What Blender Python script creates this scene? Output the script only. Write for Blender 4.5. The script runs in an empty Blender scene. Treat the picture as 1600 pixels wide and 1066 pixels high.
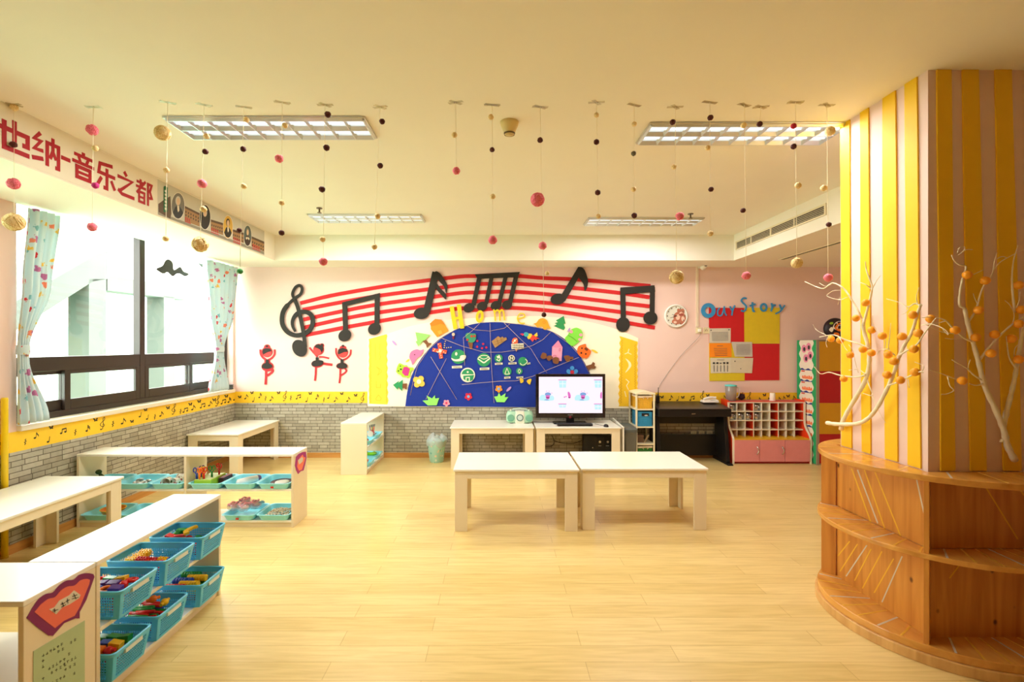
import bpy, bmesh, math, random
from mathutils import Vector, Matrix, Euler
sc = bpy.context.scene
COL = sc.collection
PI = math.pi
rnd = random.Random(11)

# ------------------------------------------------------------------ camera, world, light, exposure
F = 760.0                      # focal length in pixels of the 1600 wide frame
CAMZ = 1.5
PPX, PPY = 777.0, 538.0       # where the optical axis meets the frame (the picture is a slightly off-centre crop)
cd = bpy.data.cameras.new('camera')
cam = bpy.data.objects.new('camera', cd)
COL.objects.link(cam)
cam.location = (0, 0, CAMZ)
cam.rotation_euler = (PI / 2, 0, 0)
cd.sensor_width = 36.0
cd.lens = F / 1600 * 36.0
cd.shift_x = (800 - PPX) / 1600.0
cd.shift_y = (PPY - 533) / 1600.0
cd.clip_start = 0.05
cd.dof.use_dof = True
cd.dof.focus_distance = 5.4
cd.dof.aperture_fstop = 4.0
sc.camera = cam
CROT = cam.rotation_euler.to_matrix()

world = bpy.data.worlds.new('daylight')
sc.world = world
world.use_nodes = True
bg = world.node_tree.nodes['Background']
bg.inputs[0].default_value = (1.0, 0.99, 0.97, 1)
bg.inputs[1].default_value = 7.8

sc.view_settings.view_transform = 'Standard'
sc.view_settings.look = 'None'
sc.view_settings.gamma = 1.0
sc.view_settings.exposure = 0.90
sc.cycles.max_bounces = 10
sc.cycles.diffuse_bounces = 7
sc.cycles.glossy_bounces = 4
sc.cycles.transparent_max_bounces = 12
sc.cycles.caustics_reflective = False
sc.cycles.caustics_refractive = False
sc.cycles.sample_clamp_indirect = 6.0
sc.cycles.use_denoising = True

# the room, in metres: x to the right, y away from the camera, z up
XL, XR, YB, YR = -3.48, 5.2, 6.44, -1.6
ZC, ZS = 2.83, 2.52            # ceiling, underside of the dropped beams
BEAMX = -2.71
SOFY = 5.92
RX = 2.88
WIN = [(3.52, 6.40), (1.75, 3.05)]
WZ0, WZ1 = 0.91, 2.61

def portal(name, x, y0, y1, z0, z1):
    l = bpy.data.lights.new(name, 'AREA')
    l.shape = 'RECTANGLE'
    l.size, l.size_y = (y1 - y0), (z1 - z0)
    l.cycles.is_portal = True
    o = bpy.data.objects.new(name, l)
    COL.objects.link(o)
    o.location = (x, (y0 + y1) / 2, (z0 + z1) / 2)
    o.rotation_euler = Euler((PI / 2, 0, -PI / 2))
    o['kind'] = 'helper'
    return o
for i, (a, b) in enumerate(WIN):
    portal('window_daylight', XL - 0.26, a, b, WZ0, WZ1)

# ------------------------------------------------------------------ pixel helpers (a pixel of the photo onto a plane of the room)
def ray(u, v):
    return CROT @ Vector(((u - PPX) / F, (PPY - v) / F, -1.0))
def onplane(axis, val):
    def f(u, v):
        d = ray(u, v)
        o = cam.location
        t = (val - o[axis]) / d[axis]
        return o + d * t
    return f
def W(u, v, off=0.0):
    return onplane(1, YB - off)(u, v)

# ------------------------------------------------------------------ materials
def lin(c):
    c = c / 255.0
    return c / 12.92 if c <= 0.04045 else ((c + 0.055) / 1.055) ** 2.4
def rgb(c):
    return (lin(c[0]), lin(c[1]), lin(c[2]), 1.0)
MATS = {}
def M(name, col, rough=0.55, metal=0.0, var=0.05, scale=18.0, spec=0.4, bump=0.0, emit=0.0, coat=0.0, lit=1.0):
    if name in MATS:
        return MATS[name]
    m = bpy.data.materials.new(name)
    m.use_nodes = True
    nt = m.node_tree
    p = nt.nodes['Principled BSDF']
    p.inputs['Roughness'].default_value = rough
    p.inputs['Metallic'].default_value = metal
    p.inputs['Specular IOR Level'].default_value = spec
    p.inputs['Coat Weight'].default_value = coat
    c0 = rgb(col)
    c = tuple(x * lit for x in c0[:3]) + (1,)          # lit < 1: a display, dark when switched off
    if var > 0:
        tc = nt.nodes.new('ShaderNodeTexCoord')
        nz = nt.nodes.new('ShaderNodeTexNoise')
        nz.inputs['Scale'].default_value = scale
        nz.inputs['Detail'].default_value = 3
        nt.links.new(tc.outputs['Object'], nz.inputs['Vector'])
        mx = nt.nodes.new('ShaderNodeMix')
        mx.data_type = 'RGBA'
        mx.inputs[6].default_value = tuple(x * (1 - var) for x in c[:3]) + (1,)
        mx.inputs[7].default_value = tuple(min(1, x * (1 + var)) for x in c[:3]) + (1,)
        nt.links.new(nz.outputs['Fac'], mx.inputs[0])
        nt.links.new(mx.outputs[2], p.inputs['Base Color'])
        if bump > 0:
            bp = nt.nodes.new('ShaderNodeBump')
            bp.inputs['Strength'].default_value = bump
            bp.inputs['Distance'].default_value = 0.004
            nt.links.new(nz.outputs['Fac'], bp.inputs['Height'])
            nt.links.new(bp.outputs[0], p.inputs['Normal'])
    else:
        p.inputs['Base Color'].default_value = c
    if emit > 0:
        p.inputs['Emission Color'].default_value = c0
        p.inputs['Emission Strength'].default_value = emit
    MATS[name] = m
    return m

def nodes_of(name):
    m = bpy.data.materials.new(name)
    m.use_nodes = True
    nt = m.node_tree
    MATS[name] = m
    return m, nt, nt.nodes['Principled BSDF']
def N(nt, kind, **kw):
    n = nt.nodes.new(kind)
    for k, v in kw.items():
        if k.startswith('i_'):
            n.inputs[k[2:].replace('_', ' ')].default_value = v
        else:
            setattr(n, k, v)
    return n
def ramp(nt, stops):
    r = nt.nodes.new('ShaderNodeValToRGB')
    e = r.color_ramp.elements
    while len(e) < len(stops):
        e.new(0.5)
    for el, (p, c) in zip(e, stops):
        el.position = p
        el.color = c
    return r

def mat_floor():
    m, nt, p = nodes_of('floor planks')
    tc = N(nt, 'ShaderNodeTexCoord')
    br = N(nt, 'ShaderNodeTexBrick', offset=0.37, offset_frequency=2)
    br.inputs['Scale'].default_value = 1.0
    br.inputs['Brick Width'].default_value = 1.2
    br.inputs['Row Height'].default_value = 0.125
    br.inputs['Mortar Size'].default_value = 0.0018
    br.inputs['Mortar Smooth'].default_value = 0.4
    br.inputs['Color1'].default_value = rgb((231, 204, 141))
    br.inputs['Color2'].default_value = rgb((222, 193, 126))
    br.inputs['Mortar'].default_value = rgb((194, 160, 98))
    nt.links.new(tc.outputs['Object'], br.inputs['Vector'])
    mp = N(nt, 'ShaderNodeMapping')
    mp.inputs['Scale'].default_value = (1.6, 22, 1)
    nt.links.new(tc.outputs['Object'], mp.inputs['Vector'])
    nz = N(nt, 'ShaderNodeTexNoise', i_Scale=2.2, i_Detail=6.0, i_Distortion=0.6)
    nt.links.new(mp.outputs[0], nz.inputs['Vector'])
    rp = ramp(nt, [(0.3, (0.80, 0.76, 0.66, 1)), (0.62, (1, 1, 1, 1))])
    nt.links.new(nz.outputs['Fac'], rp.inputs[0])
    mx = N(nt, 'ShaderNodeMix', data_type='RGBA', blend_type='MULTIPLY')
    mx.inputs[0].default_value = 0.75
    nt.links.new(br.outputs['Color'], mx.inputs[6])
    nt.links.new(rp.outputs[0], mx.inputs[7])
    nt.links.new(mx.outputs[2], p.inputs['Base Color'])
    p.inputs['Roughness'].default_value = 0.28
    p.inputs['Specular IOR Level'].default_value = 0.45
    return m
def mat_brick():
    m, nt, p = nodes_of('grey brick wallpaper')
    tc = N(nt, 'ShaderNodeTexCoord')
    br = N(nt, 'ShaderNodeTexBrick', offset=0.43, offset_frequency=2, squash=0.62, squash_frequency=3)
    br.inputs['Scale'].default_value = 1.0
    br.inputs['Brick Width'].default_value = 0.165
    br.inputs['Row Height'].default_value = 0.041
    br.inputs['Mortar Size'].default_value = 0.0032
    br.inputs['Mortar Smooth'].default_value = 0.25
    br.inputs['Bias'].default_value = -0.1
    br.inputs['Color1'].default_value = rgb((186, 180, 162))
    br.inputs['Color2'].default_value = rgb((156, 149, 131))
    br.inputs['Mortar'].default_value = rgb((88, 79, 66))
    nt.links.new(tc.outputs['UV'], br.inputs['Vector'])
    nz = N(nt, 'ShaderNodeTexNoise', i_Scale=24.0, i_Detail=4.0)
    nt.links.new(tc.outputs['UV'], nz.inputs['Vector'])
    rp = ramp(nt, [(0.3, (0.82, 0.81, 0.78, 1)), (0.65, (1, 1, 1, 1))])
    nt.links.new(nz.outputs['Fac'], rp.inputs[0])
    mx = N(nt, 'ShaderNodeMix', data_type='RGBA', blend_type='MULTIPLY')
    mx.inputs[0].default_value = 0.8
    nt.links.new(br.outputs['Color'], mx.inputs[6])
    nt.links.new(rp.outputs[0], mx.inputs[7])
    nt.links.new(mx.outputs[2], p.inputs['Base Color'])
    p.inputs['Roughness'].default_value = 0.6
    return m
def mat_wood(name, c1, c2, vec=(14, 14, 0.9), knots=True, rough=0.35):
    m, nt, p = nodes_of(name)
    tc = N(nt, 'ShaderNodeTexCoord')
    mp = N(nt, 'ShaderNodeMapping')
    mp.inputs['Scale'].default_value = vec
    nt.links.new(tc.outputs['Object'], mp.inputs['Vector'])
    nz = N(nt, 'ShaderNodeTexNoise', i_Scale=1.6, i_Detail=5.0, i_Distortion=0.8)
    nt.links.new(mp.outputs[0], nz.inputs['Vector'])
    rp = ramp(nt, [(0.25, rgb(c2)), (0.68, rgb(c1))])
    nt.links.new(nz.outputs['Fac'], rp.inputs[0])
    out = rp.outputs[0]
    if knots:
        vo = N(nt, 'ShaderNodeTexVoronoi', i_Scale=8.0)
        mp2 = N(nt, 'ShaderNodeMapping')
        mp2.inputs['Scale'].default_value = (1.0, 1.0, 0.7)
        nt.links.new(tc.outputs['Object'], mp2.inputs['Vector'])
        nt.links.new(mp2.outputs[0], vo.inputs['Vector'])
        kr = ramp(nt, [(0.04, (1, 1, 1, 1)), (0.1, (0, 0, 0, 1))])
        nt.links.new(vo.outputs['Distance'], kr.inputs[0])
        mx = N(nt, 'ShaderNodeMix', data_type='RGBA')
        nt.links.new(kr.outputs[0], mx.inputs[0])
        nt.links.new(out, mx.inputs[6])
        mx.inputs[7].default_value = rgb((96, 50, 16))
        out = mx.outputs[2]
    nt.links.new(out, p.inputs['Base Color'])
    p.inputs['Roughness'].default_value = rough
    return m
def mat_speckle(name, base, spots, scale=22, thr=0.32, rough=0.8, translucent=False, warp=0.0):
    """plain ground with scattered coloured blotches (printed cloth, yarn, shells)"""
    m, nt, p = nodes_of(name)
    tc = N(nt, 'ShaderNodeTexCoord')
    vo = N(nt, 'ShaderNodeTexVoronoi', i_Scale=scale)
    nt.links.new(tc.outputs['Object'], vo.inputs['Vector'])
    if warp:
        wn = N(nt, 'ShaderNodeTexNoise', i_Scale=40.0, i_Detail=2.0)
        nt.links.new(tc.outputs['Object'], wn.inputs['Vector'])
        ws = N(nt, 'ShaderNodeVectorMath', operation='SCALE')
        ws.inputs['Scale'].default_value = warp
        nt.links.new(wn.outputs['Color'], ws.inputs[0])
        wa = N(nt, 'ShaderNodeVectorMath', operation='ADD')
        nt.links.new(tc.outputs['Object'], wa.inputs[0])
        nt.links.new(ws.outputs[0], wa.inputs[1])
        nt.links.new(wa.outputs[0], vo.inputs['Vector'])
    th = ramp(nt, [(thr - 0.03, (1, 1, 1, 1)), (thr + 0.03, (0, 0, 0, 1))])
    nt.links.new(vo.outputs['Distance'], th.inputs[0])
    sep = N(nt, 'ShaderNodeSeparateColor')
    nt.links.new(vo.outputs['Color'], sep.inputs[0])
    st = ramp(nt, [(i / len(spots), rgb(s)) for i, s in enumerate(spots)])
    st.color_ramp.interpolation = 'CONSTANT'
    nt.links.new(sep.outputs[0], st.inputs[0])
    # only some of the cells carry a blotch
    ga = N(nt, 'ShaderNodeMath', operation='GREATER_THAN')
    ga.inputs[1].default_value = 0.45
    nt.links.new(sep.outputs[1], ga.inputs[0])
    mu = N(nt, 'ShaderNodeMath', operation='MULTIPLY')
    nt.links.new(ga.outputs[0], mu.inputs[0])
    nt.links.new(th.outputs[0], mu.inputs[1])
    mx = N(nt, 'ShaderNodeMix', data_type='RGBA')
    nt.links.new(mu.outputs[0], mx.inputs[0])
    mx.inputs[6].default_value = rgb(base)
    nt.links.new(st.outputs[0], mx.inputs[7])
    nt.links.new(mx.outputs[2], p.inputs['Base Color'])
    p.inputs['Roughness'].default_value = rough
    if translucent:
        tr = N(nt, 'ShaderNodeBsdfTranslucent')
        nt.links.new(mx.outputs[2], tr.inputs[0])
        ms = N(nt, 'ShaderNodeMixShader')
        ms.inputs[0].default_value = 0.22
        nt.links.new(p.outputs[0], ms.inputs[1])
        nt.links.new(tr.outputs[0], ms.inputs[2])
        nt.links.new(ms.outputs[0], nt.nodes['Material Output'].inputs[0])
    return m
def mat_yarn(name, c1, c2):
    m, nt, p = nodes_of(name)
    tc = N(nt, 'ShaderNodeTexCoord')
    vo = N(nt, 'ShaderNodeTexVoronoi', i_Scale=150.0, feature='DISTANCE_TO_EDGE')
    nt.links.new(tc.outputs['Object'], vo.inputs['Vector'])
    rp = ramp(nt, [(0.02, rgb(c1)), (0.16, rgb(c2))])
    nt.links.new(vo.outputs['Distance'], rp.inputs[0])
    nt.links.new(rp.outputs[0], p.inputs['Base Color'])
    bp = N(nt, 'ShaderNodeBump', i_Strength=0.6, i_Distance=0.003, invert=True)
    nt.links.new(vo.outputs['Distance'], bp.inputs['Height'])
    nt.links.new(bp.outputs[0], p.inputs['Normal'])
    p.inputs['Roughness'].default_value = 0.85
    return m
def mat_clear(name, tint=(1, 1, 1), fac=0.08, rough=0.02, haze=0.0):
    """thin clear sheet: passes light straight through, mirrors a little"""
    m = bpy.data.materials.new(name)
    m.use_nodes = True
    nt = m.node_tree
    nt.nodes.remove(nt.nodes['Principled BSDF'])
    t = N(nt, 'ShaderNodeBsdfTransparent')
    t.inputs[0].default_value = tint + (1,)
    g = N(nt, 'ShaderNodeBsdfGlossy')
    g.inputs['Roughness'].default_value = rough
    ms = N(nt, 'ShaderNodeMixShader')
    ms.inputs[0].default_value = fac
    nt.links.new(t.outputs[0], ms.inputs[1])
    nt.links.new(g.outputs[0], ms.inputs[2])
    out = ms.outputs[0]
    if haze > 0:
        d = N(nt, 'ShaderNodeBsdfDiffuse')
        tl = N(nt, 'ShaderNodeBsdfTranslucent')
        ad = N(nt, 'ShaderNodeMixShader')
        ad.inputs[0].default_value = 0.5
        nt.links.new(d.outputs[0], ad.inputs[1])
        nt.links.new(tl.outputs[0], ad.inputs[2])
        m2 = N(nt, 'ShaderNodeMixShader')
        m2.inputs[0].default_value = haze
        nt.links.new(out, m2.inputs[1])
        nt.links.new(ad.outputs[0], m2.inputs[2])
        out = m2.outputs[0]
    nt.links.new(out, nt.nodes['Material Output'].inputs[0])
    MATS[name] = m
    return m

FLOOR = mat_floor()
BRICK = mat_brick()
PINE = mat_wood('varnished pine board', (216, 150, 66), (182, 112, 42))
PINETOP = mat_wood('varnished pine top', (224, 164, 80), (192, 128, 54), vec=(9, 1.2, 9), knots=False, rough=0.22)
KICK = mat_wood('pale plywood edge', (222, 176, 110), (196, 146, 84), knots=False)
SKIRT = mat_wood('oak skirting', (206, 148, 78), (184, 124, 60), vec=(2, 2, 20), knots=False)
GLASS = mat_clear('window glass', (0.97, 1.0, 0.985), 0.03)
CLEARP = mat_clear('clear plastic bag', (0.96, 0.93, 0.94), 0.12, 0.15, 0.25)
JUGP = mat_clear('cloudy clear plastic', (0.95, 0.93, 0.9), 0.08, 0.1, 0.3)
TAPE = mat_clear('clear sticky tape', (0.97, 0.95, 0.86), 0.12, 0.3, 0.1)
CURT = mat_speckle('printed curtain cloth', (216, 232, 236), [(226, 60, 70), (240, 200, 90), (196, 120, 170), (240, 150, 120), (130, 190, 200)], 15, 0.36, translucent=True, warp=0.05)
CLOTHP = mat_speckle('red white printed paper', (240, 232, 214), [(200, 60, 50), (120, 60, 40), (230, 150, 150), (80, 120, 60)], 45, 0.4)
SHELLM = mat_speckle('brown white shell', (232, 220, 196), [(120, 80, 48), (170, 120, 80), (90, 62, 40)], 90, 0.4)
BAGM = mat_speckle('teal printed plastic', (170, 222, 218), [(230, 244, 240), (120, 196, 196), (240, 220, 200)], 26, 0.38, 0.5)
YARN = {
    'cream': mat_yarn('cream yarn', (220, 182, 112), (252, 230, 176)),
    'pink': mat_yarn('pink yarn', (222, 76, 104), (255, 148, 164)),
    'brown': mat_yarn('dark brown yarn', (50, 16, 14), (98, 40, 36)),
    'magenta': mat_yarn('magenta yarn', (170, 20, 100), (226, 60, 150)),
    'red': mat_yarn('red yarn', (150, 10, 34), (204, 36, 60)),
    'green': mat_yarn('green yarn', (30, 110, 50), (80, 170, 90)),
    'grey': mat_yarn('grey yarn', (70, 64, 52), (140, 132, 110)),
}
C = lambda r, g, b, n=None, **k: M(n or ('paint %d %d %d' % (r, g, b)), (r, g, b), **k)
CEIL = C(243, 238, 224, 'cream ceiling paint', rough=0.9, var=0.02, scale=3)
PINK = C(238, 208, 198, 'pale pink wall paint', rough=0.8, var=0.02, scale=4)
BANDY = C(246, 200, 44, 'yellow border paper', rough=0.6)
BLACKF = C(44, 40, 34, 'black foam', rough=0.75)
REDF = C(206, 30, 34, 'red foam', rough=0.7)
WHITEL = C(238, 235, 224, 'white laminate', rough=0.22, var=0.02, scale=6)
CREAML = C(230, 216, 186, 'cream and shaded laminate', rough=0.4, var=0.03, scale=6)  # own colour of the table legs; on shelf sides it paints in shade
EDGEB = C(214, 184, 138, 'beige edging', rough=0.5)
DARKAL = C(50, 40, 34, 'dark brown aluminium', rough=0.35, var=0.06)
BLACKP = C(22, 20, 20, 'black plastic', rough=0.3)
STEEL = C(196, 196, 194, 'brushed steel', rough=0.25, metal=1.0)
TRAYB = C(150, 234, 255, 'pale blue plastic', rough=0.3, var=0.03)
BASKB = C(84, 196, 244, 'blue basket plastic', rough=0.35, var=0.04)
YELF = C(244, 198, 22, 'yellow foam', rough=0.6, var=0.03)
WHITEP = C(240, 236, 224, 'white paper', rough=0.7, var=0.02)
TOY = {'red': C(214, 34, 30, 'red toy plastic', rough=0.25, var=0.02), 'yellow': C(248, 196, 24, 'yellow toy plastic', rough=0.25, var=0.02),
       'blue': C(34, 70, 176, 'blue toy plastic', rough=0.25, var=0.02), 'green': C(26, 138, 60, 'green toy plastic', rough=0.25, var=0.02),
       'orange': C(242, 120, 20, 'orange toy plastic', rough=0.25, var=0.02), 'purple': C(92, 54, 140, 'purple toy plastic', rough=0.25, var=0.02),
       'pink': C(236, 56, 110, 'pink toy plastic', rough=0.25, var=0.02)}

# ------------------------------------------------------------------ mesh builder
def cr(pts, n=6, closed=False):
    """smooth curve through the points"""
    P = [Vector(p) for p in pts]
    out = []
    L = len(P)
    rng = range(L if closed else L - 1)
    for i in rng:
        p0 = P[(i - 1) % L] if closed or i > 0 else P[0] * 2 - P[1]
        p1, p2 = P[i], P[(i + 1) % L]
        p3 = P[(i + 2) % L] if closed or i + 2 < L else P[-1] * 2 - P[-2]
        for k in range(n):
            t = k / n
            out.append(0.5 * ((2 * p1) + (p2 - p0) * t + (2 * p0 - 5 * p1 + 4 * p2 - p3) * t * t + (3 * p1 - p0 - 3 * p2 + p3) * t ** 3))
    if not closed:
        out.append(P[-1])
    return [tuple(v) for v in out]
def ell(cx, cy, rx, ry=None, rot=0, n=24):
    ry = rx if ry is None else ry
    c, s = math.cos(math.radians(rot)), math.sin(math.radians(rot))
    return [(cx + rx * math.cos(a) * c - ry * math.sin(a) * s, cy + rx * math.cos(a) * s + ry * math.sin(a) * c)
            for a in [2 * PI * i / n for i in range(n)]]
def flower(cx, cy, r, n=5, rot=0):
    return [(cx + r * (0.6 + 0.42 * abs(math.cos(n * (a - rot) / 2)) ** 0.7) * math.cos(a), cy + r * (0.6 + 0.42 * abs(math.cos(n * (a - rot) / 2)) ** 0.7) * math.sin(a))
            for a in [2 * PI * i / (n * 10) for i in range(n * 10)]]

class MB:
    def __init__(s):
        s.v, s.f, s.mi, s.sm = [], [], [], []
        s.uv = False
    def add(s, vs, fs, mi=0, sm=False):
        b = len(s.v)
        s.v += [Vector(p) for p in vs]
        for f in fs:
            s.f.append(tuple(b + i for i in f))
            s.mi.append(mi)
            s.sm.append(sm)
        return s
    def box(s, x0, x1, y0, y1, z0, z1, mi=0):
        vs = [(x, y, z) for z in (z0, z1) for y in (y0, y1) for x in (x0, x1)]
        return s.add(vs, [(0, 2, 3, 1), (4, 5, 7, 6), (0, 1, 5, 4), (2, 6, 7, 3), (0, 4, 6, 2), (1, 3, 7, 5)], mi)
    def hexa(s, p, mi=0):
        """eight corners: bottom four counter-clockwise, then top four"""
        return s.add(p, [(3, 2, 1, 0), (4, 5, 6, 7), (0, 1, 5, 4), (1, 2, 6, 5), (2, 3, 7, 6), (3, 0, 4, 7)], mi)
    def bar(s, p, q, w, h, mi=0, up=(0, 0, 1)):
        p, q = Vector(p), Vector(q)
        d = (q - p).normalized()
        a = d.cross(Vector(up))
        if a.length < 1e-5:
            a = d.cross(Vector((1, 0, 0)))
        a.normalize()
        b = a.cross(d).normalized()
        a, b = a * w / 2, b * h / 2
        return s.hexa([p - a - b, p + a - b, p + a + b, p - a + b, q - a - b, q + a - b, q + a + b, q - a + b], mi)
    def tube(s, pts, r, n=7, mi=0, sm=True):
        P = [Vector(p) for p in pts]
        k = len(P)
        R = r if isinstance(r, (list, tuple)) else [r] * k
        T = []
        for i in range(k):
            t = (P[min(i + 1, k - 1)] - P[max(i - 1, 0)])
            T.append(t.normalized() if t.length > 1e-9 else Vector((0, 0, 1)))
        ref = Vector((0, 0, 1)) if abs(T[0].z) < 0.9 else Vector((1, 0, 0))
        a = T[0].cross(ref).normalized()
        vs = []
        for i in range(k):
            a = (a - T[i] * a.dot(T[i]))
            a = a.normalized() if a.length > 1e-6 else T[i].orthogonal().normalized()
            b = T[i].cross(a)
            for j in range(n):
                th = 2 * PI * j / n
                vs.append(P[i] + (a * math.cos(th) + b * math.sin(th)) * R[i])
        fs = [(i * n + j, i * n + (j + 1) % n, (i + 1) * n + (j + 1) % n, (i + 1) * n + j) for i in range(k - 1) for j in range(n)]
        s.add(vs, fs, mi, sm)
        b0 = len(s.v) - len(vs)
        s.f += [tuple(b0 + j for j in reversed(range(n))), tuple(b0 + (k - 1) * n + j for j in range(n))]
        s.mi += [mi, mi]
        s.sm += [False, False]
        return s
    def lathe(s, prof, c=(0, 0, 0), n=24, mi=0, sm=True, sx=1.0, sy=1.0, cap=True):
        c = Vector(c)
        vs = [c + Vector((r * math.cos(2 * PI * j / n) * sx, r * math.sin(2 * PI * j / n) * sy, z)) for r, z in prof for j in range(n)]
        k = len(prof)
        fs = [(i * n + j, i * n + (j + 1) % n, (i + 1) * n + (j + 1) % n, (i + 1) * n + j) for i in range(k - 1) for j in range(n)]
        s.add(vs, fs, mi, sm)
        if cap:
            b0 = len(s.v) - len(vs)
            s.f += [tuple(b0 + j for j in reversed(range(n))), tuple(b0 + (k - 1) * n + j for j in range(n))]
            s.mi += [mi, mi]
            s.sm += [False, False]
        return s
    def ball(s, c, r, n=12, m=8, mi=0):
        r = (r, r, r) if not isinstance(r, (tuple, list)) else r
        prof = [(max(1e-4, math.sin(PI * i / m)), -math.cos(PI * i / m)) for i in range(m + 1)]
        c = Vector(c)
        vs = [c + Vector((p[0] * math.cos(2 * PI * j / n) * r[0], p[0] * math.sin(2 * PI * j / n) * r[1], p[1] * r[2])) for p in prof for j in range(n)]
        fs = [(i * n + j, i * n + (j + 1) % n, (i + 1) * n + (j + 1) % n, (i + 1) * n + j) for i in range(m) for j in range(n)]
        return s.add(vs, fs, mi, True)
    def prism(s, pts, d, mi=0):
        """flat outline given as 3D points, given thickness along vector d (d points away from the viewer)"""
        d = Vector(d)
        P = [Vector(p) for p in pts]
        n = len(P)
        b = len(s.v)
        s.v += P + [p + d for p in P]
        s.f += [tuple(b + i for i in range(n)), tuple(b + n + i for i in reversed(range(n)))]
        s.mi += [mi, mi]
        s.sm += [False, False]
        for i in range(n):
            j = (i + 1) % n
            s.f.append((b + i, b + n + i, b + n + j, b + j))
            s.mi.append(mi)
            s.sm.append(False)
        return s
    def strip(s, Lp, Rp, d, closed=False, mi=0):
        d = Vector(d)
        n = len(Lp)
        vs = []
        for l, r in zip(Lp, Rp):
            l, r = Vector(l), Vector(r)
            vs += [l, r, l + d, r + d]
        fs = []
        for i in range(n if closed else n - 1):
            a, b = 4 * i, 4 * ((i + 1) % n)
            fs += [(a, a + 1, b + 1, b), (a + 2, b + 2, b + 3, a + 3), (a, b, b + 2, a + 2), (a + 1, a + 3, b + 3, b + 1)]
        if not closed:
            e = 4 * (n - 1)
            fs += [(0, 2, 3, 1), (e, e + 1, e + 3, e + 2)]
        return s.add(vs, fs, mi)
    def build(s, name, mats, parent=None, world_xyz=False, bevel=0.0, origin=None, seg=2, recalc=True):
        V = s.v
        off = Vector((0, 0, 0))
        if parent is None:
            if origin is None:
                lo = [min(p[i] for p in V) for i in range(3)]
                hi = [max(p[i] for p in V) for i in range(3)]
                off = Vector(((lo[0] + hi[0]) / 2, (lo[1] + hi[1]) / 2, lo[2]))
            else:
                off = Vector(origin)
        elif world_xyz:
            q = parent
            while q is not None:
                off = off + Vector(q.location)
                q = q.parent
        me = bpy.data.meshes.new(name)
        me.from_pydata([tuple(p - off) for p in V], [], s.f)
        mats = mats if isinstance(mats, (list, tuple)) else [mats]
        for m in mats:
            me.materials.append(m)
        me.polygons.foreach_set('material_index', s.mi)
        me.polygons.foreach_set('use_smooth', s.sm)
        me.update()
        if recalc:
            bm = bmesh.new()
            bm.from_mesh(me)
            bmesh.ops.recalc_face_normals(bm, faces=bm.faces)
            bm.to_mesh(me)
            bm.free()
        if s.uv:
            uv = me.uv_layers.new(name='map')
            for poly in me.polygons:
                nx = abs(poly.normal.x) > 0.6
                for li in poly.loop_indices:
                    co = me.vertices[me.loops[li].vertex_index].co + off
                    uv.data[li].uv = (co.y if nx else co.x, co.z)
        o = bpy.data.objects.new(name, me)
        COL.objects.link(o)
        if parent is None:
            o.location = off
        else:
            o.parent = parent
        if bevel > 0:
            b = o.modifiers.new('soft edge', 'BEVEL')
            b.width = bevel
            b.segments = seg
            b.limit_method = 'ANGLE'
        return o

def tag(o, label, cat, group=None, kind=None):
    o['label'] = label
    o['category'] = cat
    if group:
        o['group'] = group
    if kind:
        o['kind'] = kind
    return o
def thing(name, label, cat, loc=(0, 0, 0), rz=0.0, group=None):
    o = bpy.data.objects.new(name, None)
    COL.objects.link(o)
    o.empty_display_size = 0.05
    o.location = loc
    o.rotation_euler = (0, 0, rz)
    return tag(o, label, cat, group)
def struct(name, mb, mats, parent=None, **k):
    o = mb.build(name, mats, parent, **k)
    o['kind'] = 'structure'
    return o
def solo(name, label, cat, mb, mats, group=None, **k):
    return tag(mb.build(name, mats, None, **k), label, cat, group)
def dup(root, loc, rz=None, label=None, group=None):
    r = root.copy()
    COL.objects.link(r)
    r.location = loc
    if rz is not None:
        r.rotation_euler = (0, 0, rz)
    if label:
        r['label'] = label
    if group:
        r['group'] = group
    for ch in list(root.children):
        c = ch.copy()
        COL.objects.link(c)
        c.parent = r
        for g in list(ch.children):
            d = g.copy()
            COL.objects.link(d)
            d.parent = c
    return r

# ------------------------------------------------------------------ flat cut-outs on a plane
def zm(x0, y0, s):
    """reads shapes in a magnified view of the photo: returns a mapper of (x, y)"""
    return lambda x, y: (x0 + x / s, y0 + y / s)
def ribbon(pts, w, closed=False):
    P = [Vector((p[0], p[1])) for p in pts]
    n = len(P)
    Wd = w if isinstance(w, (list, tuple)) else [w] * n
    L, Rr = [], []
    for i in range(n):
        a = P[(i - 1) % n] if closed or i > 0 else None
        b = P[(i + 1) % n] if closed or i < n - 1 else None
        d1 = (P[i] - a).normalized() if a is not None else None
        d2 = (b - P[i]).normalized() if b is not None else None
        if d1 is None: d1 = d2
        if d2 is None: d2 = d1
        n1, n2 = Vector((-d1.y, d1.x)), Vector((-d2.y, d2.x))
        m = n1 + n2
        m = m.normalized() if m.length > 1e-4 else n1
        k = min(1.6, 1.0 / max(0.35, m.dot(n1)))
        L.append(tuple(P[i] + m * (Wd[i] / 2 * k)))
        Rr.append(tuple(P[i] - m * (Wd[i] / 2 * k)))
    return L, Rr
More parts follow.
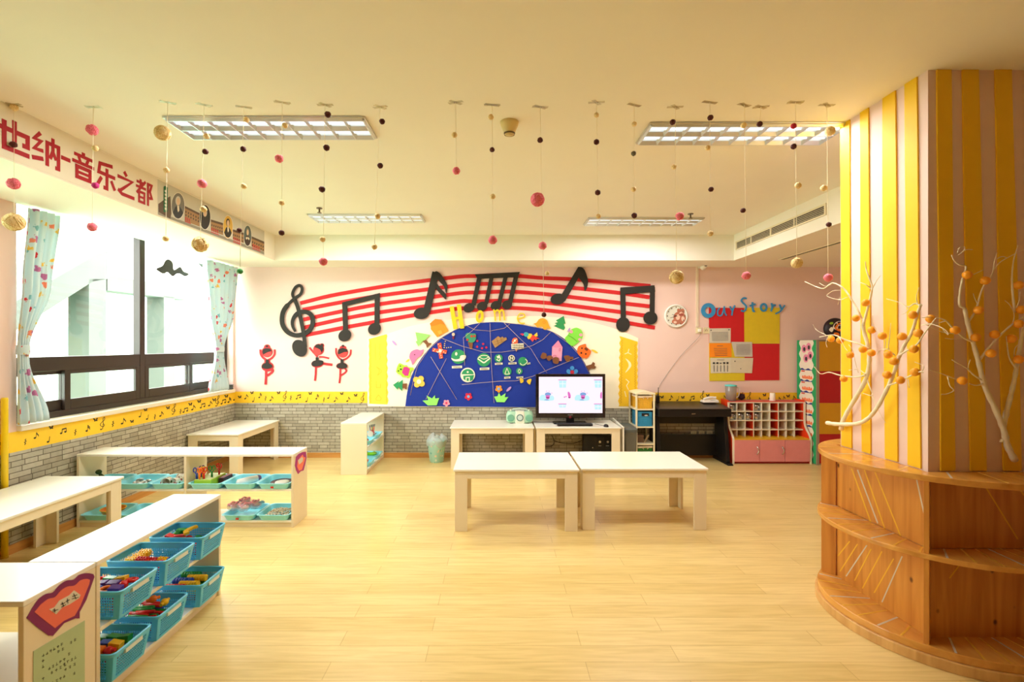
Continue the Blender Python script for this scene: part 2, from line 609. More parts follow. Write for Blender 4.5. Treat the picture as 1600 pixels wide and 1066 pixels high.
def draw(mb, specs, P, d, mi=0, z=None):
    """specs: ('p', outline) polygon, ('r', points, width[, closed]) band, ('e', cx, cy, rx, ry, rot) ellipse"""
    z = z or (lambda x, y: (x, y))
    f = lambda q: P(*z(q[0], q[1]))
    step = -Vector(d).normalized() * 0.00025
    for k, sp in enumerate(specs):
        f = lambda q, k=k: P(*z(q[0], q[1])) + step * (k % 7)      # neighbouring pieces lie a hair apart
        if sp[0] == 'p':
            mb.prism([f(q) for q in sp[1]], d, mi)
        elif sp[0] == 'e':
            a = list(sp[1:])
            mb.prism([f(q) for q in ell(*a)], d, mi)
        else:
            cl = len(sp) > 3 and sp[3]
            L, Rr = ribbon(sp[1], sp[2], cl)
            g = 0.0018 / len(L) if len(L) > 40 else 0.0            # long bands that cross themselves climb a little
            mb.strip([f(q) + step * (i * g / 0.00025) for i, q in enumerate(L)], [f(q) + step * (i * g / 0.00025) for i, q in enumerate(Rr)], d, cl, mi)
    return mb
def cut(name, label, cat, layers, z=None, off=0.0, th=0.006, group=None):
    """a flat piece on the back wall made of layers (part name, specs, material)"""
    if len(layers) == 1:
        mb = draw(MB(), layers[0][1], onplane(1, YB - off - th), (0, th, 0), 0, z)
        return solo(name, label, cat, mb, layers[0][2], group)
    T = None
    for i, (pn, specs, mat) in enumerate(layers):
        o2 = off + i * 0.003
        t2 = th if i == 0 else 0.003
        o2 = off if i == 0 else off + th + (i - 1) * 0.003
        mb = draw(MB(), specs, onplane(1, YB - o2 - t2), (0, t2, 0), 0, z)
        if T is None:
            zs = [p.z for p in mb.v]
            xs = [p.x for p in mb.v]
            T = thing(name, label, cat, ((min(xs) + max(xs)) / 2, YB - off, min(zs)), 0, group)
        mb.build(pn, mat, T, True)
    return T

# ================================================================== the room
struct('floor', MB().box(XL - 0.2, XR + 0.2, YR - 0.2, YB + 0.2, -0.1, 0), FLOOR)
struct('ceiling', MB().box(XL - 0.2, XR + 0.2, YR - 0.2, YB + 0.2, ZC, ZC + 0.12), CEIL)
struct('wall_back', MB().box(XL - 0.2, XR + 0.2, YB + 0.001, YB + 0.15, 0, ZC), PINK)
struct('wall_right', MB().box(XR, XR + 0.15, YR - 0.15, YB + 0.15, 0, ZC), PINK)
struct('wall_rear', MB().box(XL - 0.2, XR + 0.15, YR - 0.15, YR, 0, ZC), C(150, 112, 84, 'bounce-cutting brown', rough=0.6))  # unseen wall; its brown is made up to darken the column's camera face
mb = MB()
ys = [YR]
for a, b in sorted(WIN):
    ys += [a, b]
ys.append(YB)
for i in range(0, len(ys), 2):
    if ys[i + 1] - ys[i] > 0.001:
        mb.box(XL - 0.22, XL, ys[i], ys[i + 1], 0, ZC)
for a, b in WIN:
    mb.box(XL - 0.22, XL, a, b, 0, WZ0 - 0.045)
    mb.box(XL - 0.22, XL, a, b, WZ1, ZC)
struct('wall_left', mb, PINK)
# dropped beams under the ceiling
struct('beam_left', MB().box(XL + 0.001, BEAMX, YR, SOFY, ZS, ZC), CEIL)
struct('beam_back', MB().box(XL + 0.001, RX, SOFY, YB, ZS, ZC), CEIL)
struct('beam_right', MB().box(RX, XR, 3.35, YB, ZS, ZC), CEIL)
# brick patterned wallpaper, skirting, yellow border with printed notes
BZ0, BZ1 = 0.722, 0.872
mb = MB(); mb.uv = True
struct('trim_1', mb.box(XL, XR, YB - 0.003, YB, 0.066, BZ0), BRICK)
mb = MB(); mb.uv = True
struct('trim_2', mb.box(XL, XL + 0.003, YR, YB - 0.003, 0.066, BZ0), BRICK)
struct('baseboard_back', MB().box(XL, XR, YB - 0.014, YB, 0, 0.066), SKIRT)
struct('baseboard_left', MB().box(XL, XL + 0.014, YR, YB - 0.014, 0, 0.066), SKIRT)
bl = struct('trim_3', MB().box(XL, XL + 0.004, YR, YB - 0.004, BZ0, BZ1 - 0.004), BANDY)
xa, xb, xc = W(574, 620).x, W(1018, 620).x, W(1246, 620).x
bb = struct('trim_4', MB().box(XL, xa, YB - 0.004, YB, BZ0, BZ1).box(xb, xc, YB - 0.004, YB, BZ0 - 0.01, BZ1 - 0.012), BANDY)

def glyph(kind, x, y, s=1.0):
    """small printed signs about 80 units tall"""
    S = lambda pts: [(x + a * s, y + b * s) for a, b in pts]
    E = lambda cx, cy, rx, ry, rot: ('e', x + cx * s, y + cy * s, rx * s, ry * s, rot, 10)
    if kind == 'e':
        return [E(-14, 32, 17, 11, -25), ('r', S([(0, 30), (8, -42)]), 5 * s), ('p', S([(6, -44), (22, -22), (36, -8), (34, 16), (26, -2), (8, -18)]))]
    if kind == 'q':
        return [E(-10, 30, 17, 11, -20), ('r', S([(4, 28), (14, -40)]), 6 * s)]
    if kind == 's':
        return [E(-12, 34, 15, 12, -25), ('r', S([(0, 32), (4, -44)]), 5 * s), ('p', S([(4, -46), (30, -20), (32, 0), (22, -16), (4, -30)])), ('p', S([(4, -26), (28, -2), (32, 20), (20, 4), (4, -10)]))]
    if kind == 'b':
        return [E(-32, 34, 15, 11, -20), E(24, 14, 15, 11, -20), ('r', S([(-20, 32), (-18, -22)]), 6 * s), ('r', S([(36, 12), (34, -38)]), 6 * s), ('r', S([(-20, -18), (36, -34)]), 15 * s)]
    if kind == 'z':
        return [('r', S([(12, -40), (0, -24), (14, -10), (-8, 6), (6, 16), (-6, 40)]), 9 * s)]
    if kind == 't':
        return [('r', [(p[0], p[1]) for p in cr(S([(2, 12), (12, 0), (22, 14), (10, 34), (-20, 30), (-32, 8), (-14, -20), (20, -50), (26, -80), (18, -90), (4, -62), (6, 0), (-2, 60), (-22, 74)]), 3)], 7 * s), E(-24, 72, 9, 9, 0)]
    if kind == 'f':
        return [E(-16, -8, 18, 10, 40), E(16, -12, 18, 10, -55), E(-8, 12, 12, 8, -30), E(14, 8, 12, 8, 30)]
LEFT1 = [('z', 315, 790), ('e', 450, 710), ('f', 640, 610), ('q', 610, 760), ('b', 795, 650), ('z', 940, 670), ('s', 1095, 620), ('f', 1195, 515), ('t', 1285, 565), ('z', 1410, 565), ('e', 1540, 530), ('f', 15, 810)]
LEFT2 = [('f', 210, 535), ('q', 315, 450), ('f', 380, 390), ('q', 405, 480), ('z', 495, 475), ('e', 575, 440), ('f', 660, 365), ('t', 735, 385), ('z', 815, 410), ('b', 880, 390), ('f', 940, 320), ('e', 975, 360), ('f', 1050, 285), ('b', 1095, 335), ('e', 1185, 310), ('f', 1238, 265), ('t', 1280, 282), ('b', 1355, 285), ('f', 1390, 220), ('s', 1425, 265), ('q', 1495, 240), ('f', 1525, 200), ('f', 1558, 240)]
mb = MB()
PLX = onplane(0, XL + 0.005)
for lst, z, k in ((LEFT1, zm(0, 592, 8), 0.95), (LEFT2, zm(180, 592, 8), 0.8)):
    for kd, x, y in lst:
        draw(mb, glyph(kd, x, y, k), PLX, (-0.001, 0, 0), 0, z)
struct('printed_notes', mb, BLACKF, bl, world_xyz=True)
BACK1 = [('f', 35, 150), ('e', 110, 145), ('f', 180, 100), ('q', 200, 180), ('s', 275, 130), ('z', 340, 165), ('e', 410, 165), ('f', 497, 100), ('t', 575, 140), ('z', 640, 160), ('b', 735, 145), ('q', 835, 180), ('f', 875, 108), ('s', 955, 145), ('z', 1035, 180), ('q', 1095, 140), ('e', 1175, 175), ('f', 1250, 110), ('e', 1325, 175), ('f', 1415, 130), ('t', 1500, 165)]
BACK2 = [('f', 490, 235), ('e', 595, 240), ('q', 680, 250), ('f', 738, 238), ('b', 850, 245), ('t', 970, 225), ('f', 1035, 215), ('e', 1225, 240)]
BACK3 = [('t', 385, 240), ('e', 500, 265), ('f', 568, 210), ('e', 610, 265), ('e', 735, 260), ('e', 790, 248), ('f', 848, 222), ('e', 910, 245)]
mb = MB()
PB = onplane(1, YB - 0.005)
for lst, z, k in ((BACK1, zm(370, 601, 7.62), 0.72), (BACK2, zm(970, 590, 7.617), 0.72), (BACK3, zm(1120, 590, 7.61), 0.72)):
    for kd, x, y in lst:
        draw(mb, glyph(kd, x, y, k), PB, (0, 0.001, 0), 0, z)
struct('printed_notes', mb, BLACKF, bb, world_xyz=True)

# windows: recessed dark frames, each with upper panes and low sliding sashes
def window(name, y0, y1, mull, posts):
    xi, xo = XL - 0.075, XL - 0.145
    fr = MB()
    fr.box(xo, xi, y0, y1, WZ0, WZ0 + 0.05)
    fr.box(xo, xi, y0, y1, WZ1 - 0.05, WZ1)
    fr.box(xo, xi, y0, y0 + 0.06, WZ0 + 0.05, WZ1 - 0.05)
    fr.box(xo, xi, y1 - 0.06, y1, WZ0 + 0.05, WZ1 - 0.05)
    fr.box(xo, xi, mull - 0.035, mull + 0.035, WZ0 + 0.05, WZ1 - 0.05)
    fr.box(xo, xi - 0.001, y0 + 0.06, mull - 0.035, 1.285, 1.40)
    fr.box(xo, xi - 0.001, mull + 0.035, y1 - 0.06, 1.285, 1.40)
    w = struct(name, fr, DARKAL, bevel=0.004)
    for a, b in ((y0 + 0.06, mull - 0.035), (mull + 0.035, y1 - 0.06)):
        struct('pane', MB().box(xo + 0.03, xo + 0.036, a, b, 1.40, WZ1 - 0.05), GLASS, w, world_xyz=True)
    for a, b, dx in posts:
        sx0, sx1 = xo + 0.008 + dx, xo + 0.036 + dx
        sa = MB()
        zb, zt = WZ0 + 0.05, 1.285
        sa.box(sx0, sx1, a, a + 0.055, zb, zt).box(sx0, sx1, b - 0.055, b, zb, zt)
        sa.box(sx0, sx1, a + 0.055, b - 0.055, zb, zb + 0.085).box(sx0, sx1, a + 0.055, b - 0.055, zt - 0.03, zt)
        q = struct('sash', sa, DARKAL, w, world_xyz=True, bevel=0.003)
        struct('pane', MB().box(sx0 + 0.011, sx0 + 0.016, a + 0.055, b - 0.055, zb + 0.085, zt - 0.03), GLASS, q, world_xyz=True)
    struct('sill', MB().box(XL - 0.22, XL + 0.035, y0, y1, WZ0 - 0.042, WZ0), C(232, 222, 200, 'pale stone sill', rough=0.3, scale=9, var=0.08), w, world_xyz=True, bevel=0.006)
    return w
window('window_1', 3.52, 6.40, 4.876, [(3.58, 4.06, 0.0), (4.00, 4.84, 0.034), (4.912, 5.68, 0.034), (5.62, 6.34, 0.0)])
window('window_2', 1.75, 3.05, 2.4, [(1.81, 2.14, 0.0), (2.08, 2.365, 0.034), (2.435, 2.74, 0.034), (2.68, 2.99, 0.0)])

# what stands outside the windows: a concrete stair, its posts, a pale building, the ground
CONC = C(76, 83, 77, 'weathered concrete', rough=0.9, scale=4, var=0.1)
ex = thing('exterior_stair', 'grey concrete outdoor stair seen through the left window', 'stair', (-5.6, 8.0, -0.6))
PEX = onplane(0, -5.8)
for nm, pts in (('flight', [(20, 474), (150, 398), (168, 392), (168, 436), (145, 440), (20, 520)]), ('post', [(139, 436), (166, 436), (166, 660), (139, 660)]), ('beam', [(168, 430), (300, 452), (300, 470), (168, 454)]), ('post', [(256, 462), (273, 465), (273, 660), (256, 660)])):
    MB().prism([PEX(*p) for p in pts], (-0.9 if nm == 'flight' else -0.3, 0, 0)).build(nm, CONC, ex, True)
eb = thing('exterior_building', 'pale yellow building far outside the left window', 'building', (-17, 16, -0.6))
MB().box(-22, -17, 4, 34, -0.6, 7).build('wall', C(236, 230, 205, 'pale rendered facade', rough=0.9), eb, True)
for k in range(7):
    for zz in (0.7, 3.6):
        MB().box(-17.02, -16.96, 6 + k * 4, 7.8 + k * 4, zz, zz + 1.5).build('window', C(150, 175, 185, 'far window glass', rough=0.2), eb, True)
rb = thing('exterior_railing', 'pale railing outside below the left window', 'railing', (-7.6, 9, -0.6))
mb = MB()
for k in range(50):
    mb.box(-7.62, -7.58, 4 + k * 0.22, 4.03 + k * 0.22, -0.6, 1.05)
mb.build('bars', C(196, 206, 206, 'pale painted metal'), rb, True)
MB().box(-7.64, -7.56, 4, 15, 1.05, 1.12).build('rail', C(196, 206, 206, 'pale painted metal'), rb, True)
struct('exterior_ground', MB().box(-40, XL - 0.25, -20, 50, -0.75, -0.6), C(150, 190, 160, 'green playground surface', rough=0.9))

# curtains
def curtain(name, label, prof, xc, folds, seed):
    """prof: (z, y0, y1, fold depth)"""
    r = random.Random(seed)
    nz, ny = 34, 72
    zs = [prof[0][0] + (prof[-1][0] - prof[0][0]) * i / (nz - 1) for i in range(nz)]
    ph = r.random() * 6
    mb = MB()
    vs = []
    for z in zs:
        for a, b in zip(prof, prof[1:]):
            if (a[0] - z) * (b[0] - z) <= 1e-9:
                t = (z - a[0]) / (b[0] - a[0])
                t = t * t * (3 - 2 * t)
                y0, y1, d = [a[i] + (b[i] - a[i]) * t for i in (1, 2, 3)]
                break
        for j in range(ny):
            u = j / (ny - 1)
            w = u + 0.02 * math.sin(9 * u + ph)
            x = xc + d * math.sin(w * folds * 2 * PI + ph) + 0.3 * d * math.sin(w * folds * 4.3 * PI + z * 1.3)
            vs.append((x, y0 + (y1 - y0) * u, z))
    fs = [(i * ny + j, i * ny + j + 1, (i + 1) * ny + j + 1, (i + 1) * ny + j) for i in range(nz - 1) for j in range(ny - 1)]
    mb.add(vs, fs, 0, True)
    T = thing(name, label, 'curtain', (xc, (prof[-1][1] + prof[-1][2]) / 2, prof[-1][0]))
    o = mb.build('cloth', CURT, T, True, recalc=False)
    s = o.modifiers.new('cloth thickness', 'SOLIDIFY')
    s.thickness = 0.003
    zt, ya, yb = [(p[0], p[1], p[2]) for p in prof if p[4]][0]
    k = MB()
    k.lathe([(0.5, -0.035), (0.53, -0.02), (0.53, 0.02), (0.5, 0.035)], (0, 0, 0), 20, sx=0.075, sy=(yb - ya) * 1.02, cap=False)
    for p in k.v:
        p += Vector((xc, (ya + yb) / 2, zt))
    k.build('tieback', CURT, T, True, recalc=False)
    return T
curtain('curtain', 'printed pale blue curtain tied back at the pillar end of the window', [(2.50, 3.54, 3.79, 0.022, 0), (1.95, 3.50, 3.72, 0.02, 0), (1.46, 3.47, 3.545, 0.016, 1), (1.40, 3.47, 3.545, 0.016, 0), (0.925, 3.46, 3.70, 0.024, 0)], XL + 0.06, 4, 3)
curtain('curtain', 'printed pale curtain tied back at the corner end of the window', [(2.50, 5.70, 6.36, 0.03, 0), (1.9, 5.78, 6.28, 0.028, 0), (1.44, 5.90, 6.07, 0.02, 1), (1.38, 5.90, 6.07, 0.02, 0), (0.93, 5.76, 6.18, 0.03, 0)], XL + 0.06, 6, 8)
# small things at the window
z2 = zm(0, 300, 2.538)
gx = XL - 0.104
mb = draw(MB(), [('p', cr([(620, 305), (645, 293), (655, 275), (668, 267), (685, 280), (690, 310), (715, 297), (728, 315), (750, 325), (735, 335), (715, 325), (700, 325), (685, 335), (665, 318), (650, 325), (635, 318)], 3, True))], onplane(0, gx), (-0.004, 0, 0), 0, z2)
solo('cloud_cutout', 'dark grey cloud cutout stuck on the upper window pane', 'cutout', mb, C(62, 62, 60, 'dark grey felt'))
mb = draw(MB(), [('p', [(785, 283), (806, 285), (804, 303)])], onplane(0, gx), (-0.003, 0, 0), 0, z2)
solo('paper_triangle', 'small grey paper triangle on the window pane beside the far curtain', 'paper', mb, C(120, 126, 130, 'grey paper'))
T = thing('dish', 'stack of dark grey dishes on the window sill by the corner', 'dish', (XL - 0.005, 6.33, WZ0))
for k in range(3):
    MB().lathe([(0.03, k * 0.022), (0.042, k * 0.022 + 0.004), (0.05, k * 0.022 + 0.019), (0.044, k * 0.022 + 0.019), (0.036, k * 0.022 + 0.008), (0.0, k * 0.022 + 0.006)], n=20).build('saucer', C(92, 96, 92, 'grey glaze', rough=0.3), T)
T = thing('corner_guard_post', 'yellow upright post on the floor beside the left window pillar', 'post', (XL + 0.026, 3.41, 0))
MB().lathe([(0.02, 0), (0.02, 1.115), (0.016, 1.125)], n=16).build('tube', C(238, 200, 20, 'yellow painted tube', rough=0.35), T)
MB().lathe([(0.021, 0), (0.021, 0.012)], n=16).build('foot', C(200, 160, 20, 'dark yellow foot'), T)

# ================================================================== ceiling fittings
LAMP_W = 15.5
def troffer(label, x0, x1, y0, y1):
    T = thing('ceiling_light', label, 'ceiling light', ((x0 + x1) / 2, (y0 + y1) / 2, ZC - 0.012))
    z0, z1 = ZC - 0.012, ZC - 0.001
    al = C(206, 206, 200, 'aluminium frame', rough=0.3, metal=0.8)
    w = 0.016
    MB().box(x0, x1, y0, y0 + w, z0, z1).box(x0, x1, y1 - w, y1, z0, z1).box(x0, x0 + w, y0 + w, y1 - w, z0, z1).box(x1 - w, x1, y0 + w, y1 - w, z0, z1).build('frame', al, T, True, bevel=0.002)
    refl = C(214, 222, 230, 'mirror louvre', rough=0.3, metal=0.85, var=0.0)
    # lamp housing: a shallow white pan just under the ceiling plane, louvre below it
    MB().box(x0 + w, x1 - w, y0 + w, y1 - w, z1 - 0.0004, z1).build('pan', C(206, 222, 232, 'glowing lamp pan', emit=0.4, var=0.0), T, True)
    tb = C(238, 246, 255, 'lit fluorescent tube', emit=0.8, var=0.0)
    ym = (y0 + y1) / 2
    for yy in (y0 + 0.085, y1 - 0.085):
        MB().tube([(x0 + 0.03, yy, z1 - 0.006), (x1 - 0.03, yy, z1 - 0.006)], 0.0045, 8).build('tube', tb, T, True)
    lv = MB()
    n = 10
    dx = (x1 - x0 - 2 * w) / n
    for k in range(n + 1):
        xx = x0 + w + k * dx
        lv.hexa([(xx - 0.002, y0 + w, z0 - 0.012), (xx + 0.002, y0 + w, z0 - 0.012), (xx + 0.002, y1 - w, z0 - 0.012), (xx - 0.002, y1 - w, z0 - 0.012),
                 (xx - 0.013, y0 + w, z1 - 0.012 + 0.01), (xx + 0.013, y0 + w, z1 - 0.002), (xx + 0.013, y1 - w, z1 - 0.002), (xx - 0.013, y1 - w, z1 - 0.002)])
    for yy in (y0 + w, ym, y1 - w):
        lv.hexa([(x0 + w, yy - 0.002, z0 - 0.012), (x1 - w, yy - 0.002, z0 - 0.012), (x1 - w, yy + 0.002, z0 - 0.012), (x0 + w, yy + 0.002, z0 - 0.012),
                 (x0 + w, yy - 0.02, z1 - 0.002), (x1 - w, yy - 0.02, z1 - 0.002), (x1 - w, yy + 0.02, z1 - 0.002), (x0 + w, yy + 0.02, z1 - 0.002)])
    lv.build('louvre', refl, T, True)
    # the lamp's own light, shining down through its louvre
    l = bpy.data.lights.new('lamp_light', 'AREA')
    l.shape = 'RECTANGLE'
    l.size, l.size_y = x1 - x0 - 0.04, y1 - y0 - 0.04
    l.energy = LAMP_W
    l.color = (1.0, 0.99, 0.95)
    o = bpy.data.objects.new('lamp_light', l)
    COL.objects.link(o)
    o.parent = T
    o.location = (0, 0, -0.0135)
    return T
PC = onplane(2, ZC)
def tro(label, a, b, c, d):
    """near-left, near-right, far-left, far-right corners in the photo"""
    A, B, Cc, D = PC(*a), PC(*b), PC(*c), PC(*d)
    troffer(label, (A.x + Cc.x) / 2, (B.x + D.x) / 2, (A.y + B.y) / 2, (Cc.y + D.y) / 2)
tro('large recessed ceiling light left of centre, above the portrait banner', (255.2, 182.2), (569, 180.2), (303, 216), (589.3, 213.2))
tro('large recessed ceiling light beside the striped column', (1018, 187.3), (1329, 193.5), (995.5, 219.6), (1275.5, 226.4))
tro('recessed ceiling light above the red staff, window side, near the back beam', (480, 334), (656, 335), (496, 346.5), (668, 345.5))
tro('recessed ceiling light near the back beam on the air grille side', (921, 337), (1099.6, 342.6), (912.4, 348.8), (1078.5, 352.5))

p = PC(796, 191)
T = thing('smoke_detector', 'cream conical smoke detector on the ceiling', 'detector', (p.x, p.y, ZC - 0.075))
MB().lathe([(0.026, 0.0), (0.03, 0.006), (0.052, 0.055), (0.056, 0.075)], n=28).build('body', C(226, 202, 140, 'cream plastic', rough=0.5), T)
MB().lathe([(0.031, 0.0), (0.0345, 0.009)], n=28, cap=False).build('dark_slot', C(110, 92, 60, 'dark slot'), T)
MB().lathe([(0.0, -0.006), (0.018, -0.004), (0.024, 0.001)], n=24).build('tip', C(216, 190, 128, 'cream plastic tip'), T)
for u, v, lb in ((499, 325, 'small dark sprinkler on the ceiling beside the light above the red staff'), (1079, 334, 'small dark sprinkler on the ceiling by the air grille side light')):
    p = PC(u, v)
    T = thing('sprinkler', lb, 'sprinkler', (p.x, p.y, ZC - 0.05))
    dk = C(120, 104, 80, 'tarnished brass', rough=0.35, metal=0.7)
    MB().lathe([(0.028, 0.042), (0.028, 0.05)], n=16).build('flange', dk, T)
    MB().lathe([(0.008, 0.01), (0.008, 0.042)], n=10).build('stem', dk, T)
    MB().lathe([(0.02, 0.0), (0.022, 0.004), (0.006, 0.01)], n=14).build('deflector', dk, T)

# air grille on the right beam and the slot in its underside
T = thing('air_grille', 'long white air conditioning grille on the right beam face', 'vent', (RX - 0.012, 5.05, 2.63))
gy0, gy1, gz0, gz1 = 4.25, 5.86, 2.63, 2.735
x0, x1 = RX - 0.012, RX - 0.001
gw = C(232, 222, 190, 'cream grille metal', rough=0.45)
MB().box(x0, x1, gy0, gy1, gz0, gz0 + 0.014).box(x0, x1, gy0, gy1, gz1 - 0.014, gz1).box(x0, x1, gy0, gy0 + 0.02, gz0 + 0.014, gz1 - 0.014).box(x0, x1, gy1 - 0.02, gy1, gz0 + 0.014, gz1 - 0.014).box(x0, x1, 5.1, 5.12, gz0 + 0.014, gz1 - 0.014).box(x0, x1, 4.7, 4.712, gz0 + 0.014, gz1 - 0.014).box(x0, x1, 5.5, 5.512, gz0 + 0.014, gz1 - 0.014).build('frame', gw, T, True)
MB().box(x1 - 0.001, x1, gy0, gy1, gz0, gz1).build('dark_duct', C(40, 32, 22, 'dark duct'), T, True)
for k in range(5):
    zz = gz0 + 0.022 + k * 0.0155
    MB().hexa([(x0 + 0.001, gy0 + 0.02, zz), (x0 + 0.009, gy0 + 0.02, zz + 0.006), (x0 + 0.009, gy1 - 0.02, zz + 0.006), (x0 + 0.001, gy1 - 0.02, zz),
               (x0 + 0.001, gy0 + 0.02, zz + 0.003), (x0 + 0.009, gy0 + 0.02, zz + 0.009), (x0 + 0.009, gy1 - 0.02, zz + 0.009), (x0 + 0.001, gy1 - 0.02, zz + 0.003)]).build('slat', gw, T, True)
T = thing('slot_vent', 'narrow dark air slot under the right beam', 'vent', (3.42, 5.0, ZS - 0.006))
MB().box(3.385, 3.40, 3.9, 5.86, ZS - 0.006, ZS).box(3.44, 3.455, 3.9, 5.86, ZS - 0.006, ZS).build('frame', gw, T, True)
MB().box(3.40, 3.44, 3.9, 5.86, ZS - 0.002, ZS).build('dark_slot', C(40, 32, 22, 'dark duct'), T, True)

# ================================================================== yarn ball garlands hanging from the ceiling
NAMES = {'cream': 'cream', 'pink': 'pink', 'brown': 'brown', 'magenta': 'magenta', 'red': 'red', 'green': 'green', 'grey': 'grey'}
GAR = [
    (22, 160, [(22, 168, 11, 'cream'), (21, 226, 10, 'brown'), (21, 287, 17, 'pink'), (22, 347, 27, 'cream')], 347, ''),
    (146, 163, [(144, 203, 16, 'pink'), (149, 232, 9, 'cream'), (149, 290, 10, 'magenta'), (144, 355, 14, 'pink')], 355, ''),
    (262, 176, [(254, 208, 22, 'cream'), (260, 266, 9, 'cream'), (259, 373, 9, 'cream')], 373, ''),
    (319, 176, [(323, 213, 9, 'cream'), (321, 237, 9, 'brown'), (316, 287, 14, 'pink'), (318, 327, 10, 'cream'), (313, 382, 23, 'cream')], 382, ''),
    (381, 178, [(385, 187, 9, 'cream'), (380, 233, 9, 'brown'), (381, 291, 9, 'cream'), (374, 360, 8, 'brown'), (375, 424, 9, 'green')], 424, ''),
    (441, 172, [(445, 196, 9, 'cream'), (436, 248, 13, 'pink'), (440, 317, 9, 'cream'), (440, 364, 9, 'brown')], 364, ''),
    (508, 170, [(512, 179, 10, 'brown'), (510, 231, 10, 'brown'), (503, 296, 10, 'brown'), (504, 374, 9, 'cream'), (505, 409, 13, 'pink')], 409, ''),
    (594, 178, [(597, 190, 9, 'brown'), (594, 259, 9, 'brown'), (590, 338, 9, 'cream'), (585, 386, 9, 'cream')], 386, ''),
    (712, 174, [(710, 211, 9, 'cream'), (713, 267, 12, 'pink')], 267, ''),
    (769, 172, [(767, 183, 9, 'cream'), (769, 234, 8, 'brown'), (770, 307, 9, 'cream'), (770, 375, 14, 'pink')], 375, ''),
    (844, 168, [(844, 219, 9, 'brown'), (840, 312, 21, 'pink'), (848, 384, 13, 'pink'), (855, 427, 7, 'cream'), (850, 492, 8, 'brown')], 492, ''),
    (932, 175, [(932, 180, 8, 'cream'), (932, 222, 9, 'brown'), (934, 301, 9, 'brown'), (935, 338, 8, 'cream')], 338, ''),
    (991, 172, [(991, 194, 8, 'cream'), (990, 240, 8, 'grey'), (990, 296, 8, 'cream'), (991, 337, 9, 'brown')], 337, ''),
    (1055, 182, [(1051, 191, 9, 'brown'), (1053, 261, 8, 'cream'), (1062, 338, 13, 'pink'), (1057, 433, 21, 'cream')], 433, ''),
    (1109, 176, [(1110, 184, 9, 'brown'), (1106, 231, 8, 'cream'), (1111, 296, 8, 'brown'), (1110, 365, 9, 'cream')], 365, ''),
    (1163, 170, [(1162, 196, 9, 'cream'), (1161, 329, 8, 'brown'), (1166, 431, 13, 'pink')], 431, ''),
    (1189, 172, [(1187, 194, 9, 'brown')], 230, ''),
    (1243, 180, [(1240, 197, 9, 'red'), (1240, 229, 9, 'brown'), (1247, 290, 10, 'cream'), (1245, 411, 16, 'cream')], 411, ''),
    (1292, 168, [(1297, 205, 15, 'cream'), (1287, 294, 10, 'cream'), (1295, 351, 8, 'brown'), (1294, 434, 13, 'pink')], 434, ''),
]
GY = 2.70
THR = C(248, 240, 214, 'white thread', rough=0.8)
ballmesh = {}
for gi, (u0, v0, balls, vend, note) in enumerate(GAR):
    gy = GY + 0.03 * math.sin(gi * 2.1)
    P = onplane(1, gy)
    top = P(u0, v0)
    top = Vector((top.x, gy, ZC - 0.001))
    seq = ' '.join(NAMES[b[3]] for b in balls)
    lb = 'white thread with %s yarn ball%s from top to bottom: %s' % (['no', 'one', 'two', 'three', 'four', 'five'][len(balls)], 's' if len(balls) > 1 else '', seq)
    T = thing('garland', lb, 'garland', top, 0, 'yarn ball garlands hanging from the ceiling')
    pts = [top] + [P(b[0], b[1]) for b in balls]
    q = [(top.x + (pts[-1].x - top.x) * t, gy, top.z + (pts[-1].z - top.z) * t) for t in [i / 8 for i in range(9)]]
    MB().tube(q, 0.0014, 5).build('thread', THR, T, True)
    for (u, v, dpx, col) in balls:
        c = P(u, v)
        tt = (top.z - c.z) / max(1e-3, top.z - pts[-1].z)
        r = dpx / 2 * gy / F
        mb = MB().ball((0, 0, 0), (r, r, r * 0.95), 14, 10)
        for p in mb.v:
            p *= 1 + 0.05 * math.sin(7 * p.x / r + 5 * p.z / r + gi)
        if dpx > 15:      # the big ones are open wound balls: a few proud turns of yarn
            for k in range(9):
                ax = Vector((rnd.uniform(-1, 1), rnd.uniform(-1, 1), rnd.uniform(-1, 1))).normalized()
                a = ax.orthogonal().normalized(); b = ax.cross(a)
                hh = rnd.uniform(-0.5, 0.5) * r
                rr = math.sqrt(r * r - hh * hh) * 1.0
                mb.tube([ax * hh + (a * math.cos(t) + b * math.sin(t)) * rr for t in [2 * PI * j / 20 for j in range(21)]], r * 0.06, 5)
        for p in mb.v:
            p += Vector((c.x, gy, c.z))
        mb.build('yarn_ball', YARN[col], T, True)
    mb = MB()
    for k in range(2):
        a = rnd.uniform(-0.5, 0.5) + k * 0.7
        dx, dy = math.cos(a) * 0.045, math.sin(a) * 0.03
        nx, ny = -math.sin(a) * 0.011, math.cos(a) * 0.011
        zt = ZC - 0.0006 - 0.0005 * k
        mb.prism([(top.x - dx - nx, gy - dy - ny, zt), (top.x + dx - nx, gy + dy - ny, zt), (top.x + dx + nx, gy + dy + ny, zt), (top.x - dx + nx, gy - dy + ny, zt)], (0, 0, 0.0003))
    mb.build('sticky_tape', TAPE, T, True)

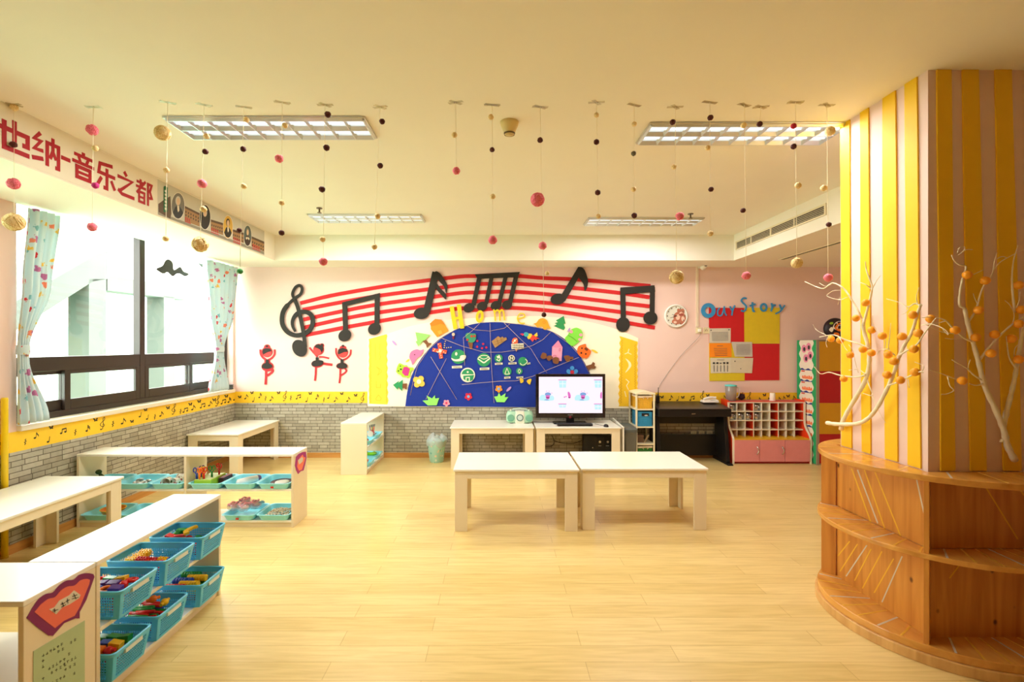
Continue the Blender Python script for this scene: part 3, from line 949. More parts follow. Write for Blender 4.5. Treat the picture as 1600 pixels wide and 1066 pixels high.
# ================================================================== the banner on the left beam
bx = BEAMX + 0.004
SPAN = lambda u: onplane(0, bx)(u, 400).y
T = thing('wall_banner', 'long white banner with red characters and a street picture on the left beam', 'banner', (BEAMX, 4.0, 2.53))
yA, yB_ = 1.2, SPAN(413)
MB().box(BEAMX, BEAMX + 0.003, yA, yB_, 2.53, ZC - 0.012).build('sheet', C(238, 232, 214, 'off white banner cloth', rough=0.7, var=0.02), T, True)
CH = {
    'wei': [('r', [(.28, 0), (.06, .28), (.3, .28), (.06, .58), (.36, .58)], .12), ('r', [(0, .9), (.4, .82)], .12), ('r', [(.62, 0), (.5, .36)], .12), ('r', [(.6, .2), (.6, 1)], .12), ('r', [(.8, .04), (.82, .2), (.82, 1)], .12), ('r', [(.6, .24), (1, .24)], .11), ('r', [(.6, .48), (.98, .48)], .11), ('r', [(.6, .7), (.98, .7)], .11), ('r', [(.6, .95), (1, .95)], .11)],
    'ye': [('r', [(0, .34), (.94, .34), (.94, .66), (.76, .66)], .15), ('r', [(.5, 0), (.5, .76)], .15), ('r', [(.17, .1), (.17, .93), (1, .93)], .15)],
    'na': [('r', [(.3, 0), (.08, .26), (.32, .26), (.08, .58), (.4, .56)], .13), ('r', [(0, .9), (.4, .82)], .14), ('r', [(.54, 1), (.54, .22), (.96, .22), (.96, .96), (.84, .96)], .13), ('r', [(.75, 0), (.75, .45), (.64, .72)], .12), ('r', [(.75, .45), (.87, .7)], .11)],
    'dash': [('r', [(0, .5), (1, .5)], .14)],
    'yin': [('r', [(.5, 0), (.5, .14)], .15), ('r', [(.08, .16), (.92, .16)], .12), ('r', [(.28, .2), (.36, .38)], .12), ('r', [(.72, .2), (.64, .38)], .12), ('r', [(0, .42), (1, .42)], .12), ('r', [(.2, .58), (.8, .58), (.8, .95), (.2, .95)], .14, True), ('r', [(.2, .77), (.8, .77)], .1)],
    'le': [('r', [(.86, .03), (.2, .1), (.14, .44), (1, .44)], .14), ('r', [(.56, .2), (.56, .96), (.38, .96)], .15), ('r', [(.28, .6), (.08, .92)], .14), ('r', [(.78, .6), (.98, .92)], .14)],
    'zhi': [('r', [(.42, 0), (.56, .15)], .15), ('r', [(.06, .28), (.88, .28), (.12, .88)], .14), ('r', [(.08, .8), (.3, .93), (1, .93)], .14)],
    'du': [('r', [(.28, 0), (.28, .32)], .12), ('r', [(.04, .14), (.52, .14)], .11), ('r', [(0, .34), (.6, .34)], .11), ('r', [(.57, .02), (.04, .62)], .11), ('r', [(.18, .54), (.5, .54), (.5, .95), (.18, .95)], .11, True), ('r', [(.18, .75), (.5, .75)], .09), ('r', [(.72, 1), (.72, .07), (.95, .07), (.84, .36), (.96, .62), (.8, .66)], .12)],
}
CRIM = C(176, 22, 40, 'crimson print', rough=0.6)
def put(chars, y0, y1, z0=2.572, z1=2.752):
    mb = MB()
    Pm = lambda a, b: Vector((BEAMX + 0.0045, y0 + a * (y1 - y0), z1 - b * (z1 - z0)))
    draw(mb, CH[chars], Pm, (-0.0015, 0, 0))
    mb.build('lettering', CRIM, T, True)
put('wei', 2.42, 2.59)
for ch, a, b in (('ye', -2, 46), ('na', 50, 93), ('dash', 95.5, 110), ('yin', 113, 147), ('le', 150, 180), ('zhi', 182, 210), ('du', 212.5, 238)):
    put(ch, SPAN(a), SPAN(b))
zb = zm(240, 270, 8.2)
PBn = lambda k: onplane(0, BEAMX + 0.003 + k)
y0, y1 = SPAN(246.5), yB_
sky = MB().box(BEAMX + 0.003, BEAMX + 0.004, y0, y1, 2.532, ZC - 0.014).build('street_picture', C(206, 204, 190, 'grey sky print', rough=0.6, var=0.04), T, True)
BR1, BR2, BR3 = C(168, 128, 84, 'tan facade print'), C(96, 74, 54, 'brown roof print'), C(70, 60, 48, 'dark window print')
street = MB()
street.prism([PBn(0.0016)(*zb(x, y)) for x, y in [(62, 535), (58, 500), (1415, 1012), (1418, 1048)]], (-0.0006, 0, 0))
street.build('street_print', C(150, 144, 128, 'grey road print'), T, True)
fa = MB()
for pl in ([(400, 430), (585, 520), (590, 690), (400, 620)], [(735, 605), (890, 650), (890, 800), (735, 740)], [(1015, 730), (1155, 775), (1155, 900), (1015, 850)], [(1255, 820), (1418, 890), (1418, 1010), (1255, 945)]):
    fa.prism([PBn(0.0022)(*zb(x, y)) for x, y in pl], (-0.0006, 0, 0))
fa.prism([PBn(0.0022)(*zb(x, y)) for x, y in [(62, 400), (130, 350), (215, 300), (228, 520), (215, 590), (62, 500)]], (-0.0006, 0, 0), 1)
for (xa_, ya_, xb_, yb_) in ((400, 430, 590, 525), (735, 605, 890, 652), (1015, 730, 1155, 777), (1255, 820, 1418, 890)):
    fa.prism([PBn(0.0026)(*zb(x, y)) for x, y in [(xa_, ya_ - 6), (xb_, yb_ - 6), (xb_, yb_ + 22), (xa_, ya_ + 22)]], (-0.0004, 0, 0), 1)
    nW = 6
    for k in range(nW):
        for row in (50, 92):
            xx = xa_ + (k + 0.5) * (xb_ - xa_) / nW
            yy = ya_ + (yb_ - ya_) * (k + 0.5) / nW + row
            fa.prism([PBn(0.0026)(*zb(x, y)) for x, y in [(xx - 6, yy), (xx + 6, yy + 3), (xx + 6, yy + 27), (xx - 6, yy + 24)]], (-0.0004, 0, 0), 2)
fa.build('facade_print', [BR1, BR2, BR3], T, True)
g = MB()
g.prism([PBn(0.003)(*zb(x, y)) for x, y in [(130, 180), (145, 168), (182, 190), (178, 500), (128, 505)]], (-0.0006, 0, 0), 0)
for k in range(6):
    yy = 225 + k * 45
    draw(g, [('r', [(142, yy), (168, yy + 8)], 9), ('r', [(142, yy + 14), (168, yy + 22)], 9), ('r', [(155, yy - 4), (155, yy + 30)], 8)], PBn(0.0034), (-0.0003, 0, 0), 1, zb)
g.build('green_sign_print', [C(20, 110, 60, 'green sign print'), WHITEP], T, True)
rd = MB()
for x0_, y0_, n in ((400, 590, 3), (735, 725, 4), (1020, 850, 4), (1265, 935, 4)):
    for k in range(n):
        xx, yy = x0_ + 12 + k * 24, y0_ + k * 10
        draw(rd, [('r', [(xx - 8, yy - 16), (xx + 8, yy - 10)], 6), ('r', [(xx - 8, yy), (xx + 8, yy + 6)], 6), ('r', [(xx, yy - 22), (xx, yy + 20)], 6), ('r', [(xx - 9, yy + 16), (xx + 9, yy + 22)], 5)], PBn(0.0032), (-0.0003, 0, 0), 0, zb)
    draw(rd, [('r', [(x0_, y0_ + 32), (x0_ + 26 * n, y0_ + 32 + 10 * n)], 9)], PBn(0.0032), (-0.0003, 0, 0), 0, zb)
rd.build('red_caption_print', C(206, 30, 50, 'red print'), T, True)
def portrait(cx, cy, rx, ry, bgc, coat, hair, extra):
    o = MB()
    S = lambda pts: [(cx + a * rx, cy + b * ry + a * rx * 0.12) for a, b in pts]
    Ee = lambda x, y, a, b: ('p', [(cx + (x + a * math.cos(t)) * rx, cy + (y + b * math.sin(t)) * ry) for t in [2 * PI * i / 28 for i in range(28)]])
    lay = [(0, [Ee(0, 0, 1.07, 1.05)], 0), (1, [Ee(0, 0, 1, 1)], 1),
           (2, [('p', S([(-.8, .55), (-.45, .12), (-.15, -.02), (.2, 0), (.5, .2), (.8, .5), (.45, .87), (0, .97), (-.45, .87)]))], 2),
           (3, [Ee(0, -.4, .4, .36)], 3), (4, [Ee(0.02, -.33, .27, .29)], 4), (5, extra(S, Ee), 5)]
    for k, sp, mi in lay:
        draw(o, sp, PBn(0.0034 + 0.0005 * k), (-0.0004, 0, 0), mi, zb)
    o.build('oval_portrait', [WHITEP, bgc, coat, hair, C(222, 190, 156, 'face print'), C(232, 222, 200, 'collar print')], T, True)
GRD = C(62, 58, 52, 'dark portrait ground'); BLK = C(34, 30, 28, 'black coat print')
collar = lambda S, Ee: [('p', S([(-.14, -.02), (.16, -.02), (.2, .35), (0, .5), (-.1, .3)]))]
portrait(314, 425, 82, 165, C(120, 118, 112, 'grey portrait ground'), C(44, 44, 44, 'grey coat print'), C(206, 204, 196, 'white hair print'), collar)
portrait(659, 570, 68, 155, BLK, C(40, 32, 28, 'brown black coat print'), C(190, 186, 176, 'grey hair print'), lambda S, Ee: [])
portrait(953, 695, 60, 142, C(222, 180, 80, 'yellow portrait ground'), BLK, C(36, 26, 20, 'dark hair print'), collar)
portrait(1205, 808, 48, 130, C(86, 100, 96, 'green grey portrait ground'), C(60, 34, 30, 'dark red coat print'), C(130, 128, 122, 'wild grey hair print'), lambda S, Ee: [('p', S([(-.5, .2), (-.1, .1), (-.02, .3), (-.4, .4)])), ('p', S([(.5, .25), (.12, .1), (.04, .3), (.4, .42)]))])

# ================================================================== striped column with its ring of shelves
CX, CY, CA = 2.39, 2.66, 0.30
col = struct('column', MB().box(CX - CA, CX + CA, CY - CA, CY + CA, 0, ZC), C(234, 206, 197, 'pale pink column paint', rough=0.7, var=0.02))
PXL = onplane(0, CX - CA)
PYF = onplane(1, CY - CA)
TOPZ = 0.885
def foam_strip(axis, a, b, a2, b2):
    """slightly crooked foam strip glued on a face from the bench to the ceiling"""
    mb = MB()
    n = 9
    L, R_ = [], []
    for i in range(n):
        t = i / (n - 1)
        z = TOPZ + 0.002 + (ZC - 0.003 - TOPZ) * t
        w = 0.003 * math.sin(5 * t + a * 9)
        l, r = a2 + (a - a2) * t + w, b2 + (b - b2) * t - 0.7 * w
        if axis == 0:
            L.append((CX - CA - 0.008, l, z)); R_.append((CX - CA - 0.008, r, z))
        else:
            L.append((l, CY - CA - 0.008, z)); R_.append((r, CY - CA - 0.008, z))
    mb.strip(L, R_, (0.008, 0, 0) if axis == 0 else (0, 0.008, 0))
    return struct('stripe', mb, YELF, col, world_xyz=True)
yy = lambda u: PXL(u, 400).y
xx = lambda u: PYF(u, 400).x
for t0, t1, b0, b1 in ((1314.5, 1329, 1317, 1332), (1345, 1359, 1348.5, 1362), (1380.5, 1401, 1384, 1405), (1416, 1434, 1420, 1441)):
    foam_strip(0, yy(t0), yy(t1), yy(b0), yy(b1))
for t0, t1, b0, b1 in ((1463, 1484, 1468, 1491), (1502, 1527, 1514, 1540), (1552, 1579, 1566, 1594), (1600, 1628, 1612, 1640)):
    foam_strip(1, xx(t0), xx(t1), xx(b0), xx(b1))

bench = thing('ring_shelf', 'round varnished pine shelf ring built around the striped column', 'shelf', (CX, CY, 0))
RB = 0.535
def ring(z0, z1, R0, mi_mat, name):
    mb = MB()
    n = 96
    o = [(CX + R0 * math.cos(2 * PI * i / n), CY + R0 * math.sin(2 * PI * i / n)) for i in range(n)]
    h = CA + 0.016 if name != 'base' else 0.0
    def inner(i):
        a = 2 * PI * i / n
        if h == 0:
            return (CX, CY)
        k = h / max(abs(math.cos(a)), abs(math.sin(a)))
        return (CX + k * math.cos(a), CY + k * math.sin(a))
    q = [inner(i) for i in range(n)]
    vs = [(p[0], p[1], z) for z in (z0, z1) for p in o] + [(p[0], p[1], z) for z in (z0, z1) for p in q]
    fs = []
    for i in range(n):
        j = (i + 1) % n
        fs += [(i, j, n + j, n + i), (n + i, n + j, 3 * n + j, 3 * n + i), (i, 2 * n + i, 2 * n + j, j), (2 * n + i, 3 * n + i, 3 * n + j, 2 * n + j)]
    mb.add(vs, fs)
    return mb.build(name, mi_mat, bench, True, bevel=0.004)
ring(0.0, 0.05, RB + 0.012, KICK, 'plinth')
ring(0.05, 0.088, RB, PINETOP, 'base')
ring(0.49, 0.515, RB, PINETOP, 'middle_shelf')
ring(TOPZ - 0.03, TOPZ, RB - 0.003, PINETOP, 'top_shelf')
h = CA + 0.001
for nm, x0, x1, y0, y1 in (('side_panel', CX - h - 0.014, CX - h, CY - h - 0.014, CY + h + 0.014), ('side_panel', CX + h, CX + h + 0.014, CY - h - 0.014, CY + h + 0.014),
                       ('side_panel', CX - h, CX + h, CY - h - 0.014, CY - h), ('side_panel', CX - h, CX + h, CY + h, CY + h + 0.014)):
    MB().box(x0, x1, y0, y1, 0.088, 0.49).box(x0, x1, y0, y1, 0.515, TOPZ - 0.03).build(nm, PINE, bench, True)
for sx, sy in ((-1, -1), (-1, 1), (1, -1), (1, 1)):
    d = Vector((sx, sy, 0)).normalized()
    e = Vector((-d.y, d.x, 0)) * 0.011
    a = Vector((CX, CY, 0)) + d * (math.sqrt(2) * (h + 0.015))
    b = Vector((CX, CY, 0)) + d * (RB - 0.012)
    mb = MB()
    for z0, z1 in ((0.088, 0.49), (0.515, TOPZ - 0.03)):
        mb.hexa([a - e + Vector((0, 0, z0)), b - e + Vector((0, 0, z0)), b + e + Vector((0, 0, z0)), a + e + Vector((0, 0, z0)),
                 a - e + Vector((0, 0, z1)), b - e + Vector((0, 0, z1)), b + e + Vector((0, 0, z1)), a + e + Vector((0, 0, z1))])
    mb.build('divider', PINE, bench, True, bevel=0.002)
# gold and silver tape stuck across boards and shelf edges
GOLD = C(232, 184, 60, 'gold tape', rough=0.3, metal=0.15)
SILV = C(206, 202, 190, 'silver tape', rough=0.3, metal=0.15)
mb = MB()
zt = zm(1240, 660, 2.625)
PP = onplane(0, CX - h - 0.0145)
for i, (a, b) in enumerate([((238, 190), (318, 415)), ((262, 195), (345, 415)), ((290, 195), (375, 440)), ((330, 195), (440, 470)), ((500, 215), (540, 400)),
                            ((230, 488), (182, 548)), ((262, 500), (190, 612)), ((300, 505), (215, 632)), ((318, 520), (250, 650)), ((362, 530), (282, 682)), ((445, 550), (362, 738)), ((410, 560), (330, 700))]):
    mi = 1 if i % 3 == 1 else 0
    draw(mb, [('r', [a, b], 5)], PP, (0.0005, 0, 0), mi, zt)
PP2 = onplane(1, CY - h - 0.0145)
for i, (a, b) in enumerate([((775, 245), (920, 480)), ((700, 560), (640, 640)), ((925, 270), (945, 300))]):
    draw(mb, [('r', [a, b], 5)], PP2, (0, 0.0005, 0), 0, zt)
mb.build('panel_tape', [GOLD, SILV], bench, True)
mb = MB()
for zz, da in ((0.0885, 0.3), (0.5155, 0.0), (TOPZ + 0.0005, 0.15)):
    n = 34
    for k in range(n):
        a = 2 * PI * (k + da) / n
        if zz > 0.8 and k % 2:
            continue
        r1 = RB - 0.008
        c, s = math.cos(a), math.sin(a)
        r0 = (h + 0.02) / max(abs(c), abs(s))
        if r1 - r0 < 0.03:
            continue
        t = Vector((-s, c, 0)) * 0.0045
        A = Vector((CX + c * r0, CY + s * r0, zz)); B = Vector((CX + c * r1, CY + s * r1, zz))
        mb.prism([A - t, B - t, B + t, A + t], (0, 0, -0.0003), k % 3 == 1)
mb.build('shelf_tape', [GOLD, SILV], bench, True)

# the twig branches with orange plastic fruit leaning on the column
TWIG = C(236, 224, 194, 'white painted twig', rough=0.8, var=0.12, scale=40, bump=0.4)
FRUIT = C(255, 170, 40, 'orange plastic fruit', rough=0.35, var=0.04)
def branch(label, axis, val, z, limbs, fruits, fr):
    """limbs: (points in a magnified view, thickness at start, at end, distance of each end off the plane)"""
    mb = MB()
    sgn = -1
    def P3(x, y, off):
        return onplane(axis, val - off)(*z(x, y))
    allp = []
    k0 = zm(0, 0, 1)
    for li, (pts, r0, r1, o0, o1) in enumerate(limbs):
        sm = cr(pts, 4)
        n = len(sm)
        P = []
        for i, (x, y) in enumerate(sm):
            t = i / (n - 1)
            P.append(P3(x, y, o0 + (o1 - o0) * t + 0.004 * math.sin(i * 1.3 + li)))
        mb.tube(P, [max(0.0012, (r0 + (r1 - r0) * i / (n - 1)) * (1 + 0.12 * math.sin(i * 2.3 + li))) for i in range(n)], 7)
        allp += P
    lo = min(p.z for p in allp)
    base = min(allp, key=lambda p: p.z)
    T = thing('branch', label, 'branch', base)
    mb.build('twigs', TWIG, T, True)
    for (x, y) in fruits:
        c = P3(x, y, 0.02 + fr)
        f = MB().lathe([(0.0005, -0.019), (0.012, -0.016), (0.019, -0.006), (0.02, 0.004), (0.014, 0.014), (0.004, 0.0185), (0.0005, 0.019)], (0, 0, 0), 14)
        a = rnd.uniform(0.9, 1.4) * (1 if rnd.random() > .3 else -1)
        m3 = Euler((a if axis == 1 else 0.3, PI / 2 * 0.9, rnd.uniform(-0.4, 0.4) + (PI / 2 if axis == 0 else 0))).to_matrix()
        f.v = [m3 @ p + c for p in f.v]
        f.build('fruit', FRUIT, T, True)
    return T
z3 = zm(1240, 380, 2.961)
xl = CX - CA - 0.03
branch('white twig branch with orange fruit on the column side, its foot at the far stripe', 0, xl, z3, [
    ([(220, 862), (232, 815), (270, 745), (330, 640), (350, 560), (345, 480), (325, 405), (322, 350)], .013, .009, .0, .03),
    ([(322, 380), (340, 315), (358, 240), (362, 195), (338, 130), (332, 85)], .008, .002, .03, .06),
    ([(358, 225), (380, 180), (402, 150)], .003, .0012, .05, .08),
    ([(360, 215), (330, 190), (268, 172)], .003, .0012, .05, .09),
    ([(322, 360), (290, 300), (255, 240), (225, 205), (180, 185), (140, 210), (100, 200), (52, 178)], .006, .0018, .03, .13),
    ([(250, 250), (210, 262), (155, 245), (180, 222), (215, 218)], .002, .001, .09, .13),
    ([(215, 250), (205, 285)], .0012, .001, .09, .1),
    ([(180, 185), (150, 200), (120, 185)], .0015, .001, .12, .13),
    ([(350, 490), (300, 465), (240, 448), (185, 425), (120, 435)], .006, .002, .03, .12),
    ([(150, 425), (110, 405), (90, 378)], .002, .001, .1, .13),
    ([(160, 430), (150, 460), (155, 482)], .002, .001, .1, .12),
    ([(210, 432), (235, 480), (250, 500)], .002, .001, .1, .11),
    ([(335, 610), (290, 620), (215, 612), (165, 598), (125, 605), (95, 572)], .005, .0015, .02, .12),
    ([(335, 610), (300, 585), (255, 588)], .003, .001, .02, .06),
    ([(300, 600), (285, 550), (275, 500), (255, 470)], .002, .001, .03, .07),
    ([(330, 600), (350, 660), (365, 705), (320, 695)], .004, .0015, .01, .03),
    ([(360, 700), (385, 760), (425, 832)], .002, .001, .02, .02),
], [(333, 276), (288, 348), (362, 402), (173, 443), (215, 450), (262, 518), (320, 492), (360, 508), (232, 628)], .04)
branch('white twig branch with orange fruit sweeping right across the column side stripes', 0, xl - 0.03, z3, [
    ([(155, 832), (200, 838), (290, 836), (340, 815), (385, 765), (430, 680), (465, 600), (490, 520), (520, 460), (548, 410), (572, 330), (588, 285)], .012, .006, .0, .03),
    ([(588, 290), (560, 280), (530, 295), (490, 275), (430, 258)], .004, .0012, .03, .05),
    ([(575, 285), (568, 250), (580, 205)], .0025, .001, .03, .05),
    ([(540, 290), (520, 320), (500, 330)], .002, .001, .03, .05),
    ([(480, 525), (520, 500), (570, 470), (600, 425), (640, 370), (660, 345)], .005, .002, .02, .06),
    ([(590, 380), (640, 375), (700, 400), (715, 425), (690, 400)], .002, .001, .05, .08),
    ([(470, 520), (440, 490), (445, 430), (450, 370)], .003, .001, .02, .05),
    ([(440, 490), (400, 495), (380, 520)], .0025, .001, .03, .04),
    ([(420, 500), (425, 450), (400, 430), (370, 380), (365, 330)], .002, .001, .03, .05),
    ([(435, 660), (490, 640), (540, 615), (585, 595), (600, 600)], .005, .002, .02, .05),
    ([(590, 600), (602, 570), (560, 550)], .002, .001, .04, .05),
    ([(530, 630), (535, 670)], .002, .001, .03, .04),
], [(411, 430), (552, 332), (577, 417), (502, 432), (556, 490), (437, 516), (464, 547), (562, 597), (432, 610), (494, 634)], .02)
z4 = zm(1420, 370, 2.961)
branch('forked white twig branch with orange fruit on the camera face of the column', 1, CY - CA - 0.03, z4, [
    ([(490, 1035), (455, 965), (437, 890), (400, 800), (350, 690), (325, 590), (300, 500), (272, 400), (258, 330)], .014, .008, .0, .03),
    ([(258, 330), (235, 315), (238, 250), (250, 190), (264, 140), (235, 130), (210, 110), (198, 85)], .006, .0018, .03, .06),
    ([(225, 75), (235, 50), (258, 48), (252, 68), (228, 85)], .0015, .001, .06, .07),
    ([(240, 75), (265, 60), (295, 60)], .0012, .001, .06, .07),
    ([(275, 395), (310, 340), (330, 270), (350, 220), (385, 175), (395, 120), (408, 75)], .005, .0014, .03, .06),
    ([(320, 315), (305, 285), (298, 262)], .002, .001, .03, .04),
    ([(390, 160), (420, 120), (470, 90), (530, 60)], .002, .001, .05, .07),
    ([(395, 110), (430, 92), (455, 98)], .0014, .001, .05, .06),
    ([(300, 175), (330, 160), (352, 150)], .0014, .001, .04, .05),
    ([(320, 580), (350, 540), (400, 480), (450, 430), (500, 390), (545, 365)], .006, .003, .02, .05),
    ([(480, 410), (488, 360), (470, 320), (445, 295)], .002, .001, .04, .05),
    ([(290, 485), (250, 465), (200, 420), (165, 385), (100, 372), (60, 375)], .005, .0016, .03, .07),
    ([(170, 390), (130, 400), (75, 400)], .002, .001, .05, .07),
    ([(220, 450), (150, 440), (75, 405)], .0018, .001, .05, .07),
    ([(250, 470), (210, 475), (168, 470)], .0016, .001, .04, .06),
    ([(345, 680), (310, 688), (280, 680)], .004, .0015, .02, .04),
    ([(340, 665), (300, 640), (270, 610), (235, 590), (200, 570)], .004, .0014, .02, .06),
    ([(280, 625), (275, 600), (285, 568)], .002, .001, .03, .05),
    ([(265, 665), (220, 660), (180, 645), (140, 630), (100, 618)], .003, .001, .03, .06),
    ([(180, 648), (190, 690), (208, 712), (175, 728), (152, 730)], .0025, .001, .04, .06),
    ([(437, 880), (455, 800), (480, 700), (498, 610), (515, 500), (530, 430), (548, 380)], .011, .006, .0, .04),
    ([(495, 610), (465, 560), (455, 500), (450, 460)], .004, .0015, .03, .05),
    ([(488, 570), (490, 520), (515, 490)], .002, .001, .03, .05),
    ([(490, 350), (480, 250), (478, 180), (485, 110), (505, 40)], .005, .0014, .04, .06),
    ([(498, 330), (512, 290), (515, 255)], .002, .001, .05, .06),
    ([(437, 895), (440, 930), (425, 950)], .008, .006, .0, .0),
], [(270, 177), (354, 203), (322, 340), (215, 433), (101, 380), (310, 466), (398, 452), (475, 472), (380, 540), (248, 666), (508, 224), (508, 403), (520, 338), (508, 568)], .03)

# ================================================================== foam pieces and papers on the back wall
zc = zm(430, 430, 7.615); zf = zm(570, 400, 3.404); z41 = zm(380, 400, 4.1); zq = zm(640, 480, 5.0)
zd1 = zm(640, 490, 6.6625); zd2 = zm(790, 490, 6.6625); zs = zm(1080, 450, 6.6625); zbal = zm(400, 520, 10.0); zl = zm(560, 470, 5.925)
# the red staff
T = thing('music_staff', 'five long curved red lines arching across the back wall', 'wall decoration', W(745, 480, 0.004))
def conv(z, pts): return [z(*p) for p in pts]
for a, b in ((
    [(365, 303), (560, 255), (800, 212), (1000, 180), (1200, 155), (1394, 132)], [(590, 107), (700, 102), (820, 107), (955, 118), (1100, 124), (1300, 140), (1520, 160)]), (
    [(380, 345), (600, 302), (870, 255), (1200, 212), (1394, 186)], [(590, 150), (790, 148), (950, 158), (1160, 175), (1355, 197), (1515, 220)]), (
    [(385, 408), (630, 355), (880, 308), (1200, 265), (1394, 238)], [(600, 194), (770, 190), (950, 202), (1140, 224), (1355, 250), (1515, 268)]), (
    [(385, 460), (630, 405), (870, 362), (1200, 318), (1394, 290)], [(580, 242), (770, 238), (950, 248), (1100, 265), (1350, 297), (1495, 318)]), (
    [(400, 508), (620, 464), (840, 424), (1090, 380), (1200, 362), (1394, 336)], [(590, 288), (760, 276), (950, 288), (1100, 306), (1340, 346), (1543, 382)])):
    pts = cr(conv(z41, a) + conv(zf, b), 4)
    draw(MB(), [('r', pts, 6.0)], onplane(1, YB - 0.004), (0, 0.004, 0)).build('staff_line', REDF, T, True)
# notes
O1 = 0.0128
cut('treble_clef', 'large black treble clef at the start of the red staff', 'music sign', [('body', [
    ('r', cr([(238, 672), (208, 612), (205, 545), (240, 475), (300, 440), (370, 440), (430, 480), (446, 560), (412, 650), (330, 702), (230, 716), (140, 672), (82, 575), (92, 440), (160, 340), (235, 272), (300, 225), (318, 160), (290, 122), (240, 145), (205, 225), (235, 300), (272, 400), (310, 560), (340, 720), (355, 860)], 4),
     [26 + 26 * min(1, i / 16) if i < 56 else (32 if i < 84 else 42) for i in range(101)]), ('e', 288, 870, 82, 105, -28, 28)], BLACKF)], zc, O1, 0.012)
cut('beamed_note', 'black pair of beamed notes beside the treble clef', 'music sign', [('body', [
    ('r', [(826, 345), (836, 660)], 58), ('p', [(795, 325), (1245, 212), (1243, 282), (1185, 285), (855, 365), (797, 380)]), ('r', [(1214, 225), (1210, 580)], 60),
    ('e', 827, 718, 80, 68, -35, 26), ('e', 1180, 640, 80, 68, -35, 26)], BLACKF)], zc, O1, 0.012)
cut('sixteenth_note', 'black note with a double flag left of the word Home', 'music sign', [('body', [
    ('p', [(1212, 99), (1256, 108), (1196, 365), (1150, 360)]), ('e', 1142, 368, 50, 37, -8, 26), ('p', cr([(1230, 100), (1262, 112), (1300, 170), (1308, 205), (1300, 240), (1285, 195), (1245, 150)], 3, True)),
    ('p', cr([(1228, 160), (1262, 205), (1298, 245), (1299, 280), (1268, 250), (1232, 205)], 3, True))], BLACKF)], z41, O1, 0.012)
cut('beamed_note', 'black group of four beamed notes at the top of the staff', 'music sign', [('body', [
    ('p', [(585, 98), (825, 85), (814, 112), (600, 122)]), ('r', [(610, 112), (578, 262)], 24), ('r', [(675, 110), (645, 255)], 22), ('r', [(750, 108), (714, 255)], 22), ('r', [(808, 95), (772, 250)], 24),
    ('e', 554, 276, 31, 24, -25, 24), ('e', 624, 268, 29, 24, -25, 24), ('e', 697, 264, 29, 24, -25, 24), ('e', 757, 260, 27, 24, -25, 24)], BLACKF)], zf, O1, 0.012)
cut('eighth_note', 'black single note with one flag above the orange elephant', 'music sign', [('body', [
    ('p', [(1138, 54), (1170, 74), (1152, 90), (1066, 240), (1038, 220)]), ('e', 1028, 229, 40, 29, -8, 26), ('p', cr([(1142, 60), (1170, 76), (1188, 140), (1172, 188), (1164, 150), (1136, 108)], 3, True))], BLACKF)], zf, O1, 0.012)
cut('beamed_note', 'black pair of beamed notes at the end of the staff by the clock', 'music sign', [('body', [
    ('p', [(1360, 168), (1541, 156), (1545, 190), (1362, 205)]), ('r', [(1373, 175), (1376, 350)], 27), ('r', [(1531, 165), (1529, 320)], 25), ('e', 1374, 365, 36, 40, 10, 26), ('e', 1520, 330, 37, 35, 0, 26)], BLACKF)], zf, O1, 0.012)
# ballerinas
DR = C(186, 34, 40, 'dark red felt'); RD2 = C(232, 62, 58, 'bright red felt')
def baller(label, back, face, hair, dress):
    cut('ballerina_cutout', label, 'cutout', [('red_body', back, DR), ('face', face, RD2), ('hair', hair, BLACKF), ('dress', dress, BLACKF)], zbal, 0.0, 0.005)
baller('black and red ballerina cutout with arms raised, nearest the window corner', [('e', 172, 300, 84, 84, 0, 24), ('e', 172, 225, 48, 42, 0), ('r', cr([(68, 262), (72, 330), (110, 390), (165, 430)], 3), 32), ('r', cr([(290, 262), (288, 340), (240, 400), (180, 430)], 3), 30), ('e', 180, 530, 96, 76, 0), ('r', [(175, 420), (175, 500)], 90),
        ('r', [(158, 570), (156, 700), (148, 812)], 36), ('r', cr([(225, 550), (262, 590), (235, 630), (175, 670)], 3), 36)],
       [('e', 174, 315, 68, 66, 0)], [('p', [(98, 305), (108, 262), (150, 242), (215, 248), (242, 290), (185, 302), (112, 340)]), ('e', 170, 212, 18, 14, 0)], [('r', [(175, 422), (172, 490)], 46), ('p', cr([(90, 540), (105, 495), (172, 470), (240, 500), (252, 535), (225, 552), (170, 565), (110, 555)], 3, True))])
baller('black and red ballerina cutout with one leg stretched out, below the treble clef', [('e', 978, 262, 84, 88, 0), ('e', 1030, 200, 34, 34, 0), ('r', [(835, 232), (900, 312), (960, 378)], 28), ('r', cr([(985, 378), (1060, 382), (1140, 402)], 3), 26), ('e', 955, 488, 92, 58, 0), ('r', [(936, 530), (932, 650), (920, 752)], 30), ('r', cr([(1020, 478), (1110, 492), (1192, 502)], 3), 38)],
       [('e', 955, 298, 62, 58, 0)], [('p', [(915, 225), (940, 185), (975, 180), (1045, 210), (1052, 262), (1022, 308), (1000, 265), (960, 245)]), ('e', 1030, 192, 18, 18, 0)], [('r', [(955, 385), (955, 450)], 46), ('p', cr([(866, 500), (890, 445), (960, 430), (1045, 440), (1040, 490), (985, 520), (900, 525)], 3, True))])
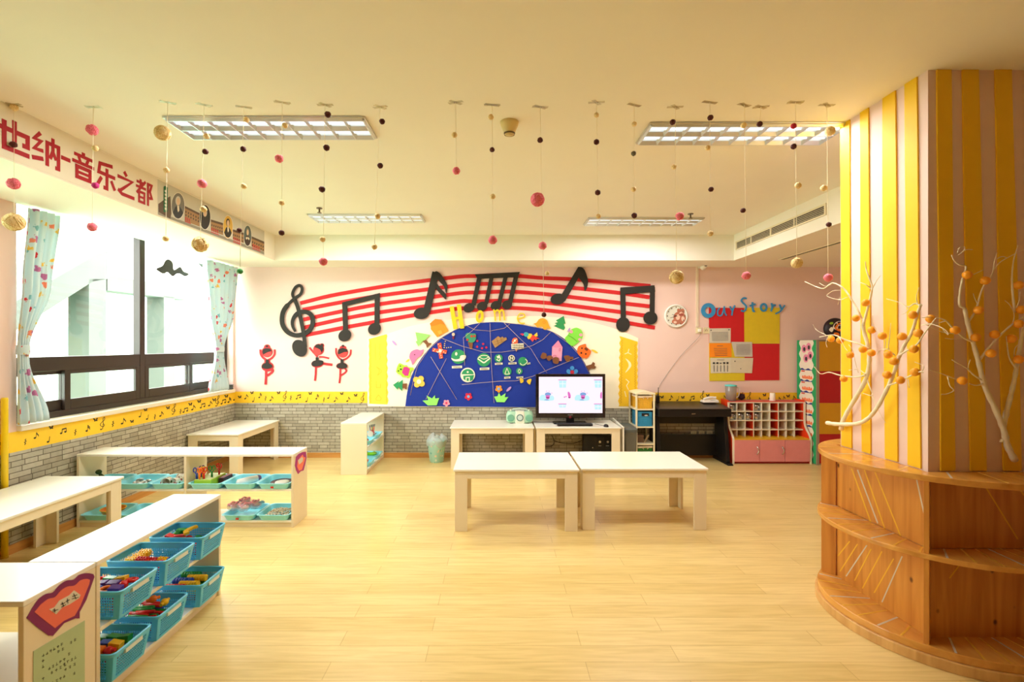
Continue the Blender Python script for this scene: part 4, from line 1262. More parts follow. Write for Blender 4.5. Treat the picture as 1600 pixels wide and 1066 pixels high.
baller('black and red ballerina cutout with arms raised, under the first beamed notes', [('e', 1355, 308, 82, 82, 0), ('e', 1358, 232, 52, 28, 0), ('r', cr([(1250, 240), (1252, 320), (1290, 390), (1340, 425)], 3), 26), ('r', cr([(1482, 265), (1472, 340), (1425, 395), (1365, 425)], 3), 26), ('e', 1340, 520, 88, 52, 0), ('r', [(1318, 560), (1315, 680), (1302, 790)], 28), ('r', cr([(1375, 545), (1412, 590), (1385, 630), (1325, 668)], 3), 26)],
       [('e', 1355, 325, 70, 60, 0)], [('p', [(1278, 318), (1290, 262), (1350, 236), (1425, 262), (1432, 298), (1370, 305), (1292, 340)]), ('e', 1358, 205, 20, 16, 0)], [('r', [(1345, 415), (1342, 480)], 46), ('p', cr([(1258, 540), (1280, 490), (1340, 470), (1410, 490), (1420, 545), (1340, 560)], 3, True))])

# display board
BD = thing('display_board', 'large cream display board with a dark blue felt dome', 'display board', (W(785, 630).x, YB, 0.68))
draw(MB(), [('p', [(15, 800), (15, 440)] + cr([(120, 415), (250, 372), (400, 345), (560, 332), (740, 322), (900, 320), (1030, 328), (1160, 345), (1280, 372), (1380, 405), (1455, 437)], 3) + [(1450, 812)])], onplane(1, YB - 0.012), (0, 0.012, 0), 0, zf).build('backing', C(252, 244, 218, 'cream board', rough=0.7, var=0.02), BD, True)
DOME = [(215, 800)] + cr([(218, 775), (228, 712), (250, 635), (290, 560), (345, 490), (410, 432), (500, 386), (590, 360), (700, 352), (800, 361), (900, 378), (990, 400), (1070, 448), (1130, 508), (1170, 570), (1205, 640), (1235, 720), (1255, 808)], 4)
draw(MB(), [('p', DOME)], onplane(1, YB - 0.016), (0, 0.004, 0), 0, zf).build('blue_dome', C(26, 52, 150, 'dark blue felt', rough=0.9, var=0.08, scale=60), BD, True)
def wav(x0, y0, x1, y1, n, a):
    out = []
    for i in range(n * 4):
        t = i / (n * 4 - 1)
        out.append((x0 + (x1 - x0) * t + a * math.sin(i * PI / 2), y0 + (y1 - y0) * t))
    return out
YP_ = C(250, 214, 60, 'yellow panel paper', rough=0.6, var=0.03)
YL_ = C(224, 176, 30, 'yellow stitching', rough=0.6)
YW_ = C(250, 240, 190, 'pale cut paper', rough=0.6)
draw(MB(), [('p', wav(22, 786, 22, 442, 9, 1.2) + wav(116, 416, 123, 790, 9, 3))], onplane(1, YB - 0.015), (0, 0.003, 0), 0, zf).build('yellow_panel', YP_, BD, True)
draw(MB(), [('p', wav(1350, 800, 1358, 426, 10, 3.5) + wav(1450, 456, 1451, 802, 10, 2))], onplane(1, YB - 0.015), (0, 0.003, 0), 0, zf).build('yellow_panel', C(244, 200, 40, 'deep yellow panel paper', rough=0.6, var=0.04), BD, True)
mb = MB()
draw(mb, [('r', [(155, 400), (160, 550)], 4), ('r', wav(196, 400, 202, 545, 3, 5), 4), ('r', cr([(165, 612), (208, 640), (212, 660), (178, 692)], 3), 4), ('r', cr([(165, 612), (195, 645), (178, 690)], 3), 4), ('r', [(166, 742), (166, 805), (204, 805), (204, 770)], 4), ('r', [(160, 908), (186, 872), (214, 905), (202, 925), (166, 922), (160, 908)], 4),
          ('r', wav(112, 365, 112, 945, 22, 3), 3), ('r', wav(258, 320, 260, 945, 22, 3), 3)], onplane(1, YB - 0.0155), (0, 0.0005, 0), 0, zl)
draw(mb, [('r', wav(1368, 445, 1362, 785, 24, 3), 4), ('r', wav(1438, 470, 1438, 790, 24, 3), 4)], onplane(1, YB - 0.0155), (0, 0.0005, 0), 0, zf)
mb.build('stitching', YL_, BD, True)
mb = MB()
draw(mb, [('r', [(1405, 495), (1400, 515), (1382, 522)], 4), ('r', [(1400, 515), (1418, 524)], 4), ('p', cr([(1386, 545), (1412, 565), (1416, 590), (1385, 622), (1402, 590), (1400, 568)], 3, True)), ('r', [(1388, 655), (1405, 670), (1392, 690), (1402, 712)], 4), ('r', [(1382, 720), (1390, 750)], 4)], onplane(1, YB - 0.0155), (0, 0.0005, 0), 0, zf)
mb.build('cut_shapes', YW_, BD, True)
# twine stretched over the dome
TW = C(206, 180, 150, 'pale twine', rough=0.9)
TWS = [('following the dome edge on the window side', [(5, 690), (28, 580), (62, 460), (150, 330), (250, 240), (350, 180)]), ('following the dome edge on the clock side', [(735, 122), (930, 140), (1060, 172), (1120, 195), (1250, 290), (1340, 392), (1405, 520)]),
       ('in a short arc at the dome top', [(432, 138), (510, 178), (630, 187), (740, 165), (784, 132)]), ('bent past the apple tree', [(550, 125), (490, 185), (420, 240), (428, 350), (431, 455)]),
       ('in the wide arc below the parrot and logs', [(245, 240), (410, 305), (580, 352), (720, 352), (840, 335), (960, 300), (1040, 255), (1100, 197)]), ('running straight down the dome middle', [(628, 125), (633, 300), (640, 470), (660, 750)]),
       ('slanting down past the pink tower', [(738, 124), (860, 245), (950, 330), (1010, 430), (1072, 515)]), ('in the low arc above the flowers', [(410, 605), (560, 590), (700, 578), (830, 575), (960, 540), (1100, 480), (1320, 392)]),
       ('crossing under the orange butterfly, falling to the right', [(165, 388), (370, 722)]), ('crossing under the orange butterfly, falling to the left', [(288, 402), (128, 720)])]
PTW = onplane(1, YB - 0.0192)
for k, (d, pts) in enumerate(TWS):
    mb = MB().tube([PTW(*zq(*p)) + Vector((0, -0.005 * (0, 0, 1, 4, 3, 2, 5, 6, 1, 2)[k], 0)) for p in pts], 0.0024, 6)
    solo('twine', 'pale twine on the blue dome ' + d, 'string', mb, TW, 'twine on the blue dome')
# cut-outs
OB, OD = 0.0125, 0.0222
GRN = C(150, 236, 110, 'light green felt'); GRD2 = C(40, 150, 90, 'dark green felt'); BRN = C(128, 78, 44, 'brown felt'); ORG = C(250, 148, 30, 'orange felt'); PNK = C(240, 122, 170, 'pink felt'); LIL = C(190, 150, 210, 'lilac felt'); CRM = C(246, 238, 214, 'cream felt'); BLK2 = C(24, 22, 22, 'black felt')
cut('house_cutout', 'orange house cutout tilted on the dome edge left of the H', 'cutout', [('walls', [('p', [(165, 125), (260, 108), (305, 185), (215, 235), (165, 172)])], ORG), ('roof', [('p', [(158, 128), (200, 92), (248, 98), (282, 142), (240, 128), (165, 150)])], C(238, 128, 20, 'deep orange felt')), ('door', [('p', [(218, 190), (245, 178), (258, 205), (232, 218)])], C(255, 170, 60, 'pale orange felt'))], zq, OD)
cut('tree_cutout', 'light green tree cutout with brown trunk at the dome edge', 'cutout', [('trunk', [('p', [(135, 285), (165, 262), (195, 305), (230, 310), (180, 360), (172, 325)])], BRN), ('foliage', [('p', [(60, 195), (215, 222), (172, 262), (170, 272), (135, 285), (90, 340), (62, 292), (80, 285)])], GRN)], zd1, OD)
cut('tree_cutout', 'dark green fir cutout lying sideways at the left foot of the dome', 'cutout', [('trunk', [('p', [(405, 770), (450, 765), (445, 825), (408, 798)])], BRN), ('foliage', [('p', [(320, 780), (378, 740), (368, 762), (412, 730), (408, 785), (405, 840), (368, 796), (364, 826)])], GRD2)], zl, OD)
cut('animal_cutout', 'round pink animal cutout on the left dome edge', 'cutout', [('body', [('p', cr([(470, 520), (490, 470), (540, 450), (572, 460), (605, 450), (592, 488), (575, 512), (545, 530), (518, 568), (500, 595), (490, 565)], 3, True))], PNK), ('eye', [('e', 520, 500, 5, 5, 0)], BLK2)], zl, OD)
cut('bear_cutout', 'green bear cutout in a pink vest at the left dome edge', 'cutout', [('body', [('p', cr([(348, 660), (372, 585), (395, 585), (425, 600), (448, 598), (462, 618), (505, 618), (508, 640), (485, 655), (478, 700), (458, 718), (440, 704), (408, 708), (392, 688)], 2, True))], C(170, 214, 50, 'lime felt')), ('vest', [('p', [(420, 615), (447, 612), (476, 630), (460, 695), (430, 695), (402, 665)])], C(232, 50, 130, 'magenta felt')), ('face', [('e', 388, 605, 5, 5, 0), ('e', 370, 650, 6, 6, 0), ('e', 393, 635, 8, 7, 0)], BLK2)], zl, OD)
cut('leaf_cutout', 'yellow leaf cutout beside the round pink animal', 'cutout', [('leaf', [('p', cr([(436, 568), (455, 545), (472, 542), (462, 562)], 3, True))], C(244, 206, 60, 'pale yellow felt'))], zl, OB)
cut('leaf_cutout', 'lilac leaf cutout alone on the cream board near the yellow panel', 'cutout', [('leaf', [('e', 333, 392, 30, 10, 48, 16)], LIL)], zl, OB)
cut('leaf_cutout', 'yellow leaf cutout beside the orange cat', 'cutout', [('leaf', [('p', cr([(893, 378), (925, 380), (962, 410), (930, 408)], 3, True))], C(244, 206, 60, 'pale yellow felt'))], zd2, OB)
cut('leaf_cutout', 'lilac leaf cutout beside the flower on the grass tuft', 'cutout', [('leaf', [('e', 1033, 788, 34, 13, -45, 16)], LIL)], zd1, OD)
def flow(label, cx, cy, r, pet, mid, z, n=5, rot=0.3):
    cut('flower_cutout', label, 'cutout', [('petals', [('p', flower(cx, cy, r, n, rot))], pet), ('centre', [('e', cx, cy, r * 0.36, r * 0.36, 0, 16)], mid)], z, OD, group=None)
flow('yellow four petal flower cutout at the left foot of the dome', 560, 750, 58, C(250, 196, 80, 'amber felt'), CRM, zl, 4, 0.6)
flow('small pink flower cutout at the bottom of the dome', 383, 933, 36, C(250, 160, 180, 'pale pink felt'), C(226, 60, 110, 'rose felt'), zd1)
flow('red flower cutout on the dome', 612, 865, 40, C(214, 34, 60, 'crimson felt'), C(120, 170, 220, 'pale blue felt'), zd1)
flow('orange flower cutout above the right grass tuft', 928, 785, 38, ORG, C(120, 170, 220, 'pale blue felt'), zd1)
cut('flower_cutout', 'blue petalled flower cutout partly behind the television', 'cutout', [('petals', [('e', 655, 602, 22, 22, 0), ('e', 693, 569, 22, 22, 0), ('e', 732, 602, 22, 22, 0), ('e', 670, 640, 22, 22, 0), ('e', 718, 640, 22, 22, 0)], C(70, 150, 214, 'sky blue felt')), ('centre', [('e', 694, 612, 21, 21, 0)], C(200, 40, 60, 'crimson felt centre'))], zd2, OD)
cut('grass_cutout', 'light green grass tuft cutout at the left of the dome', 'cutout', [('tuft', [('p', [(135, 908), (195, 902), (176, 855), (232, 885), (263, 850), (266, 885), (308, 880), (282, 955), (190, 958)])], GRN)], zd1, OD)
cut('grass_cutout', 'light green grass tuft cutout under the orange flower', 'cutout', [('tuft', [('p', [(880, 866), (915, 862), (930, 825), (950, 862), (1000, 830), (990, 872), (1028, 870), (988, 925), (905, 922)])], GRN)], zd1, OD)
cut('tree_cutout', 'round apple tree cutout with red apples on the dome', 'cutout', [('trunk', [('p', [(605, 298), (660, 292), (652, 372), (630, 372)])], BRN), ('crown', [('p', cr([(580, 230), (600, 202), (640, 208), (688, 212), (690, 268), (662, 300), (622, 300), (597, 275)], 3, True))], C(60, 150, 110, 'sea green felt')), ('apples', [('e', 645, 237, 13, 12, 0), ('e', 676, 236, 13, 12, 0), ('e', 602, 274, 12, 12, 0)], C(190, 60, 40, 'apple red felt'))], zd1, OD)
for lb, x, y in (('uppermost', 705, 286), ('rightmost of the upper row', 765, 317), ('leftmost', 703, 346), ('lowest', 754, 361), ('rightmost of the lower row', 798, 354)):
    cut('berry_cutout', 'tiny red berry dot beside the apple tree, %s of five' % lb, 'cutout', [('dot', [('e', x, y, 12, 11, 0, 12)], C(200, 30, 60, 'berry red felt'))], zd1, OD, 0.004, 'red berry dots beside the apple tree')
LOGB = C(176, 136, 84, 'cardboard tan')
cut('log_cutout', 'tan corrugated cardboard log pile on the dome', 'cutout', [('logs', [('p', [(853, 290), (890, 262), (922, 235), (945, 252), (968, 240), (978, 255), (1005, 248), (1014, 270), (950, 315), (890, 358)])], LOGB), ('grooves', [('r', [(875, 300), (1005, 255)], 3), ('r', [(880, 325), (985, 285)], 3), ('r', [(905, 250), (925, 330)], 3), ('r', [(945, 250), (962, 300)], 3)], C(140, 100, 56, 'cardboard shade'))], zd1, OD)
cut('flower_cutout', 'tiny cream flower on a dark red stalk near the top of the dome', 'cutout', [('stalk', [('p', [(443, 240), (466, 238), (460, 268), (450, 268)])], C(120, 30, 60, 'plum felt')), ('head', [('e', 455, 217, 16, 18, 0, 14)], C(206, 186, 160, 'dull cream felt'))], zd1, OD)
cut('butterfly_cutout', 'orange speckled butterfly cutout with yellow dotted antennae', 'cutout', [('wings', [('r', [(308, 308), (322, 392)], 40), ('r', [(238, 376), (320, 395)], 36), ('r', [(330, 468), (318, 392)], 38), ('r', [(385, 402), (318, 388)], 38)], C(240, 84, 50, 'coral felt')), ('spots', [('e', x, y, 5, 5, 0, 8) for x, y in [(300, 320), (318, 340), (262, 372), (285, 395), (325, 440), (318, 420), (355, 400), (372, 412), (300, 400), (310, 372), (340, 378), (292, 404), (330, 462), (250, 388)]] + [('e', 318, 390, 16, 20, 0, 12)], CRM),
     ('antennae', [('e', x, y, 6, 5, 0, 8) for x, y in [(372, 290), (365, 314), (363, 334), (360, 355), (386, 357), (407, 354), (430, 352)]], C(240, 210, 60, 'bright yellow felt'))], zd1, OD)
# round badges with name strips
BG = C(44, 148, 96, 'badge green felt')
def badge(label, cx, cy, r, base, fig, figmat, z, strip=None):
    lay = [('disc', [('e', cx, cy, r, r, 0, 32)], base)]
    for i, (f, m) in enumerate(zip(fig, figmat)):
        lay.append(('symbol', f, m))
    cut('badge', label, 'badge', lay, z, OD, 0.005)
    if strip:
        sx, sy, w, hh, what = strip
        n = max(4, int(w / 9))
        cut('name_strip', 'narrow white name strip under ' + what, 'label', [('card', [('p', [(sx - w / 2, sy - hh / 2 + 2), (sx + w / 2, sy - hh / 2 - 2), (sx + w / 2, sy + hh / 2 - 2), (sx - w / 2, sy + hh / 2 + 2)])], CRM),
             ('writing', [('r', [(sx - w * .38 + k * w * .76 / n, sy - 5), (sx - w * .38 + (k + .55) * w * .76 / n, sy + 5)], 3.5) for k in range(n)], C(70, 80, 80, 'grey ink'))], z, OD, 0.003)
badge('large green round badge with a white wave and drop', 508, 450, 75, BG, [[('p', cr([(434, 462), (470, 478), (520, 470), (530, 440), (582, 435), (580, 470), (545, 492), (490, 498), (448, 488)], 3, True)), ('e', 485, 420, 12, 18, 0, 14)]], [CRM], zd1, (493, 557, 105, 24, 'the badge with a white wave'))
badge('cream rimmed round badge with a green house arch', 605, 641, 76, CRM, [[('p', [(605 + 62 * math.cos(a), 641 - 8 + 55 * math.sin(a)) for a in [PI + PI * k / 14 for k in range(15)]]), ('p', [(558, 648), (672, 640), (660, 690), (630, 705), (585, 700), (560, 680)])], [('e', 605, 610, 10, 10, 0, 12), ('r', [(588, 700), (588, 668), (622, 666), (622, 705)], 9)]], [BG, CRM], zd1)
badge('large green round badge with white wing shapes', 773, 483, 70, BG, [[('r', cr([(708, 470), (740, 492), (773, 512), (805, 490), (838, 466)], 3), 12), ('r', cr([(712, 462), (745, 440), (773, 436), (805, 440), (834, 460)], 3), 7), ('r', cr([(725, 455), (773, 475), (822, 455)], 3), 6)]], [CRM], zd1, (780, 576, 100, 24, 'the badge with wing shapes'))
badge('small green round badge with white arrows', 926, 466, 42, BG, [[('p', [(905, 445), (930, 440), (940, 460), (918, 470)]), ('r', [(930, 432), (945, 470), (930, 498)], 9), ('r', [(905, 478), (925, 490)], 9)]], [CRM], zd1, (928, 523, 80, 20, 'the badge with white arrows'))
badge('small white ringed badge with a dark letter shape', 62, 466, 34, CRM, [[('e', 62, 466, 26, 26, 0, 20)], [('r', [(50, 482), (50, 452), (74, 478), (74, 450)], 9)]], [C(60, 90, 80, 'dark green felt disc'), CRM], zd2, (72, 519, 84, 20, 'the white ringed badge'))
badge('green round badge with a broken white ring', 180, 501, 48, BG, [[('r', cr([(155, 515), (160, 530), (190, 535), (222, 510), (222, 490), (205, 475)], 3), 6)]], [CRM], zd2, (240, 521, 34, 18, 'the badge with a broken ring'))
badge('green round badge with a white triangle outline', 15, 603, 46, BG, [[('r', [(-8, 632), (14, 570), (40, 630), (-8, 632)], 7)]], [CRM], zd2, (18, 668, 64, 20, 'the triangle badge'))
badge('smallest green round badge with a white drop outline', 143, 600, 33, BG, [[('r', cr([(143, 578), (130, 602), (143, 616), (156, 602), (143, 578)], 3), 5), ('r', [(143, 616), (143, 628)], 6)]], [CRM], zd2, (148, 666, 70, 18, 'the drop badge'))
cut('paper_strip', 'white paper strip with black characters and a red animal picture on the dome', 'paper', [('tail', [('p', [(95, 365), (125, 368), (112, 398)])], C(214, 160, 110, 'tan paper')), ('card', [('p', [(58, 316), (188, 310), (190, 366), (62, 370)])], CRM), ('animal', [('p', cr([(65, 310), (72, 265), (100, 250), (122, 258), (130, 300), (110, 315)], 2, True))], C(214, 100, 66, 'brick red paper')),
     ('animal_patch', [('e', 96, 282, 10, 14, 20), ('e', 80, 300, 8, 6, 0), ('e', 112, 268, 6, 5, 0)], CRM), ('writing', [('r', [(72 + k * 17, 326 + r_ * 24), (82 + k * 17, 332 + r_ * 24)], 5) for k in range(7) for r_ in (0, 1)] + [('r', [(76 + k * 17, 322 + r_ * 24), (76 + k * 17, 338 + r_ * 24)], 3.5) for k in range(7) for r_ in (0, 1)], C(60, 50, 50, 'dark ink'))], zd2, OD)
cut('parrot_cutout', 'bright parrot cutout with red tail feathers on the dome', 'cutout', [('tail', [('p', [(240, 262), (262, 222), (300, 228), (320, 245), (352, 262), (325, 262), (318, 280), (300, 268), (280, 294), (262, 272)])], C(232, 70, 60, 'coral red felt')), ('wing', [('p', cr([(222, 235), (235, 210), (275, 215), (262, 250), (238, 268)], 3, True))], C(240, 204, 60, 'parrot yellow felt')),
     ('head', [('e', 214, 218, 26, 24, 20)], C(60, 170, 180, 'turquoise felt')), ('beak', [('p', [(150, 212), (178, 206), (195, 218), (178, 232)])], C(226, 60, 90, 'rose red felt')), ('feather', [('p', [(295, 225), (328, 196), (334, 238), (312, 240)])], C(240, 204, 60, 'parrot yellow felt'))], zd2, OD)
cut('tower_cutout', 'pale pink tower cutout with pointed roof on the dome', 'cutout', [('wall', [('p', [(480, 460), (486, 348), (592, 350), (582, 495), (500, 490)])], C(240, 160, 190, 'light pink felt')), ('roof', [('p', [(482, 350), (548, 280), (594, 352)])], C(232, 140, 176, 'dusty pink felt')), ('openings', [('r', [(556, 370), (568, 362), (568, 390), (556, 392), (556, 370)], 3), ('r', cr([(495, 488), (492, 450), (512, 432), (528, 450), (526, 490)], 3), 3)], C(200, 96, 140, 'deep pink line'))], zd2, OD)
def blob(cx, cy, r, sd):
    q = random.Random(sd)
    return ('p', cr([(cx + r * q.uniform(.75, 1.2) * math.cos(a), cy + r * q.uniform(.75, 1.2) * math.sin(a)) for a in [2 * PI * i / 7 for i in range(7)]], 3, True))
for lb, sp in (('at the left of the pink tower', [blob(398, 440, 36, 1), blob(458, 462, 30, 2), ('r', [(400, 445), (460, 460)], 12)]), ('in front of the pink tower', [blob(522, 492, 40, 3)]), ('at the right of the pink tower', [blob(642, 462, 34, 5), ('r', [(640, 462), (705, 462)], 22)])):
    cut('bush_cutout', 'brown bush cutout ' + lb, 'cutout', [('shape', sp, BRN)], zd2, OD + 0.013, 0.004)
cut('cat_cutout', 'orange cat head cutout with black stripes on the dome edge', 'cutout', [('head', [('p', cr([(745, 385), (760, 342), (805, 322), (838, 318), (842, 350), (890, 388), (878, 432), (842, 468), (790, 456), (755, 422)], 2, True))], C(246, 110, 30, 'cat orange felt')), ('face', [('e', 795, 361, 8, 8, 0), ('e', 835, 421, 8, 8, 0), ('e', 788, 410, 9, 10, 0), ('r', [(822, 372), (840, 352)], 8), ('r', [(832, 380), (850, 362)], 8), ('r', [(842, 388), (858, 372)], 8)], BLK2)], zd2, OD)
cut('frog_cutout', 'light green frog cutout with pink cheeks on the dome edge', 'cutout', [('bow', [('p', [(640, 190), (655, 160), (672, 145), (672, 180)])], LIL), ('body', [('p', cr([(618, 258), (650, 220), (682, 168), (740, 148), (792, 178), (806, 238), (772, 285), (722, 328), (690, 338), (645, 305)], 3, True))], C(130, 220, 70, 'frog green felt')), ('cheeks', [('e', 683, 190, 18, 17, 0), ('e', 784, 223, 19, 16, 0), ('e', 771, 270, 15, 14, 0)], C(240, 160, 180, 'cheek pink felt')), ('mouth', [('r', cr([(655, 228), (705, 255), (745, 295)], 3), 3)], C(90, 170, 50, 'green line'))], zd2, OD)
cut('tree_cutout', 'dark green pine cutout on the cream board right of the elephant', 'cutout', [('foliage', [('p', [(605, 25), (625, 105), (606, 108), (620, 152), (605, 173), (503, 130), (535, 112), (510, 100), (546, 90), (524, 72)])], C(46, 150, 84, 'pine green felt'))], zd2, OB)
cut('elephant_cutout', 'orange elephant cutout walking on the dome top', 'cutout', [('body', [('p', cr([(290, 105), (322, 96), (345, 62), (390, 48), (430, 70), (450, 118), (470, 160), (432, 150), (424, 168), (396, 164), (386, 140), (345, 136), (335, 150), (308, 118)], 2, True))], C(250, 166, 40, 'elephant orange felt')), ('ear', [('r', cr([(385, 85), (405, 78), (415, 95), (398, 105), (385, 90)], 3), 3)], C(206, 120, 20, 'orange line'))], zd2, OD)
cut('stump_cutout', 'brown tree stump cutout at the right dome edge above the television', 'cutout', [('trunk', [('p', [(838, 545), (893, 530), (910, 503), (930, 518), (925, 545), (946, 555), (926, 576), (890, 570), (870, 597)])], BRN)], zd2, OD)
for lb, pts in (('left', [(150, 672), (178, 680), (188, 708), (160, 726), (150, 705)]), ('right', [(218, 705), (250, 680), (270, 685), (262, 715), (250, 742)])):
    cut('bell_cutout', 'small yellow bell cutout beside the television, %s of two' % lb, 'cutout', [('bell', [('p', cr(pts, 2, True))], C(240, 200, 50, 'bell yellow felt'))], zd2, OD + 0.004, 0.004)
# lettering
LY = C(240, 206, 30, 'yellow foam letter', rough=0.5)
cut('letter', 'yellow foam capital H standing at the dome top', 'letter', [('shape', [('r', cr([(462, 268), (470, 320), (482, 388)], 3), 22), ('r', cr([(500, 258), (508, 320), (518, 386)], 3), 22), ('r', [(472, 336), (508, 326)], 14)], LY)], zf, 0.03, 0.01)
cut('letter', 'yellow foam letter o between the H and the m', 'letter', [('shape', [('r', ell(611, 322, 14, 26, 8, 20), 14, True)], LY)], zf, 0.02, 0.01)
cut('letter', 'yellow foam letter m right of the dome middle', 'letter', [('shape', [('r', cr([(686, 284), (692, 318), (694, 346)], 3), 8), ('r', cr([(690, 302), (704, 288), (716, 300), (719, 345)], 3), 8), ('r', cr([(716, 302), (728, 287), (738, 300), (743, 342)], 3), 8)], LY)], zf, 0.02, 0.01)
cut('letter', 'thin yellow foam letter e before the orange elephant', 'letter', [('shape', [('r', cr([(814, 334), (850, 324), (844, 308), (824, 308), (812, 332), (824, 356), (852, 358)], 3), 6)], LY)], zf, 0.02, 0.01)
BLU = C(58, 150, 206, 'blue foam letter', rough=0.5)
LET = [('O', 'thick blue foam capital O overlapping the red square', [('r', ell(180, 235, 55, 57, 0, 28), 40, True)]),
       ('u', 'thin blue foam letter u on the red square', [('r', cr([(300, 205), (278, 240), (282, 285), (322, 280), (348, 190)], 3), 12), ('r', cr([(346, 200), (352, 260), (370, 288)], 3), 12)]),
       ('r', 'thin blue foam letter r beside the u on the red square', [('r', cr([(405, 192), (420, 225), (430, 240)], 3), 13), ('r', cr([(457, 182), (434, 232), (424, 288)], 3), 14)]),
       ('S', 'blue foam capital S where red and yellow squares meet', [('r', cr([(580, 112), (550, 104), (524, 130), (545, 160), (574, 190), (568, 226), (545, 244), (522, 234)], 3), 16)]),
       ('t', 'blue foam letter t right of the capital S', [('r', cr([(640, 148), (642, 205), (648, 240), (664, 244)], 3), 17), ('r', [(612, 186), (672, 168)], 16)]),
       ('o', 'blue foam small letter o over the yellow square', [('r', ell(757, 203, 29, 36, 0, 24), 19, True)]),
       ('r', 'blue foam letter r over the yellow square before the y', [('r', cr([(838, 158), (846, 200), (832, 244)], 3), 17), ('r', cr([(844, 200), (860, 180), (882, 180)], 3), 17)]),
       ('y', 'blue foam letter y at the far end of the blue lettering', [('r', [(922, 172), (944, 222)], 15), ('r', cr([(976, 180), (934, 240), (880, 270)], 3), 14)])]
for _, lb, sp in LET:
    cut('letter', lb, 'letter', [('shape', sp, BLU)], zs, 0.008, 0.01)
SB = thing('notice_board', 'square notice board of two red and two yellow panels', 'notice board', (W(1163, 595).x, YB, W(1163, 595).z))
SR, SY = C(206, 30, 36, 'red panel foam', rough=0.7), C(226, 200, 40, 'mustard yellow panel foam', rough=0.7)
for nm, pts, m in (('red_panel', [(185, 208), (551, 208), (553, 572), (187, 572)], SR), ('yellow_panel', [(552, 207), (921, 205), (921, 580), (554, 580)], SY), ('yellow_panel', [(187, 574), (554, 574), (556, 968), (190, 970)], SY), ('red_panel', [(556, 582), (919, 582), (917, 961), (557, 963)], SR)):
    draw(MB(), [('p', pts)], onplane(1, YB - 0.007), (0, 0.007, 0), 0, zs).build(nm, m, SB, True)
INK = C(96, 96, 96, 'grey printed lines'); INKD = C(40, 40, 40, 'dark print')
def sheet(label, pts, m, lines, extra=None, off=0.0075):
    lay = [('page', [('p', pts)], m)]
    if lines: lay.append(('writing', lines, INK))
    if extra: lay.append(('pins' if len(extra) < 4 else 'pictures', extra, INKD))
    cut('paper_sheet', label, 'paper', lay, zs, off, 0.0015)
GREYP = C(216, 208, 190, 'plain notice paper', rough=0.8, var=0.02)
sheet('white printed sheet pinned on the red square of the notice board', [(188, 422), (412, 420), (411, 572), (188, 572)], GREYP, [('r', [(215, y), (385, y)], 3) for y in range(462, 560, 14)], [('e', 207, 441, 7, 5, 0, 8), ('e', 394, 436, 8, 5, 0, 8)])
sheet('orange printed sheet on the notice board', [(190, 577), (418, 574), (420, 720), (190, 722)], C(255, 146, 34, 'orange paper'), [('r', [(270, 604), (330, 604)], 4)] + [('r', [(235 + k * 3, y), (375, y - 2)], 3) for k, y in enumerate(range(632, 708, 18))], None, 0.009)
sheet('white sheet curling beside the orange sheet', [(418, 562), (634, 564), (639, 718), (455, 716)], C(206, 200, 190, 'grey white paper'), [('r', [(470, y), (615, y)], 2) for y in range(590, 700, 13)], None, 0.012)
sheet('white sheet with five small dark pictures in a row', [(198, 730), (412, 728), (414, 886), (204, 888)], C(222, 214, 192, 'warm notice paper'), [('r', [(270, 750), (345, 750)], 4)] + [('r', [(x, 806), (x, 872)], 6) for x in (238, 272, 308, 344, 378)], [('e', 236, 783, 11, 10, 0, 10), ('e', 273, 783, 11, 10, 0, 10), ('e', 308, 785, 8, 6, 0, 10), ('e', 344, 782, 12, 10, 0, 10), ('e', 378, 782, 11, 10, 0, 10)], 0.0115)
sheet('blank white sheet beside the sheet with five pictures', [(412, 728), (646, 729), (633, 888), (412, 884)], C(218, 208, 184, 'blank notice paper'), [], [('e', 456, 764, 5, 7, 0, 8), ('e', 516, 842, 5, 5, 0, 8)], 0.0115)

# clock, camera, socket, cable
c = W(1055.8, 494)
CK = thing('wall_clock', 'round white wall clock with a teddy bear picture', 'clock', (c.x, YB, c.z - 0.15))
def disc(r, y0, y1, n=48, cx=c.x, cz=c.z):
    return MB().prism([(cx + r * math.cos(2 * PI * i / n), y0, cz + r * math.sin(2 * PI * i / n)) for i in range(n)], (0, y1 - y0, 0))
r0 = 18.2 / 118.0
mb = MB()
n = 56
prof = [(r0 * 0.86, YB - 0.024), (r0 * 0.9, YB - 0.03), (r0, YB - 0.022), (r0, YB - 0.001)]
vs = [(c.x + r * math.cos(2 * PI * i / n), y, c.z + r * math.sin(2 * PI * i / n)) for r, y in prof for i in range(n)]
mb.add(vs, [(k * n + i, k * n + (i + 1) % n, (k + 1) * n + (i + 1) % n, (k + 1) * n + i) for k in range(3) for i in range(n)], 0, True)
mb.build('rim', C(244, 240, 230, 'white clock rim', rough=0.3), CK, True)
disc(r0 * 0.9, YB - 0.012, YB - 0.001).build('face', C(232, 232, 218, 'pale clock face'), CK, True)
zk = zm(1000, 400, 3.135)
PK = lambda k: onplane(1, YB - 0.0125 - k * 0.0006)
mb = draw(MB(), [('e', 200, 275, 18, 15, 0), ('e', 186, 300, 22, 26, 10), ('e', 178, 322, 22, 14, 0), ('e', 208, 305, 18, 26, -10), ('e', 205, 328, 16, 8, 0), ('e', 188, 265, 7, 7, 0), ('e', 213, 264, 7, 7, 0)], PK(1), (0, 0.0005, 0), 0, zk)
draw(mb, [('e', 201, 280, 8, 6, 0), ('e', 186, 300, 10, 14, 10), ('e', 210, 308, 8, 12, 0), ('e', 172, 325, 8, 6, 0)], PK(2), (0, 0.0005, 0), 1, zk)
draw(mb, [('e', 196, 274, 2, 2, 0, 8), ('e', 206, 273, 2, 2, 0, 8), ('r', [(190, 290), (212, 288)], 4)], PK(3), (0, 0.0005, 0), 2, zk)
